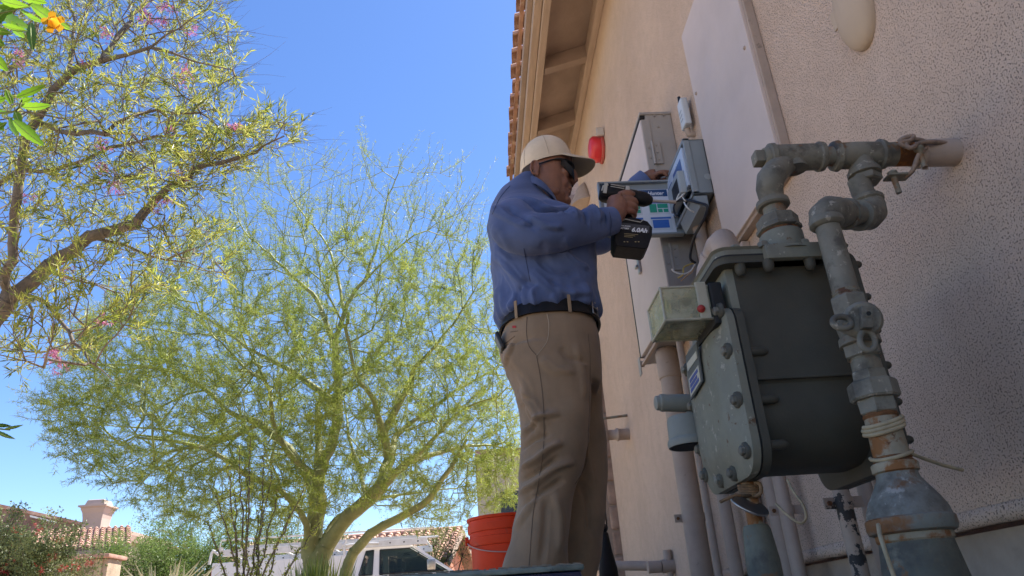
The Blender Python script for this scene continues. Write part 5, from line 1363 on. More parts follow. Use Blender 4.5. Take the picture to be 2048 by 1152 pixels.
def edge_tubes(P0, P1, r0, r1, sides):
    """numpy arrays of edge ends -> vertices, quad indices"""
    P0 = np.asarray(P0, float); P1 = np.asarray(P1, float); d = P1 - P0; d /= (np.linalg.norm(d, axis=1)[:, None] + 1e-9)
    a = np.where(np.abs(d[:, 2:3]) < .9, np.array([[0, 0, 1.]]), np.array([[1., 0, 0]])); u = np.cross(d, a); u /= np.linalg.norm(u, axis=1)[:, None]; w = np.cross(d, u)
    n = len(P0); co = np.zeros((n, 2 * sides, 3))
    for k in range(sides):
        an = 2 * math.pi * k / sides; o = u * math.cos(an) + w * math.sin(an)
        co[:, k] = P0 + o * np.asarray(r0)[:, None]; co[:, sides + k] = P1 + o * np.asarray(r1)[:, None]
    base = (np.arange(n) * 2 * sides)[:, None]; q = []
    for k in range(sides):
        k2 = (k + 1) % sides; q.append(np.stack([base[:, 0] + k, base[:, 0] + k2, base[:, 0] + sides + k2, base[:, 0] + sides + k], 1))
    return co.reshape(-1, 3), np.stack(q, 1).reshape(-1)
def skel_mesh(name, sk, r, sel, sides, m, parent):
    idx = [i for i in range(len(sk.p)) if sk.par[i] >= 0 and sel(i)]
    P0 = [sk.p[sk.par[i]] for i in idx]; P1 = [sk.p[i] + (sk.p[i] - sk.p[sk.par[i]]).normalized() * r[i] * .55 for i in idx]
    P0 = [sk.p[sk.par[i]] - (sk.p[i] - sk.p[sk.par[i]]).normalized() * r[i] * .45 for i in idx]
    # the first ring takes the child's own radius where a thin branch leaves a thick one
    R0 = [min(r[sk.par[i]], r[i] * 1.25 if not sk.main[i] else r[i] * 1.6) for i in idx]; R1 = [r[i] for i in idx]
    co, q = edge_tubes(P0, P1, R0, R1, sides); return np_mesh(name, co, 4, q, m, parent, True)
def leaves(name, base, dirs, length, width, m, parent, fold=True):
    """diamond shaped leaves, two triangles each"""
    n = len(base); d = dirs / (np.linalg.norm(dirs, axis=1)[:, None] + 1e-9); rnd = rng.normal(size=(n, 3)); s_ = np.cross(d, rnd); s_ /= (np.linalg.norm(s_, axis=1)[:, None] + 1e-9)
    nrm = np.cross(d, s_); L = length[:, None]; Wd = width[:, None]
    co = np.stack([base, base + d * L * .45 + s_ * Wd + nrm * Wd * .3, base + d * L - nrm * L * .08, base + d * L * .45 - s_ * Wd + nrm * Wd * .3], 1).reshape(-1, 3)
    b = np.arange(n) * 4; q = np.stack([b, b + 1, b + 2, b, b + 2, b + 3], 1).reshape(-1)
    o = np_mesh(name, co, 3, q, m, parent, False); o['kind'] = 'stuff'; return o
def tw(origins, dirs, length, nseg, bend, rad):
    """many small twigs; returns edges and the points along them"""
    P0, P1, R0, R1, pts, pd = [], [], [], [], [], []
    cur = origins.copy(); d = dirs / np.linalg.norm(dirs, axis=1)[:, None]; sl_ = (length / nseg)[:, None]
    for k in range(nseg):
        d = d + rng.normal(size=d.shape) * bend; d[:, 2] += .03; d /= np.linalg.norm(d, axis=1)[:, None]
        nx = cur + d * sl_; P0.append(cur); P1.append(nx); R0.append(rad * (1 - k / nseg * .7)); R1.append(rad * (1 - (k + 1) / nseg * .7)); pts.append((cur, nx, d.copy())); cur = nx
    return np.concatenate(P0), np.concatenate(P1), np.concatenate(R0), np.concatenate(R1), pts

# ---- palo verde
def PV(l, d0, d1):
    n = len(l); return [P(a, b, d0 + (d1 - d0) * i / (n - 1)) for i, (a, b) in enumerate(l)]
D0 = 8.0
pv = thing('palo_verde_tree', 'large feathery palo verde tree with many green limbs, in front of the white truck', 'tree', P(640, 1152, D0) - V(0, 0, P(640, 1152, D0).z))
sk = Skel()
base = P(630, 1290, D0); base.z = -.05
e0 = sk.limb([base, P(625, 1200, D0), P(628, 1150, D0), P(640, 1118, D0), P(652, 1095, D0)], r0=.115, r1=.09)
limbs = [
 ([(652, 1095), (685, 1048), (714, 1016), (775, 964), (805, 933), (849, 898), (910, 829), (985, 795)], 8.0, 7.0),
 ([(632, 1150), (622, 1100), (630, 1050), (635, 1012), (636, 955), (655, 911), (670, 868), (677, 800), (675, 737), (671, 690), (689, 625), (705, 590), (728, 562), (775, 515), (830, 469)], 8.0, 8.2),
 ([(636, 960), (600, 929), (565, 885), (543, 837), (543, 798), (520, 740), (480, 660)], 8.05, 7.0),
 ([(633, 990), (592, 915), (522, 850), (457, 824), (409, 776), (310, 735), (200, 730)], 8.05, 8.8),
 ([(636, 955), (638, 885), (637, 815), (661, 780), (687, 750), (730, 735), (800, 690)], 8.05, 9.2),
 ([(637, 825), (600, 754), (548, 724), (487, 689), (420, 640), (330, 600)], 8.1, 9.4),
 ([(780, 960), (783, 905), (795, 870), (853, 824), (914, 780), (985, 741)], 7.8, 8.8),
 ([(788, 885), (748, 802), (714, 754), (690, 660), (640, 560)], 7.8, 6.8),
 ([(797, 866), (814, 780), (831, 737), (857, 706), (905, 650), (960, 560)], 7.8, 7.2),
 ([(672, 700), (634, 600), (603, 570), (548, 515), (498, 472), (462, 410)], 8.2, 8.0),
 ([(722, 566), (760, 470), (775, 400), (800, 340)], 8.2, 8.4),
 ([(690, 620), (660, 500), (600, 420), (560, 350)], 8.2, 9.0),
 ([(628, 1085), (604, 1030), (565, 985), (500, 955), (430, 905), (330, 880)], 8.0, 7.2),
 ([(522, 850), (440, 880), (330, 860), (200, 850)], 8.3, 9.4),
 ([(735, 990), (720, 940), (700, 880), (690, 820)], 7.9, 9.2),
 ([(830, 905), (900, 900), (970, 890), (1030, 900)], 7.6, 8.4),
]
for l, d0, d1 in limbs:
    Q = PV(l, d0, d1); s_ = sk.nearest(Q[0]); Q[0] = sk.p[s_].copy(); li = len(sk.p); rr0 = [.085, .05, .045, .055, .05, .045, .055, .04, .045, .035, .022, .022, .045, .035, .03, .035][limbs.index((l, d0, d1))]; sk.limb(Q, s_, r0=rr0, r1=.0045)
# the low separate limb to the right
b2 = P(680, 1290, 7.9); b2.z = -.05
sk.limb([b2, P(690, 1180, 7.85), P(697, 1125, 7.8), P(731, 1077, 7.7), P(792, 1038, 7.6), P(853, 1003, 7.5), P(873, 980, 7.45), P(910, 925, 7.4), P(935, 880, 7.3)], r0=.075, r1=.016)
s_ = sk.nearest(P(640, 1120, 8)); sk.limb([sk.p[s_].copy(), P(660, 1060, 8.2), P(690, 1025, 8.3), P(735, 1000, 8.4), P(830, 985, 8.8)], s_, r0=.05, r1=.012)
mainN = len(sk.p)
crown = [(95, 800), (130, 700), (210, 610), (330, 530), (400, 440), (450, 380), (520, 350), (640, 330), (700, 300), (800, 300), (870, 310), (925, 345), (960, 430), (985, 560), (1012, 640), (1035, 760), (1038, 970), (1000, 1025), (900, 1050), (800, 1035), (700, 1000), (560, 1050), (440, 1060), (300, 1010), (180, 950), (100, 880)]
T = []
while len(T) < 2700:
    x, y = rng.uniform(95, 1040), rng.uniform(295, 1045)
    if not inpoly(x, y, crown): continue
    dens = min(1, max(.16, (y - 330) / 420.0)) * (1.0 if x < 940 else .8)
    if y > 960: dens *= .8
    if rng.rand() > dens: continue
    cx_ = (x - 600) / 480; cy_ = (y - 720) / 420; rr = math.sqrt(max(.04, 1 - cx_ * cx_ - cy_ * cy_)); T.append(P(x, y, 8.1 + rng.uniform(-1, 1) * 2.0 * rr))
tips = sk.grow(T, step=.14, ang=.9, jit=.03, up=.10)
rad = sk.radii(.0034, 2.35)
lim = max(rad); rad = [min(r_, .14) for r_ in rad]
M_pvb = mat('palo_verde_bark', (.26, .265, .115), .7, var=.15, scale=9, bump=.3, bscale=60, spots=[((.22, .22, .11), 10, .55, .12), ((.42, .40, .24), 20, .6, .1)])
M_pvt = mat('palo_verde_twig', (.24, .28, .085), .65, var=.15, scale=6)
skel_mesh('trunk', sk, rad, lambda i: rad[i] > .016, 10, M_pvb, pv)
br = skel_mesh('branches', sk, rad, lambda i: rad[i] <= .016, 4, M_pvt, pv); br['kind'] = 'stuff'
cen = np.array(P(640, 980, 8.1)); og, dr, ln = [], [], []
thin = [i for i in range(len(sk.p)) if rad[i] < .008 and sk.par[i] >= 0]
for i in thin:
    q = np.array(sk.p[i]); pdv = np.array((sk.p[i] - sk.p[sk.par[i]]).normalized()); hi = np.clip((q[2] - 3.8) / 2.0, 0, 1)
    for k in range(2 if rng.rand() < .6 else 1):
        outw = (q - cen); outw /= np.linalg.norm(outw); og.append(q); dr.append(pdv * .9 + outw * .25 + rng.normal(size=3) * .45 + np.array([0, 0, .35 + hi * .5])); ln.append(rng.uniform(.16, .42) * (1 + .5 * hi))
og, dr, ln = np.array(og), np.array(dr), np.array(ln)
# long upright shoots that make the broom-like top of the crown
hs_ = [i for i in range(len(sk.p)) if sk.p[i].z > 3.7 and rad[i] < .02 and sk.par[i] >= 0]; so_, sd_, sl0 = [], [], []
for i in hs_:
    if rng.rand() < .30:
        q = np.array(sk.p[i]); ow = q - cen; ow[2] *= .4; ow /= (np.linalg.norm(ow) + .01); room = max(.2, 5.75 - q[2])
        so_.append(q); sd_.append(ow * .38 + np.array([0, 0, 1.0]) + rng.normal(size=3) * .22); sl0.append(min(room, rng.uniform(.35, 1.0)))
so_, sd_, sl0 = np.array(so_), np.array(sd_), np.array(sl0)
a0_, a1_, b0_, b1_, spts = tw(so_, sd_, sl0, 6, .07, np.full(len(so_), .0042))
co, q = edge_tubes(a0_, a1_, b0_, b1_, 3); o = np_mesh('shoots', co, 4, q, M_pvt, pv); o['kind'] = 'stuff'
p0, p1, r0, r1, pts = tw(og, dr, ln, 3, .16, np.full(len(og), .0026))
co, q = edge_tubes(p0, p1, r0, r1, 3); o = np_mesh('twigs', co, 4, q, M_pvt, pv); o['kind'] = 'stuff'
lb, ld = [], []
for (a, b, d_) in pts:
    for k in range(18):
        f = rng.rand(len(a))[:, None]; keep = rng.rand(len(a)) < np.where(a[:, 2] > 4.3, .42, 1.0)
        lb.append((a + (b - a) * f)[keep]); ld.append((d_ * .6 + rng.normal(size=d_.shape) * .75)[keep])
for n_s, (a, b, d_) in enumerate(spts):
    for k in range(5 if n_s >= 4 else 2):
        f = rng.rand(len(a))[:, None]; lb.append(a + (b - a) * f); ld.append(d_ * .5 + rng.normal(size=d_.shape) * .7)
lb, ld = np.concatenate(lb), np.concatenate(ld)
M_pvl = leafmat('palo_verde_leaf', (.20, .27, .045), (.35, .39, .085), .55, 3.5)
leaves('foliage', lb, ld, rng.uniform(.03, .08, len(lb)), rng.uniform(.0018, .0034, len(lb)), M_pvl, pv)

# ---- desert willow on the left
wl_ = thing('desert_willow_tree', 'near leaning tree with narrow leaves and pink blossoms at the upper left', 'tree', P(-140, 1250, 4.2) - V(0, 0, P(-140, 1250, 4.2).z))
sk = Skel(); b0 = P(-150, 1320, 4.3); b0.z = -.05
sk.limb([b0, P(-140, 1100, 4.25), P(-110, 850, 4.2), P(-60, 710, 4.1), P(-20, 655, 4.05), P(14, 602, 4.0), P(36, 585, 4.0), P(80, 550, 4.0), P(132, 508, 3.95), P(181, 477, 3.9), P(243, 456, 3.85), P(278, 439, 3.8), P(299, 408, 3.8), P(333, 380, 3.75), P(368, 357, 3.7), P(406, 333, 3.7), P(479, 316, 3.65), P(521, 299, 3.6), P(565, 273, 3.55)], step=.09, r0=.075, r1=.005)
for l, d0, d1 in [
 ([(20, 595), (10, 560), (24, 526), (28, 450), (35, 390), (52, 278), (90, 208), (146, 139), (208, 122), (313, 90), (382, 42), (427, 0)], 4.0, 3.3),
 ([(-30, 670), (-40, 520), (-20, 400), (0, 371), (35, 347), (70, 340), (128, 333), (156, 323), (208, 302), (278, 281), (347, 271), (417, 281), (469, 288)], 4.1, 4.2),
 ([(60, 262), (94, 254), (156, 264), (208, 264), (271, 267)], 3.8, 3.4),
 ([(200, 263), (243, 240), (313, 222), (375, 229), (440, 215)], 3.5, 3.6),
 ([(146, 139), (149, 70), (139, 0), (130, -80)], 3.6, 3.9),
 ([(49, 585), (104, 616), (139, 665), (174, 710), (222, 762)], 4.0, 3.8),
 ([(97, 545), (139, 562), (194, 569), (243, 595), (278, 647)], 4.0, 4.4),
 ([(42, 590), (69, 637), (45, 686), (35, 730)], 4.0, 4.1),
 ([(190, 475), (243, 490), (313, 515), (382, 529), (434, 554)], 3.9, 4.3),
 ([(-40, 520), (-60, 400), (-50, 250), (-20, 120), (30, 20), (40, -80)], 4.1, 3.2),
 ([(313, 90), (360, 110), (420, 130), (465, 140)], 3.4, 3.5),
 ([(90, 208), (60, 100), (80, 0), (90, -80)], 3.9, 4.4),
 ([(208, 122), (260, 40), (300, -10), (330, -70)], 3.5, 4.0)]:
    Q = PV(l, d0, d1); s_ = sk.nearest(Q[0]); Q[0] = sk.p[s_].copy(); sk.limb(Q, s_, step=.09, r0=(.024 if l[0] in ((20, 595), (-30, 670)) else .012), r1=.0022)
crown2 = [(-160, -120), (430, -120), (440, 20), (462, 60), (470, 120), (476, 160), (420, 200), (400, 215), (470, 232), (530, 238), (585, 240), (592, 280), (520, 318), (440, 360), (400, 400), (440, 470), (455, 555), (380, 540), (300, 585), (240, 640), (285, 650), (240, 700), (180, 700), (130, 740), (0, 740), (-160, 700)]
T = []
while len(T) < 2100:
    x, y = rng.uniform(-160, 600), rng.uniform(-120, 750)
    if not inpoly(x, y, crown2): continue
    if x < 0 and rng.rand() < .5: continue
    if y > 380 and rng.rand() < (.62 if x < 120 else .55): continue
    T.append(P(x, y, 3.85 + rng.uniform(-1, 1) * .75 * (1 if x < 350 else .45)))
tips = sk.grow(T, step=.085, ang=.9, jit=.02, up=.05)
rad = sk.radii(.0019, 2.3); rad = [min(r_, .062) for r_ in rad]
M_dwb = mat('willow_bark', (.15, .125, .10), .85, var=.2, scale=14, bump=.5, bscale=90)
skel_mesh('trunk', sk, rad, lambda i: rad[i] > .008, 9, M_dwb, wl_)
o = skel_mesh('branches', sk, rad, lambda i: rad[i] <= .008, 4, mat('willow_twig', (.19, .15, .11), .8, var=.2), wl_); o['kind'] = 'stuff'
thin = [i for i in range(len(sk.p)) if rad[i] < .0045 and sk.par[i] >= 0]; og, dr, ln = [], [], []
for i in thin:
    if rng.rand() < .15: continue
    q = np.array(sk.p[i]); pdv = np.array((sk.p[i] - sk.p[sk.par[i]]).normalized())
    og.append(q); dr.append(pdv + rng.normal(size=3) * .5 + np.array([.05, 0, .25])); ln.append(rng.uniform(.06, .2))
# long bare shoots at the outer edge
for i in tips:
    q = sk.p[i]
    if q.x > P(330, 300, 3.8).x and rng.rand() < .5:
        for _ in range(2): og.append(np.array(q)); dr.append(np.array([.8, 0, .35]) + rng.normal(size=3) * .35); ln.append(rng.uniform(.15, .4))
og, dr, ln = np.array(og), np.array(dr), np.array(ln)
p0, p1, r0, r1, pts = tw(og, dr, ln, 3, .14, np.full(len(og), .0014))
co, q = edge_tubes(p0, p1, r0, r1, 3); o = np_mesh('twigs', co, 4, q, MATS['willow_twig'], wl_); o['kind'] = 'stuff'
lb, ld = [], []
clump = (vnoise(og, 7.0, 4) > -.45)
for (a, b, d_) in pts:
    for k in range(7):
        f = rng.rand(len(a))[:, None]; keep = (ln < .21) & clump & (rng.rand(len(a)) < .9)
        lb.append((a + (b - a) * f)[keep]); ld.append((d_ * .9 + rng.normal(size=d_.shape) * .5 + np.array([0, 0, .1]))[keep])
lb, ld = np.concatenate(lb), np.concatenate(ld)
half = rng.rand(len(lb)) < .68
leaves('foliage', lb[half], ld[half], rng.uniform(.032, .07, half.sum()), rng.uniform(.0026, .0046, half.sum()), leafmat('willow_leaf', (.30, .35, .05), (.52, .50, .13), .5, 6), wl_)
leaves('foliage', lb[~half], ld[~half], rng.uniform(.03, .07, (~half).sum()), rng.uniform(.0026, .004, (~half).sum()), leafmat('willow_leaf_dark', (.11, .16, .04), (.24, .30, .07), .4, 6), wl_)
M_pink = leafmat('pink_petal', (.50, .10, .27), (.62, .25, .42), .4, 30)
def bloom(c, n, r, name, m, parent, size=.016):
    t = MB()
    for _ in range(n):
        o = c + Vector(rng.normal(size=3) * r * .5); ax_ = Vector(rng.normal(size=3)); ax_.z -= .3; ax_.normalize(); u = ax_.orthogonal().normalized(); w = ax_.cross(u)
        for k in range(5):
            a = 2 * math.pi * k / 5; a2 = a + .55; dk = u * math.cos(a) + w * math.sin(a); d2 = u * math.cos(a2) + w * math.sin(a2); am = a + .27; dm = u * math.cos(am) + w * math.sin(am)
            t.add([o, o + ax_ * size * .7 + dk * size * .35, o + ax_ * size + dm * size, o + ax_ * size * .7 + d2 * size * .4], [(0, 1, 2, 3)], 0, False)
    t.build(name, m, parent)
for px, py in ((288, 18), (292, 32), (286, 44), (300, 40), (205, 60), (210, 66), (328, 14), (340, 18), (318, 42), (330, 40), (40, 108), (34, 120), (46, 126), (366, 142), (372, 150), (364, 162), (205, 283), (210, 290), (205, 335), (210, 345), (218, 372), (232, 380), (362, 350), (338, 405), (130, 545), (208, 640), (104, 702), (112, 712), (118, 735), (385, 63), (175, 130), (335, 258), (470, 252), (310, 415), (60, 395)):
    k_ = 9; c_ = P(px, py, 3.55 + rng.uniform(-.1, .2)); bloom(c_, k_, .035, 'blossom', M_pink, wl_, .022)

# ---- yellow bells, close on the left
yb = thing('yellow_bells_shrub', 'close-up glossy bright green leaves and an orange-yellow flower at the left edge', 'shrub', (-1.15, 1.45, 0))
M_ybl = leafmat('yellow_bells_leaf', (.13, .28, .012), (.20, .36, .022), .5, 14)
M_ybd = leafmat('yellow_bells_leaf_dark', (.07, .16, .02), (.10, .22, .02), .4, 14)
mat('leaf_rib', (.34, .46, .10), .5)
def bigleaf(a, b, wpx, D, m=M_ybl, twist=.0, sag=.08):
    D *= 1.28
    A, B = P(a[0], a[1], D), P(b[0], b[1], D + rng.uniform(-.03, .03)); d = B - A; L = d.length; d.normalize(); sc_ = SC(a[0], a[1], D)
    vw = A.normalized(); s_ = d.cross(vw).normalized(); s_ = (Quaternion(d, twist) @ s_); nrm = s_.cross(d).normalized(); n = 12; cv, lv, rv = [], [], []
    for i in range(n + 1):
        f = i / n; wd = wpx * sc_ * math.sin(math.pi * min(1, f * .92 + .05)) ** .8 * (1 - .35 * f); wd *= (1 + (.10 if i % 2 else -.05)); c = A + d * L * f + nrm * (-sag * L * math.sin(math.pi * f))
        cv.append(c); lv.append(c + s_ * wd + nrm * wd * .55); rv.append(c - s_ * wd + nrm * wd * .45)
    lv[-1] = cv[-1]; rv[-1] = cv[-1]
    t = MB(); vs = cv + lv + rv; k = n + 1
    t.add(vs, [(i, i + 1, k + i + 1, k + i) for i in range(n)] + [(i + 1, i, 2 * k + i, 2 * k + i + 1) for i in range(n)], 0, True)
    lf = t.build('leaf', m, yb)
    MB().tube([c + nrm * .0006 for c in cv], .0009, 5).build('midrib', MATS['leaf_rib'], lf)
    return lf
for a, b, w_, D, m, tw_ in [
 ((60, 8), (143, 60), 13, 1.15, M_ybl, .2), ((-10, -5), (60, 14), 12, 1.15, M_ybl, .4), ((-20, 30), (40, 8), 14, 1.18, M_ybl, .1), ((0, 30), (58, 55), 15, 1.22, M_ybd, .3), ((20, 45), (50, 75), 12, 1.15, M_ybl, .5), ((62, 45), (66, 103), 10, 1.12, M_ybd, .2), ((-15, 60), (22, 66), 9, 1.1, M_ybl, 0), ((-20, 20), (25, 40), 14, 1.25, M_ybd, .5), ((40, 20), (90, 45), 10, 1.2, M_ybl, .9), ((-12, 78), (10, 92), 8, 1.1, M_ybl, .2), ((-20, 105), (16, 143), 12, 1.1, M_ybl, .1), ((-5, -20), (30, -2), 14, 1.15, M_ybl, .1), ((30, -12), (95, 6), 12, 1.2, M_ybl, .3), ((5, 50), (55, 62), 9, 1.1, M_ybl, .6), ((-20, 45), (15, 20), 15, 1.16, M_ybd, .2),
 ((34, 194), (92, 170), 9, 1.08, M_ybl, .2), ((24, 208), (12, 178), 8, 1.08, M_ybl, .2), ((40, 206), (66, 196), 8, 1.1, M_ybl, .6), ((42, 214), (102, 210), 11, 1.1, M_ybl, .5), ((-20, 204), (12, 196), 9, 1.08, M_ybl, .2), ((30, 222), (42, 250), 9, 1.08, M_ybl, .1), ((26, 240), (89, 292), 14, 1.06, M_ybl, .15), ((18, 236), (36, 272), 9, 1.1, M_ybd, .5), ((-14, 240), (8, 262), 9, 1.1, M_ybd, .2), ((-14, 262), (14, 244), 7, 1.08, M_ybl, .2), ((-20, 222), (22, 226), 8, 1.12, M_ybd, .8), ((-10, 850), (22, 852), 5, 1.3, M_ybd, .3), ((-10, 862), (30, 878), 5, 1.3, M_ybd, .3), ((10, 858), (46, 850), 4, 1.3, M_ybd, .3)]:
    bigleaf(a, b, w_, D, m, tw_)
st = MB()
for pts_ in ([(-330, 900, 1.3), (-200, 500, 1.25), (-90, 240, 1.15), (-20, 228, 1.1), (30, 222, 1.08), (44, 200, 1.08)], [(-330, 900, 1.3), (-230, 400, 1.3), (-120, 120, 1.2), (-30, 40, 1.15), (30, 20, 1.15), (66, 6, 1.15)], [(-330, 900, 1.3), (-160, 880, 1.3), (-40, 858, 1.3), (20, 860, 1.3)]):
    st.tube(resample([P(q[0], q[1], q[2] * 1.28) for q in pts_], 24), [.0045 - .003 * i / 23 for i in range(24)], 7)
q = P(-330, 900, 1.3 * 1.28); st.tube([V(q.x, q.y, -.02), q], [.012, .0045], 8)
st.build('stem', mat('green_stem', (.16, .2, .05), .6), yb)
fl = MB(); fc_ = P(102, 40, 1.4); ax_ = V(.6, -.2, -.7).normalized(); u = ax_.orthogonal().normalized(); w = ax_.cross(u)
fr_prof = [(0, .004), (.012, .0065), (.022, .010), (.030, .016)]
fl.spin(fc_ - ax_ * .012, ax_, fr_prof, 14, cap=False)
for k in range(5):
    a = 2 * math.pi * k / 5; dk = u * math.cos(a) + w * math.sin(a); sd_ = ax_.cross(dk); o_ = fc_ + ax_ * .016 + dk * .012
    fl.add([o_ - sd_ * .008, o_ + dk * .012 + ax_ * .002 - sd_ * .009, o_ + dk * .016 - ax_ * .002, o_ + dk * .012 + ax_ * .002 + sd_ * .009, o_ + sd_ * .008], [(0, 1, 2, 3, 4)], 0, True)
fl.build('flower', leafmat('orange_petal', (.80, .36, .02), (.85, .5, .04), .4, 40), yb)

# ---- bushes
def bush(name, label, cat, cx, cy, rx, ry, h, n, lsz, lw, c1, c2, stems=40, zlo=.15, seed=0, flowers=None, bark=(.14, .11, .08), trans=.4, lump=1.0, group=None):
    global rng
    rng = np.random.RandomState(100 + seed)
    t = thing(name, label, cat, (cx, cy, 0), group)
    sk = Skel(); sk.limb([V(cx, cy, -.05), V(cx + .02, cy, h * .12), V(cx, cy, h * .2)])
    T = []
    while len(T) < stems:
        v = rng.normal(size=3); v /= np.linalg.norm(v); r_ = rng.rand() ** .4 * (.75 + .25 * math.sin(5 * math.atan2(v[1], v[0]) + seed) * lump)
        z = h * (.5 + .5 * v[2] * r_)
        if z < zlo * h: continue
        T.append(Vector((cx + rx * v[0] * r_, cy + ry * v[1] * r_, z)))
    tips = sk.grow(T, step=h * .07, ang=.6, jit=.03 * h)
    rad = sk.radii(.003 * max(1, h * .6), 2.4); rad = [min(x, .06 * max(h / 3, .4)) for x in rad]
    M_ = mat(name + '_bark', bark, .85, var=.2)
    skel_mesh('trunk', sk, rad, lambda i: rad[i] > .01, 7, M_, t); o = skel_mesh('branches', sk, rad, lambda i: rad[i] <= .01, 3, M_, t); o['kind'] = 'stuff'
    ti = np.array([sk.p[i] for i in range(len(sk.p)) if rad[i] <= .008 * max(1, h * .5)]); 
    idx = rng.randint(0, len(ti), n); g_ = np.clip(rng.normal(size=(n, 3)), -1.4, 1.4) * h * .036
    lb = ti[idx] + g_; ld = rng.normal(size=(n, 3)) + np.array([0, 0, .2])
    leaves('foliage', lb, ld, rng.uniform(.6, 1.3, n) * lsz, rng.uniform(.7, 1.2, n) * lw, leafmat(name + '_leaf', c1, c2, trans, 2.5 / max(h / 2, .5)), t)
    return t, ti, sk
q = P(30, 1000, 9); 
t, ti, _ = bush('red_flowering_bush', 'loose bush dotted with red flowers at the bottom left corner', 'bush', P(25, 1100, 9).x, 9.0, 1.0, .8, q.z * 1.03, 42000, .034, .011, (.13, .17, .06), (.24, .26, .11), stems=420, seed=1)
mred = leafmat('red_petal', (.55, .035, .03), (.65, .12, .12), .35, 20)
vis = [i for i in range(len(ti)) if ti[i][1] < 9.3 and rng.rand() < .2]
for i in vis[:95]: bloom(Vector(ti[i]) + V(0, -.16, .03), 7, .05, 'blossom', mred, t, .034)
q = P(340, 1005, 20)
bush('mesquite_tree', 'broad soft green tree behind the rear of the truck', 'tree', P(330, 1080, 20).x, 20.5, 2.6, 2.0, q.z * 1.03, 60000, .085, .010, (.13, .20, .045), (.24, .32, .075), stems=520, seed=2)
bush('mesquite_tree', 'green tree behind the ladder rack, half hidden by the palo verde', 'tree', P(560, 1060, 21).x, 21.5, 2.4, 2.0, P(560, 1000, 21).z, 32000, .085, .010, (.12, .18, .04), (.20, .26, .06), stems=400, seed=3)
q = P(850, 985, 24)
bush('thin_tree', 'thin dark-limbed tree over the truck cab, in front of the far tiled gable', 'tree', P(860, 1050, 23).x, 23.4, 1.9, 1.4, q.z, 11000, .08, .011, (.10, .15, .04), (.2, .24, .06), stems=170, seed=4, bark=(.07, .055, .045))
# ---- ocotillo
oc = thing('ocotillo_plant', 'ocotillo with tall spiny wands rising left of the palo verde trunk', 'cactus', P(490, 1230, 6.4) - V(0, 0, P(490, 1230, 6.4).z))
rng = np.random.RandomState(5)
wd = [(430, 985), (455, 930), (478, 900), (500, 870), (528, 905), (556, 985), (585, 1010), (610, 975), (545, 940), (412, 1040), (468, 985), (640, 1040), (520, 1000), (495, 950)]
M_oc = mat('ocotillo_wand', (.12, .105, .08), .8, var=.3, scale=20, bump=.5, bscale=80)
lbs, lds = [], []
for k, (a, b) in enumerate(wd):
    D = 6.4 + rng.uniform(-.35, .35); b0 = P(490 + rng.uniform(-14, 14), 1300, 6.4); b0.z = -.02
    tp = P(a, b, D); mid = (b0 * .5 + tp * .5) + V((tp.x - b0.x) * -.12, 0, .02); Q = resample([b0, mid, tp], 22); Q = [x + Vector(rng.normal(size=3) * .008) for x in Q]
    t = MB(); t.tube(Q, [.013 - .009 * i / 21 for i in range(22)], 6)
    for i in range(2, 21):                                     # thorns
        for _ in range(3):
            d = Vector(rng.normal(size=3)).normalized(); p_ = Q[i] + (Q[i + 1 if i < 21 else i] - Q[i]) * rng.rand(); t.add([p_ + V(0, 0, .003), p_ - V(0, 0, .003), p_ + d * .03], [(0, 1, 2)])
    t.build('wand', M_oc, oc)
    for i in range(3, 22):
        for _ in range(16):
            lbs.append(np.array(Q[i]) + rng.normal(size=3) * .010); lds.append(rng.normal(size=3) + np.array([0, 0, .4]))
lbs, lds = np.array(lbs), np.array(lds); n = len(lbs)
leaves('foliage', lbs, lds, rng.uniform(.018, .036, n), rng.uniform(.004, .008, n), leafmat('ocotillo_leaf', (.24, .32, .05), (.40, .44, .10), .4, 8), oc)
# ---- pale strap leaves and grass tuft
ag = thing('strap_leaf_plant', 'clump of pale upright strap leaves at the foot of the green tree', 'plant', P(320, 1250, 11) - V(0, 0, P(320, 1250, 11).z))
M_ag = leafmat('strap_leaf', (.42, .42, .28), (.5, .47, .34), .15, 4)
for k in range(26):
    bx_ = P(320 + rng.uniform(-25, 45), 1200, 11); bx_.z = 0; tp = P(320 + rng.uniform(-85, 125), rng.uniform(1112, 1145), 11 + rng.uniform(-.3, .3))
    Q = resample([bx_, (bx_ + tp) / 2 + V((bx_.x - tp.x) * .15, 0, .1), tp], 9); t = MB(); vs = []
    for i, q in enumerate(Q):
        w_ = .028 * (1 - (i / 8) ** 2) + .002; vs += [q + V(-w_, 0, 0), q + V(0, .01, 0), q + V(w_, 0, 0)]
    t.add(vs, [(3 * i, 3 * i + 1, 3 * i + 4, 3 * i + 3) for i in range(8)] + [(3 * i + 1, 3 * i + 2, 3 * i + 5, 3 * i + 4) for i in range(8)]); t.build('leaf', M_ag, ag)
gt_ = thing('grass_tuft', 'tuft of green grass at the foot of the palo verde trunk', 'grass', P(640, 1250, 7.3) - V(0, 0, P(640, 1250, 7.3).z))
n = 500; bx_ = P(632, 1200, 7.3); bb = np.array([[bx_.x, 7.3, 0]]) + rng.normal(size=(n, 3)) * np.array([.09, .1, 0]); dd_ = rng.normal(size=(n, 3)) * .13 + np.array([0, 0, 1])
leaves('blades', bb, dd_, rng.uniform(.45, P(640, 1100, 7.3).z, n), rng.uniform(.003, .006, n), leafmat('grass_blade', (.12, .2, .03), (.25, .32, .07), .4, 5), gt_)
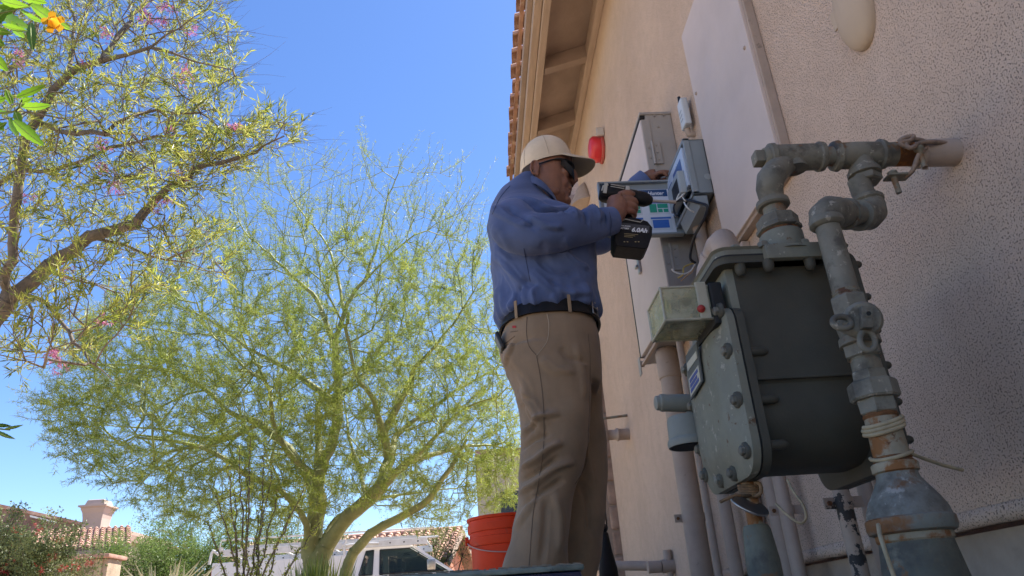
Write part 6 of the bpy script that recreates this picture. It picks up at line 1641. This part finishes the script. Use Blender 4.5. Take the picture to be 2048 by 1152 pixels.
# ------------------------------------------------------------- things near the man
M_red = mat('red_bucket_plastic', (.68, .045, .006), .5, spec=.2, var=.06, scale=8, bump=.1, bscale=100, spots=[((.42, .06, .03), 14, .6, .1)])
M_red.node_tree.nodes['Principled BSDF'].inputs['Subsurface Weight'].default_value = .0
M_red.node_tree.nodes['Principled BSDF'].inputs['Subsurface Radius'].default_value = (.02, .005, .002)
q = P(935, 1041, 2.8); bx_ = q.x + .148; zt_ = q.z
bk = thing('bucket', 'red-orange plastic bucket with ribbed rim behind the man', 'bucket', (bx_, 2.8, zt_ - .37))
t = MB(); t.spin((bx_, 2.8, zt_ - .37), (0, 0, 1), [(0, .128), (.27, .139), (.271, .146), (.276, .147), (.300, .1475), (.302, .142), (.318, .1425), (.319, .148), (.325, .149), (.345, .1495), (.346, .144), (.358, .1445), (.360, .150), (.369, .1515), (.370, .149), (.362, .143), (.30, .137), (.01, .122)], 48); t.build('pail', M_red, bk, auto=40)
for a in (-1.5, 1.64):
    t = MB(); t.spin((bx_ + .147 * math.sin(a), 2.8 - .147 * math.cos(a), zt_ - .075), (math.sin(a), -math.cos(a), 0), [(0, .016), (.012, .015)], 12); t.build('handle_lug', M_red, bk)
t = MB(); t.tube([V(bx_ + .152 * math.cos(R_(185) + R_(170) * k / 20), 2.8 + .152 * math.sin(R_(185) + R_(170) * k / 20), zt_ - .08 - .05 * math.sin(math.pi * k / 20)) for k in range(21)], .0022, 6); t.build('bail_handle', mat('pale_wire_handle', (.5, .3, .25), .5), bk)
o = MB().box((bx_ - .2, 2.6, 0.0), (bx_ + .2, 3.0, zt_ - .371), bev=.01).build('paving_slab', mat('concrete_slab', (.35, .33, .3), .9, bump=.4), None, loc=(bx_, 2.8, 0)); tag(o, 'low concrete slab under the red bucket', 'slab')
q = P(1207, 1052, 3.1)
tp_ = thing('garden_sprayer', 'dark slim bottle-shaped sprayer with a round knob, standing beside the trouser leg', 'sprayer', (q.x, 3.1, 0))
t = MB(); t.spin((q.x, 3.1, 0), (0, 0, 1), [(0, .045), (.01, .05), (q.z - .30, .046), (q.z - .16, .036), (q.z - .10, .024), (q.z - .03, .016), (q.z - .025, .012)], 24); t.build('bottle', mat('dark_plastic', (.022, .018, .016), .65, spec=.2), tp_, auto=50)
t = MB(); t.ball((q.x, 3.1, q.z - .008), .018, 16); t.build('knob', M_black, tp_)
# dark blue box close to the lens
tbx = thing('tool_box', 'dark navy box with dusty pale lid edge at the bottom of the frame', 'box', (0, 1.15, 0))
b0, b1 = P(728, 1152, 1.0), P(1163, 1127, 1.0); zt_ = (b1.z + b0.z) / 2
zt_ = b1.z
M_navy = mat('navy_plastic', (.006, .014, .055), .3, var=.1, scale=5, spec=.5)
Mr = Matrix.Translation((b0.x, 1.0, 0)) @ Matrix.Rotation(math.atan2(b1.z - b0.z - .0, b1.x - b0.x) * -1 * 0 , 4, 'Y')
MB().box((b0.x - .02, 1.0, 0), (b1.x, 1.32, zt_ - .008), bev=.006).build('box_body', M_navy, tbx, auto=50)
MB().box((b0.x - .024, .997, zt_ - .0078), (b1.x + .003, 1.325, zt_ - .0005), bev=.003).build('lid_edge', mat('dusty_lid', (.20, .23, .19), .35, var=.25, scale=40, bump=.3, bscale=150, spots=[((.03, .04, .06), 60, .58, .08)]), tbx, auto=50)
t = MB(); random.seed(5)
for k in range(240):
    x = random.uniform(b0.x + .02, b1.x); y = random.uniform(.998, 1.03); s_ = random.uniform(.0008, .0028); a = random.random() * 3
    t.box((x - s_, y - s_ * .6, zt_ - .0004), (x + s_, y + s_ * .6, zt_ + s_ * .8))
cr_ = t.build('crumbs', mat('dust_crumbs', (.25, .22, .17), .9), tbx); cr_['kind'] = 'stuff'

# ------------------------------------------------------------- pick-up truck
TD = 16.8
def tq(px, py, d=0): return P(px, py, TD + d)
tk = thing('pickup_truck', 'white crew-cab pickup with a ladder rack parked behind the palo verde', 'truck', (-2.5, TD + .9, 0))
M_tw = mat('truck_white', (.70, .67, .63), .35, var=.02, scale=2, spec=.6)
xr_, xcb, xwf = tq(424, 1130).x, tq(700, 1130).x, tq(905, 1140).x
zroof = tq(790, 1088).z; zbelt_ = tq(760, 1150).z; zbed = tq(560, 1118).z
wd_ = 1.85; y0, y1 = TD, TD + wd_
xh = xwf + 1.15
# side outline of the cab
cabp = [(xcb, .55), (xcb + .02, zbelt_), (xcb + .16, zroof - .10), (xcb + .34, zroof - .01), (xcb + .9, zroof + .02), (xwf - .95, zroof), (xwf - .75, zroof - .05), (xwf, zbelt_ + .02), (xwf + .1, zbelt_ - .02), (xh, zbelt_ - .12), (xh + .10, zbelt_ - .35), (xh + .12, .55)]
def slab(poly, ya, yb_, inset=.0):
    c = MB(); 
    def rg(y, ins):
        o = []
        for x, z in poly:
            k = max(0, (z - zbelt_) / (zroof - zbelt_)) * .16; yy_ = y + (k if y < TD + wd_ / 2 else -k) + (ins if y < TD + wd_ / 2 else -ins)
            o.append(V(x, yy_, z))
        return o
    c.loft([rg(ya, 0), rg(yb_, 0)], True); return c
def ycab(z): return TD + max(0, (z - zbelt_) / (zroof - zbelt_)) * .16
# hollow greenhouse: lower body solid, pillars and roof round real windows
low = MB(); low.prism([V(xcb, TD, .5), V(xcb, TD, zbelt_), V(xwf + .1, TD, zbelt_ - .01), V(xh, TD, zbelt_ - .12), V(xh + .1, TD, zbelt_ - .35), V(xh + .12, TD, .5)], (0, wd_, 0), bev=.03); low.build('body', M_tw, tk, auto=40)
rf = MB(); rp = [(xcb + .16, zroof - .08), (xcb + .34, zroof - .0), (xcb + .9, zroof + .02), (xwf - 1.0, zroof + .01), (xwf - .82, zroof - .05), (xwf - .95, zroof - .08), (xcb + .3, zroof - .10)]
rf.prism([V(x, ycab(z) , z) for x, z in rp], (0, wd_ - .32, 0), bev=.015); rf.build('roof', M_tw, tk, auto=50)
def post(a, b, w0, w1, name='pillar'):
    for sd_ in (0, 1):
        m = MB(); A = V(a[0], ycab(a[1]), a[1]); B = V(b[0], ycab(b[1]), b[1])
        if sd_: A.y = 2 * TD + wd_ - A.y; B.y = 2 * TD + wd_ - B.y
        m.loft([[A + V(-w0, 0, 0), A + V(w0, 0, 0), A + V(w0, (.05 if not sd_ else -.05), 0), A + V(-w0, (.05 if not sd_ else -.05), 0)], [B + V(-w1, 0, 0), B + V(w1, 0, 0), B + V(w1, (.05 if not sd_ else -.05), 0), B + V(-w1, (.05 if not sd_ else -.05), 0)]], smooth=False); m.build(name, M_tw, tk)
xm = tq(752, 1120).x
post((xcb + .10, zbelt_ - .01), (xcb + .25, zroof - .05), .10, .08); post((xm, zbelt_ - .01), (xm + .0, zroof - .02), .07, .06); post((xwf - .02, zbelt_ - .01), (xwf - .86, zroof - .04), .05, .05)
def pane(pts, y_off, m=M_glassdk, name='window'):
    for sd_ in (0, 1):
        q_ = [V(x, ycab(z) + y_off, z) for x, z in pts]
        if sd_: q_ = [V(p_.x, 2 * TD + wd_ - p_.y, p_.z) for p_ in q_]
        f = MB().prism(q_, (0, .008, 0)).build(name, m, tk)
M_tg = bpy.data.materials.new('tinted_glass'); M_tg.use_nodes = True; nt = M_tg.node_tree; b = nt.nodes['Principled BSDF']; b.inputs['Base Color'].default_value = (.03, .045, .045, 1); b.inputs['Roughness'].default_value = .05
tr = nt.nodes.new('ShaderNodeBsdfTransparent'); tr.inputs[0].default_value = (.6, .66, .64, 1); mx = nt.nodes.new('ShaderNodeMixShader'); mx.inputs[0].default_value = .7
nt.links.new(b.outputs[0], mx.inputs[1]); nt.links.new(tr.outputs[0], mx.inputs[2]); nt.links.new(mx.outputs[0], nt.nodes['Material Output'].inputs[0])
pane([(xcb + .19, zbelt_ + .02), (xm - .08, zbelt_ + .02), (xm - .07, zroof - .09), (xcb + .32, zroof - .10)], .012, M_tg)
pane([(xm + .08, zbelt_ + .02), (xwf - .12, zbelt_ + .02), (xwf - .92, zroof - .09), (xm + .07, zroof - .09)], .012, M_tg)
# black seals round the windows
def seal(pts):
    m = MB(); Q = [V(x, ycab(z) - .004, z) for x, z in pts]; Q.append(Q[0]); 
    for i in range(len(Q) - 1): m.tube([Q[i], Q[i + 1]], .014, 6)
    m.build('window_seal', M_black, tk)
seal([(xcb + .19, zbelt_ + .02), (xm - .08, zbelt_ + .02), (xm - .07, zroof - .09), (xcb + .32, zroof - .10)]); seal([(xm + .08, zbelt_ + .02), (xwf - .12, zbelt_ + .02), (xwf - .92, zroof - .09), (xm + .07, zroof - .09)])
ws = MB(); ws.prism([V(xwf - .02, TD + .03, zbelt_), V(xwf - .86, ycab(zroof) + .04, zroof - .05), V(xwf - .86, 2 * TD + wd_ - ycab(zroof) - .04, zroof - .05), V(xwf - .02, TD + wd_ - .03, zbelt_)], (.01, 0, .01)); ws.build('windscreen', M_tg, tk)
bwn = MB(); bwn.box((xcb + .06, TD + .2, zbelt_ + .02), (xcb + .09, TD + wd_ - .2, zroof - .12)); bwn.build('rear_window', M_tg, tk)
M_seat = mat('grey_seat', (.20, .19, .17), .8)
for (x, yy_) in ((xm - .75, TD + .45), (xm - .75, TD + 1.35), (xm + .38, TD + .45), (xm + .38, TD + 1.35)):
    m = MB(); m.box((x, yy_ - .22, .6), (x + .16, yy_ + .22, zbelt_ + .14), bev=.05); m.box((x + .02, yy_ - .12, zbelt_ + .16), (x + .13, yy_ + .12, zbelt_ + .34), bev=.04); m.build('seat', M_seat, tk, auto=40)
# white papers and visor behind the glass
m = MB(); m.box((xm + .42, TD + .30, zroof - .26), (xm + .86, TD + .34, zroof - .14), bev=.01); m.build('sun_visor', mat('visor_grey', (.5, .5, .47), .7), tk)
m = MB(); m.box((xm + .55, TD + .295, zroof - .22), (xm + .70, TD + .299, zroof - .20)); m.box((xm + .57, TD + .295, zroof - .185), (xm + .68, TD + .299, zroof - .170)); m.build('visor_label', M_black, tk)
m = MB(); mq = tq(862, 1130, -.1); m.box((mq.x - .08, TD - .22, zbelt_ + .03), (mq.x + .10, TD - .02, zbelt_ + .24), bev=.03); m.build('mirror', M_steel, tk, auto=50)
for xh_ in (xm - .2, xwf - .85):
    m = MB(); m.box((xh_, TD - .02, zbelt_ - .14), (xh_ + .16, TD + .001, zbelt_ - .10), bev=.006); m.build('door_handle', M_black, tk)
for xg in (xcb + .05, xm, xwf - .05):
    m = MB(); m.box((xg - .004, TD - .0015, .6), (xg + .004, TD + .001, zbelt_ - .01)); m.build('door_gap', M_black, tk)
# bed, wheels
bed = MB(); 
bed.box((xr_, TD, .55), (xcb - .03, TD + .07, zbed), bev=.02); bed.box((xr_, TD + wd_ - .07, .55), (xcb - .03, TD + wd_, zbed), bev=.02); bed.box((xr_, TD + .07, .55), (xr_ + .06, TD + wd_ - .07, zbed), bev=.02); bed.box((xcb - .1, TD + .07, .55), (xcb - .03, TD + wd_ - .07, zbed), bev=.02); bed.box((xr_ + .06, TD + .07, .55), (xcb - .1, TD + wd_ - .07, .62))
bed.build('bed', M_tw, tk, auto=40)
M_tyre = mat('tyre_rubber', (.02, .02, .02), .85)
for (x, yy_) in ((xr_ + .95, TD + .02), (xr_ + .95, TD + wd_ - .24), (xh - .65, TD + .02), (xh - .65, TD + wd_ - .24)):
    m = MB(); m.spin((x, yy_ - .015, .38), (0, 1, 0), [(0, .30), (.02, .37), (.06, .38), (.18, .38), (.22, .37), (.24, .30)], 28); wh = m.build('wheel', M_tyre, tk, auto=40)
    m = MB(); m.spin((x, yy_ - .02, .38), (0, 1, 0), [(0, .06), (.01, .22), (.03, .24)], 24); m.build('rim', M_alum, wh)
for xx in (xr_ - .08, xh + .08):
    m = MB(); m.box((xx, TD + .05, .48), (xx + .14, TD + wd_ - .05, .66), bev=.03); m.build('bumper', M_alum, tk)
m = MB(); m.box((xh + .10, TD + .04, zbelt_ - .5), (xh + .14, TD + .36, zbelt_ - .32), bev=.02); m.build('headlight', M_glassdk, tk)
m = MB(); m.box((xr_ - .012, TD + .01, zbed - .42), (xr_ + .02, TD + .14, zbed - .12), bev=.01); m.build('tail_light', MATS['red_plastic'], tk)
# ladder rack
rk = thing('ladder_rack', 'white tubular ladder rack with side rails over the truck bed and cab', 'rack', (-3, TD + .9, 1.5))
zr0, zr1 = tq(640, 1098).z, tq(640, 1074).z
xa, xb_ = tq(438, 1075).x, tq(868, 1078).x
M_rk = mat('rack_white', (.60, .59, .57), .5, var=.08, spots=[((.35, .3, .26), 20, .62, .08)])
zl, zu_ = (tq(640, 1094).z), (tq(640, 1068).z)
for yy_ in (TD + .05, TD + wd_ - .05):
    m = MB(); m.box((xa + .1, yy_ - .02, zl - .07), (xb_ - .15, yy_ + .02, zl + .07), bev=.008)
    for k in range(14): m.spin((xa + .35 + k * (xb_ - xa - .7) / 13, yy_ - .0215, zl), (0, -1, 0), [(0, .018), (.001, .017)], 8, mi=1)
    m.build('side_rail', [M_rk, M_black], rk)
    m = MB(); m.tube([V(xa, yy_, zl + .02), V(xa + .05, yy_, zu_), V(xb_, yy_, zu_)], .022, 8); m.build('top_rail', M_rk, rk)
for (xx, xo) in ((xa, -.16), (xcb - .18, .05)):
    for yy_ in (TD + .03, TD + wd_ - .03):
        m = MB(); m.tube(resample([V(xx + xo, yy_, zbed - .02), V(xx + xo * .7, yy_, zbed + .25), V(xx + .02, yy_, zl - .02), V(xx + .08, yy_, zl + .12)], 12), .032, 8); m.build('upright', M_rk, rk)
for k in range(5):
    xx = xa + .1 + k * (xb_ - xa - .3) / 4
    m = MB(); m.tube([V(xx, TD + .05, zl + .05), V(xx, TD + wd_ - .05, zl + .05)], .026, 8); m.build('cross_bar', M_rk, rk)
m = MB(); m.tube([V(xcb - .15, TD + .03, zl), V(xcb + .25, TD + .03, zroof + .06), V(xcb + .6, TD + .03, zroof + .04)], .03, 8); m.build('front_brace', M_rk, rk)
ld_ = thing('ladder', 'aluminium extension ladder lying along the truck rack', 'ladder', (-3, TD + .6, 2))
for yy_ in (TD + .35, TD + .78):
    m = MB(); m.box((xa + .5, yy_ - .015, zl + .08), (xb_ - .4, yy_ + .015, zl + .16), bev=.004); m.build('rail', M_alum, ld_)
for k in range(13):
    m = MB(); m.tube([V(xa + .65 + k * .29, TD + .35, zl + .12), V(xa + .65 + k * .29, TD + .78, zl + .12)], .016, 8); m.build('rung', M_alum, ld_)

# ------------------------------------------------------------- houses across the road
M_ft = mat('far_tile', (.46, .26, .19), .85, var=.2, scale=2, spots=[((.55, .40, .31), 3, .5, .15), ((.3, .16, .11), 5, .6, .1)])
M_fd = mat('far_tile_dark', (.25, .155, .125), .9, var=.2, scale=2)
def tiled(parent, A, B, C, Dq, ncol, m, nrow=10, name='tile_row'):
    """A,B = eave ends, Dq,C = ridge ends; barrel tiles in courses on the slope"""
    up_ = ((Dq + C) / 2 - (A + B) / 2); L = up_.length
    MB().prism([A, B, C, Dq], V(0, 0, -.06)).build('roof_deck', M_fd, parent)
    for i in range(ncol):
        f = (i + .5) / ncol; a = A + (B - A) * f; c = Dq + (C - Dq) * f; r = (B - A).length / ncol * .34; d = (c - a); s_ = (B - A).normalized(); nrm = s_.cross(d.normalized()).normalized()
        if nrm.z < 0: nrm = -nrm
        t = MB()
        for k in range(nrow):
            p0_ = a + d * (k / nrow) + nrm * .035; p1_ = a + d * ((k + 1.05) / nrow) + nrm * .005
            t.loft([[q_ + s_ * (rr * math.cos(an)) + nrm * (rr * math.sin(an)) for an in [math.pi * j / 5 for j in range(6)]] for q_, rr in ((p0_, r), (p1_, r * .86))], True, 0, False)
        t.build(name, m, parent)
# left house
hl = thing('tile_roof_house', 'house with clay tiled roofs at the bottom left, beyond the red flowering bush', 'house', (-14, 26, 0))
M_hw = mat('far_stucco', (.42, .30, .24), .9, var=.06, scale=1)
z1_ = P(60, 1080, 27).z
def HQ(px, py, D): return P(px, py, D)
e0_, e1_ = HQ(88, 1094, 23), HQ(262, 1098, 23); r0_, r1_ = HQ(98, 1064, 26), HQ(262, 1052, 26); zz_ = (e0_.z + e1_.z) / 2; e0_.z = e1_.z = zz_; zz_ = (r0_.z + r1_.z) / 2; r0_.z = r1_.z = zz_
e0_.x -= .8; r0_.x -= .8
tiled(hl, e0_, e1_, r1_, r0_, 17, M_ft, 9)
MB().box((e0_.x + .3, 23.35, 0), (e1_.x - .3, 28.5, e0_.z - .10)).build('wall', M_hw, hl)
MB().box((e0_.x, 23.0, e0_.z - .16), (e1_.x, 23.12, e0_.z - .04)).build('fascia', M_wood2, hl)
# higher roof behind, dark side towards us
a_, b_ = HQ(-160, 995, 29), HQ(240, 1068, 29); a2, b2_ = HQ(-160, 985, 34), HQ(225, 1052, 33)
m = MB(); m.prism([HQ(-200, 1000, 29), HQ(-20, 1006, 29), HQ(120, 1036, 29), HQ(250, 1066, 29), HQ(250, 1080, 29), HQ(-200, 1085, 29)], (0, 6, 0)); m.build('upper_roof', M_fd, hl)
m = MB(); m.prism([HQ(-200, 1000, 28.9), HQ(-20, 1004, 28.9), HQ(120, 1034, 28.9), HQ(252, 1064, 28.9), HQ(252, 1068, 28.9), HQ(120, 1041, 28.9), HQ(-20, 1012, 28.9), HQ(-200, 1008, 28.9)], (0, .5, 0)); m.build('verge_tiles', M_ft, hl)
m = MB(); m.prism([HQ(60, 1030, 28.7), HQ(108, 1042, 28.7), HQ(108, 1045, 28.7), HQ(60, 1034, 28.7)], (0, .2, 0)); m.build('trim', M_white, hl)
MB().box((HQ(-200, 1080, 29.5).x, 29.5, 0), (HQ(250, 1080, 29.5).x, 34, HQ(0, 1075, 29.5).z)).build('wall', M_hw, hl)
# chimney
M_ch = mat('chimney_stucco', (.44, .34, .29), .9, var=.05, scale=1)
cq0, cq1 = HQ(157, 1012, 28.5), HQ(212, 1012, 28.5); cxm = (cq0.x + cq1.x) / 2; 
def cz(py): return HQ(185, py, 28.5).z
hw = (cq1.x - cq0.x) / 2
ch = MB()
prof = [(1060, .66), (1035, .70), (1024, .76), (1016, .88), (1013, .88), (1012.5, 1.02), (1009, 1.02), (1008.5, .72), (998, .60), (997, .52)]
rings = [[V(cxm + sx * hw * k, 28.5 + sy * hw * k + hw, cz(py)) for sx, sy in ((-1, -1), (1, -1), (1, 1), (-1, 1))] for py, k in prof]
ch.loft(rings, True, smooth=False); ch.build('chimney', M_ch, hl)
# gable house right of the truck
hg_ = thing('gable_house', 'terracotta gable end with tiled roof between the truck and the red bucket', 'house', (-2.5, 26, 0))
M_tc = mat('terracotta_stucco', (.46, .20, .13), .9, var=.06, scale=1)
def DZ(px, py, z):
    r = ray(px, py); t_ = (z - CAMH) / r.z; return V(r.x * t_, r.y * t_, z)
gt = R_(8); gC = P(925, 1058, 27); gB = gC + V(-math.sin(gt), -math.cos(gt), 0) * 3.0; gB.z = P(900, 1120, gB.y).z
ax_g = V(-math.cos(gt), math.sin(gt), 0); Lg = 8.0; gA = gB + ax_g * Lg; gD = gC + ax_g * Lg; gE = V(2 * gC.x - gB.x, 2 * gC.y - gB.y, gB.z); gF = gE + ax_g * Lg
tiled(hg_, gA, gB, gC, gD, 30, M_ft, 12)
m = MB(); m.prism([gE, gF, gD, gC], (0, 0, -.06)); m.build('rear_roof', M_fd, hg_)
ins_ = ax_g * .35
m = MB(); pl5 = [gB.lerp(gE, .06) + ins_, gC + ins_ - V(0, 0, .18), gE.lerp(gB, .06) + ins_]
pl5 = [V(pl5[0].x, pl5[0].y, 0), pl5[0] - V(0, 0, .1), pl5[1], pl5[2] - V(0, 0, .1), V(pl5[2].x, pl5[2].y, 0)]
m.prism(pl5, ax_g * (Lg - .7)); m.build('wall', M_tc, hg_)
for E_ in (gB, gE):
    m = MB(); m.prism([E_ - V(0, 0, .16), E_ - V(0, 0, .01), gC - V(0, 0, .01), gC - V(0, 0, .18)], ax_g * -.06); m.build('barge_board', M_wood2, hg_)
m = MB(); m.tube([gC + V(0, 0, .02), gD + V(0, 0, .02)], .10, 8); m.build('ridge_tiles', M_ft, hg_)
# tan two storey building behind the man
hb_ = thing('tan_building', 'tall tan building corner with a dark window, partly behind the palo verde', 'building', (2, 20, 0))
xl_ = P(955, 990, 20).x; ztb = P(980, 912, 20).z
MB().box((xl_, 20, 0), (xl_ + 5, 25, ztb), bev=.02).build('wall', mat('far_tan_stucco', (.40, .34, .25), .9, var=.05, scale=.8), hb_)
MB().box((xl_ - .02, 19.95, ztb), (xl_ + 5.3, 25.3, ztb + .18)).build('roof', M_fd, hb_)
w0_, w1_ = P(1000, 985, 20), P(1027, 1045, 20)
wf = MB().box((w0_.x - .05, 19.96, w1_.z - .5), (w1_.x + .65, 20.0, w0_.z + .05)).build('window_frame', M_wood2, hb_)
MB().box((w0_.x, 19.94, w1_.z - .45), (w1_.x + .26, 19.97, w0_.z)).build('window', M_glassdk, hb_); MB().box((w1_.x + .32, 19.94, w1_.z - .45), (w1_.x + .6, 19.97, w0_.z)).build('window', M_glassdk, hb_)
# masonry pillar by the drive
pl_ = thing('masonry_pillar', 'square stucco pillar with a flat tile cap beside the red flowering bush', 'pillar', (P(185, 1130, 14).x, 14.3, 0))
pq0, pq1 = P(142, 1104, 14), P(222, 1104, 14); hwp = (pq1.x - pq0.x) / 2; cxp = (pq0.x + pq1.x) / 2; zc_ = P(185, 1110, 14).z
MB().box((cxp - hwp * .86, 14.0 + .06, 0), (cxp + hwp * .86, 14.0 + 2 * hwp * .86, zc_ - .06), bev=.03).build('shaft', mat('pillar_stucco', (.36, .27, .19), .95, var=.15, scale=5, bump=.6, bscale=30), pl_, auto=50)
for (dx_, w_) in ((-.86, .30), (.30, .30)):
    MB().box((cxp + hwp * dx_ - .01, 14.0 + .02, 0), (cxp + hwp * dx_ + w_ * 2 * hwp * .5, 14.0 + .055, zc_ - .07), bev=.01).build('corner_stone', mat('pillar_stone', (.40, .31, .2), .95, var=.2, scale=9, bump=.7, bscale=25), pl_)
MB().box((cxp - hwp, 13.95, zc_ - .058), (cxp + hwp, 14.0 + 2 * hwp, zc_ + .01), bev=.02).build('cap', mat('pillar_cap', (.38, .22, .17), .9, var=.15, scale=6, bump=.5, bscale=40), pl_, auto=50)
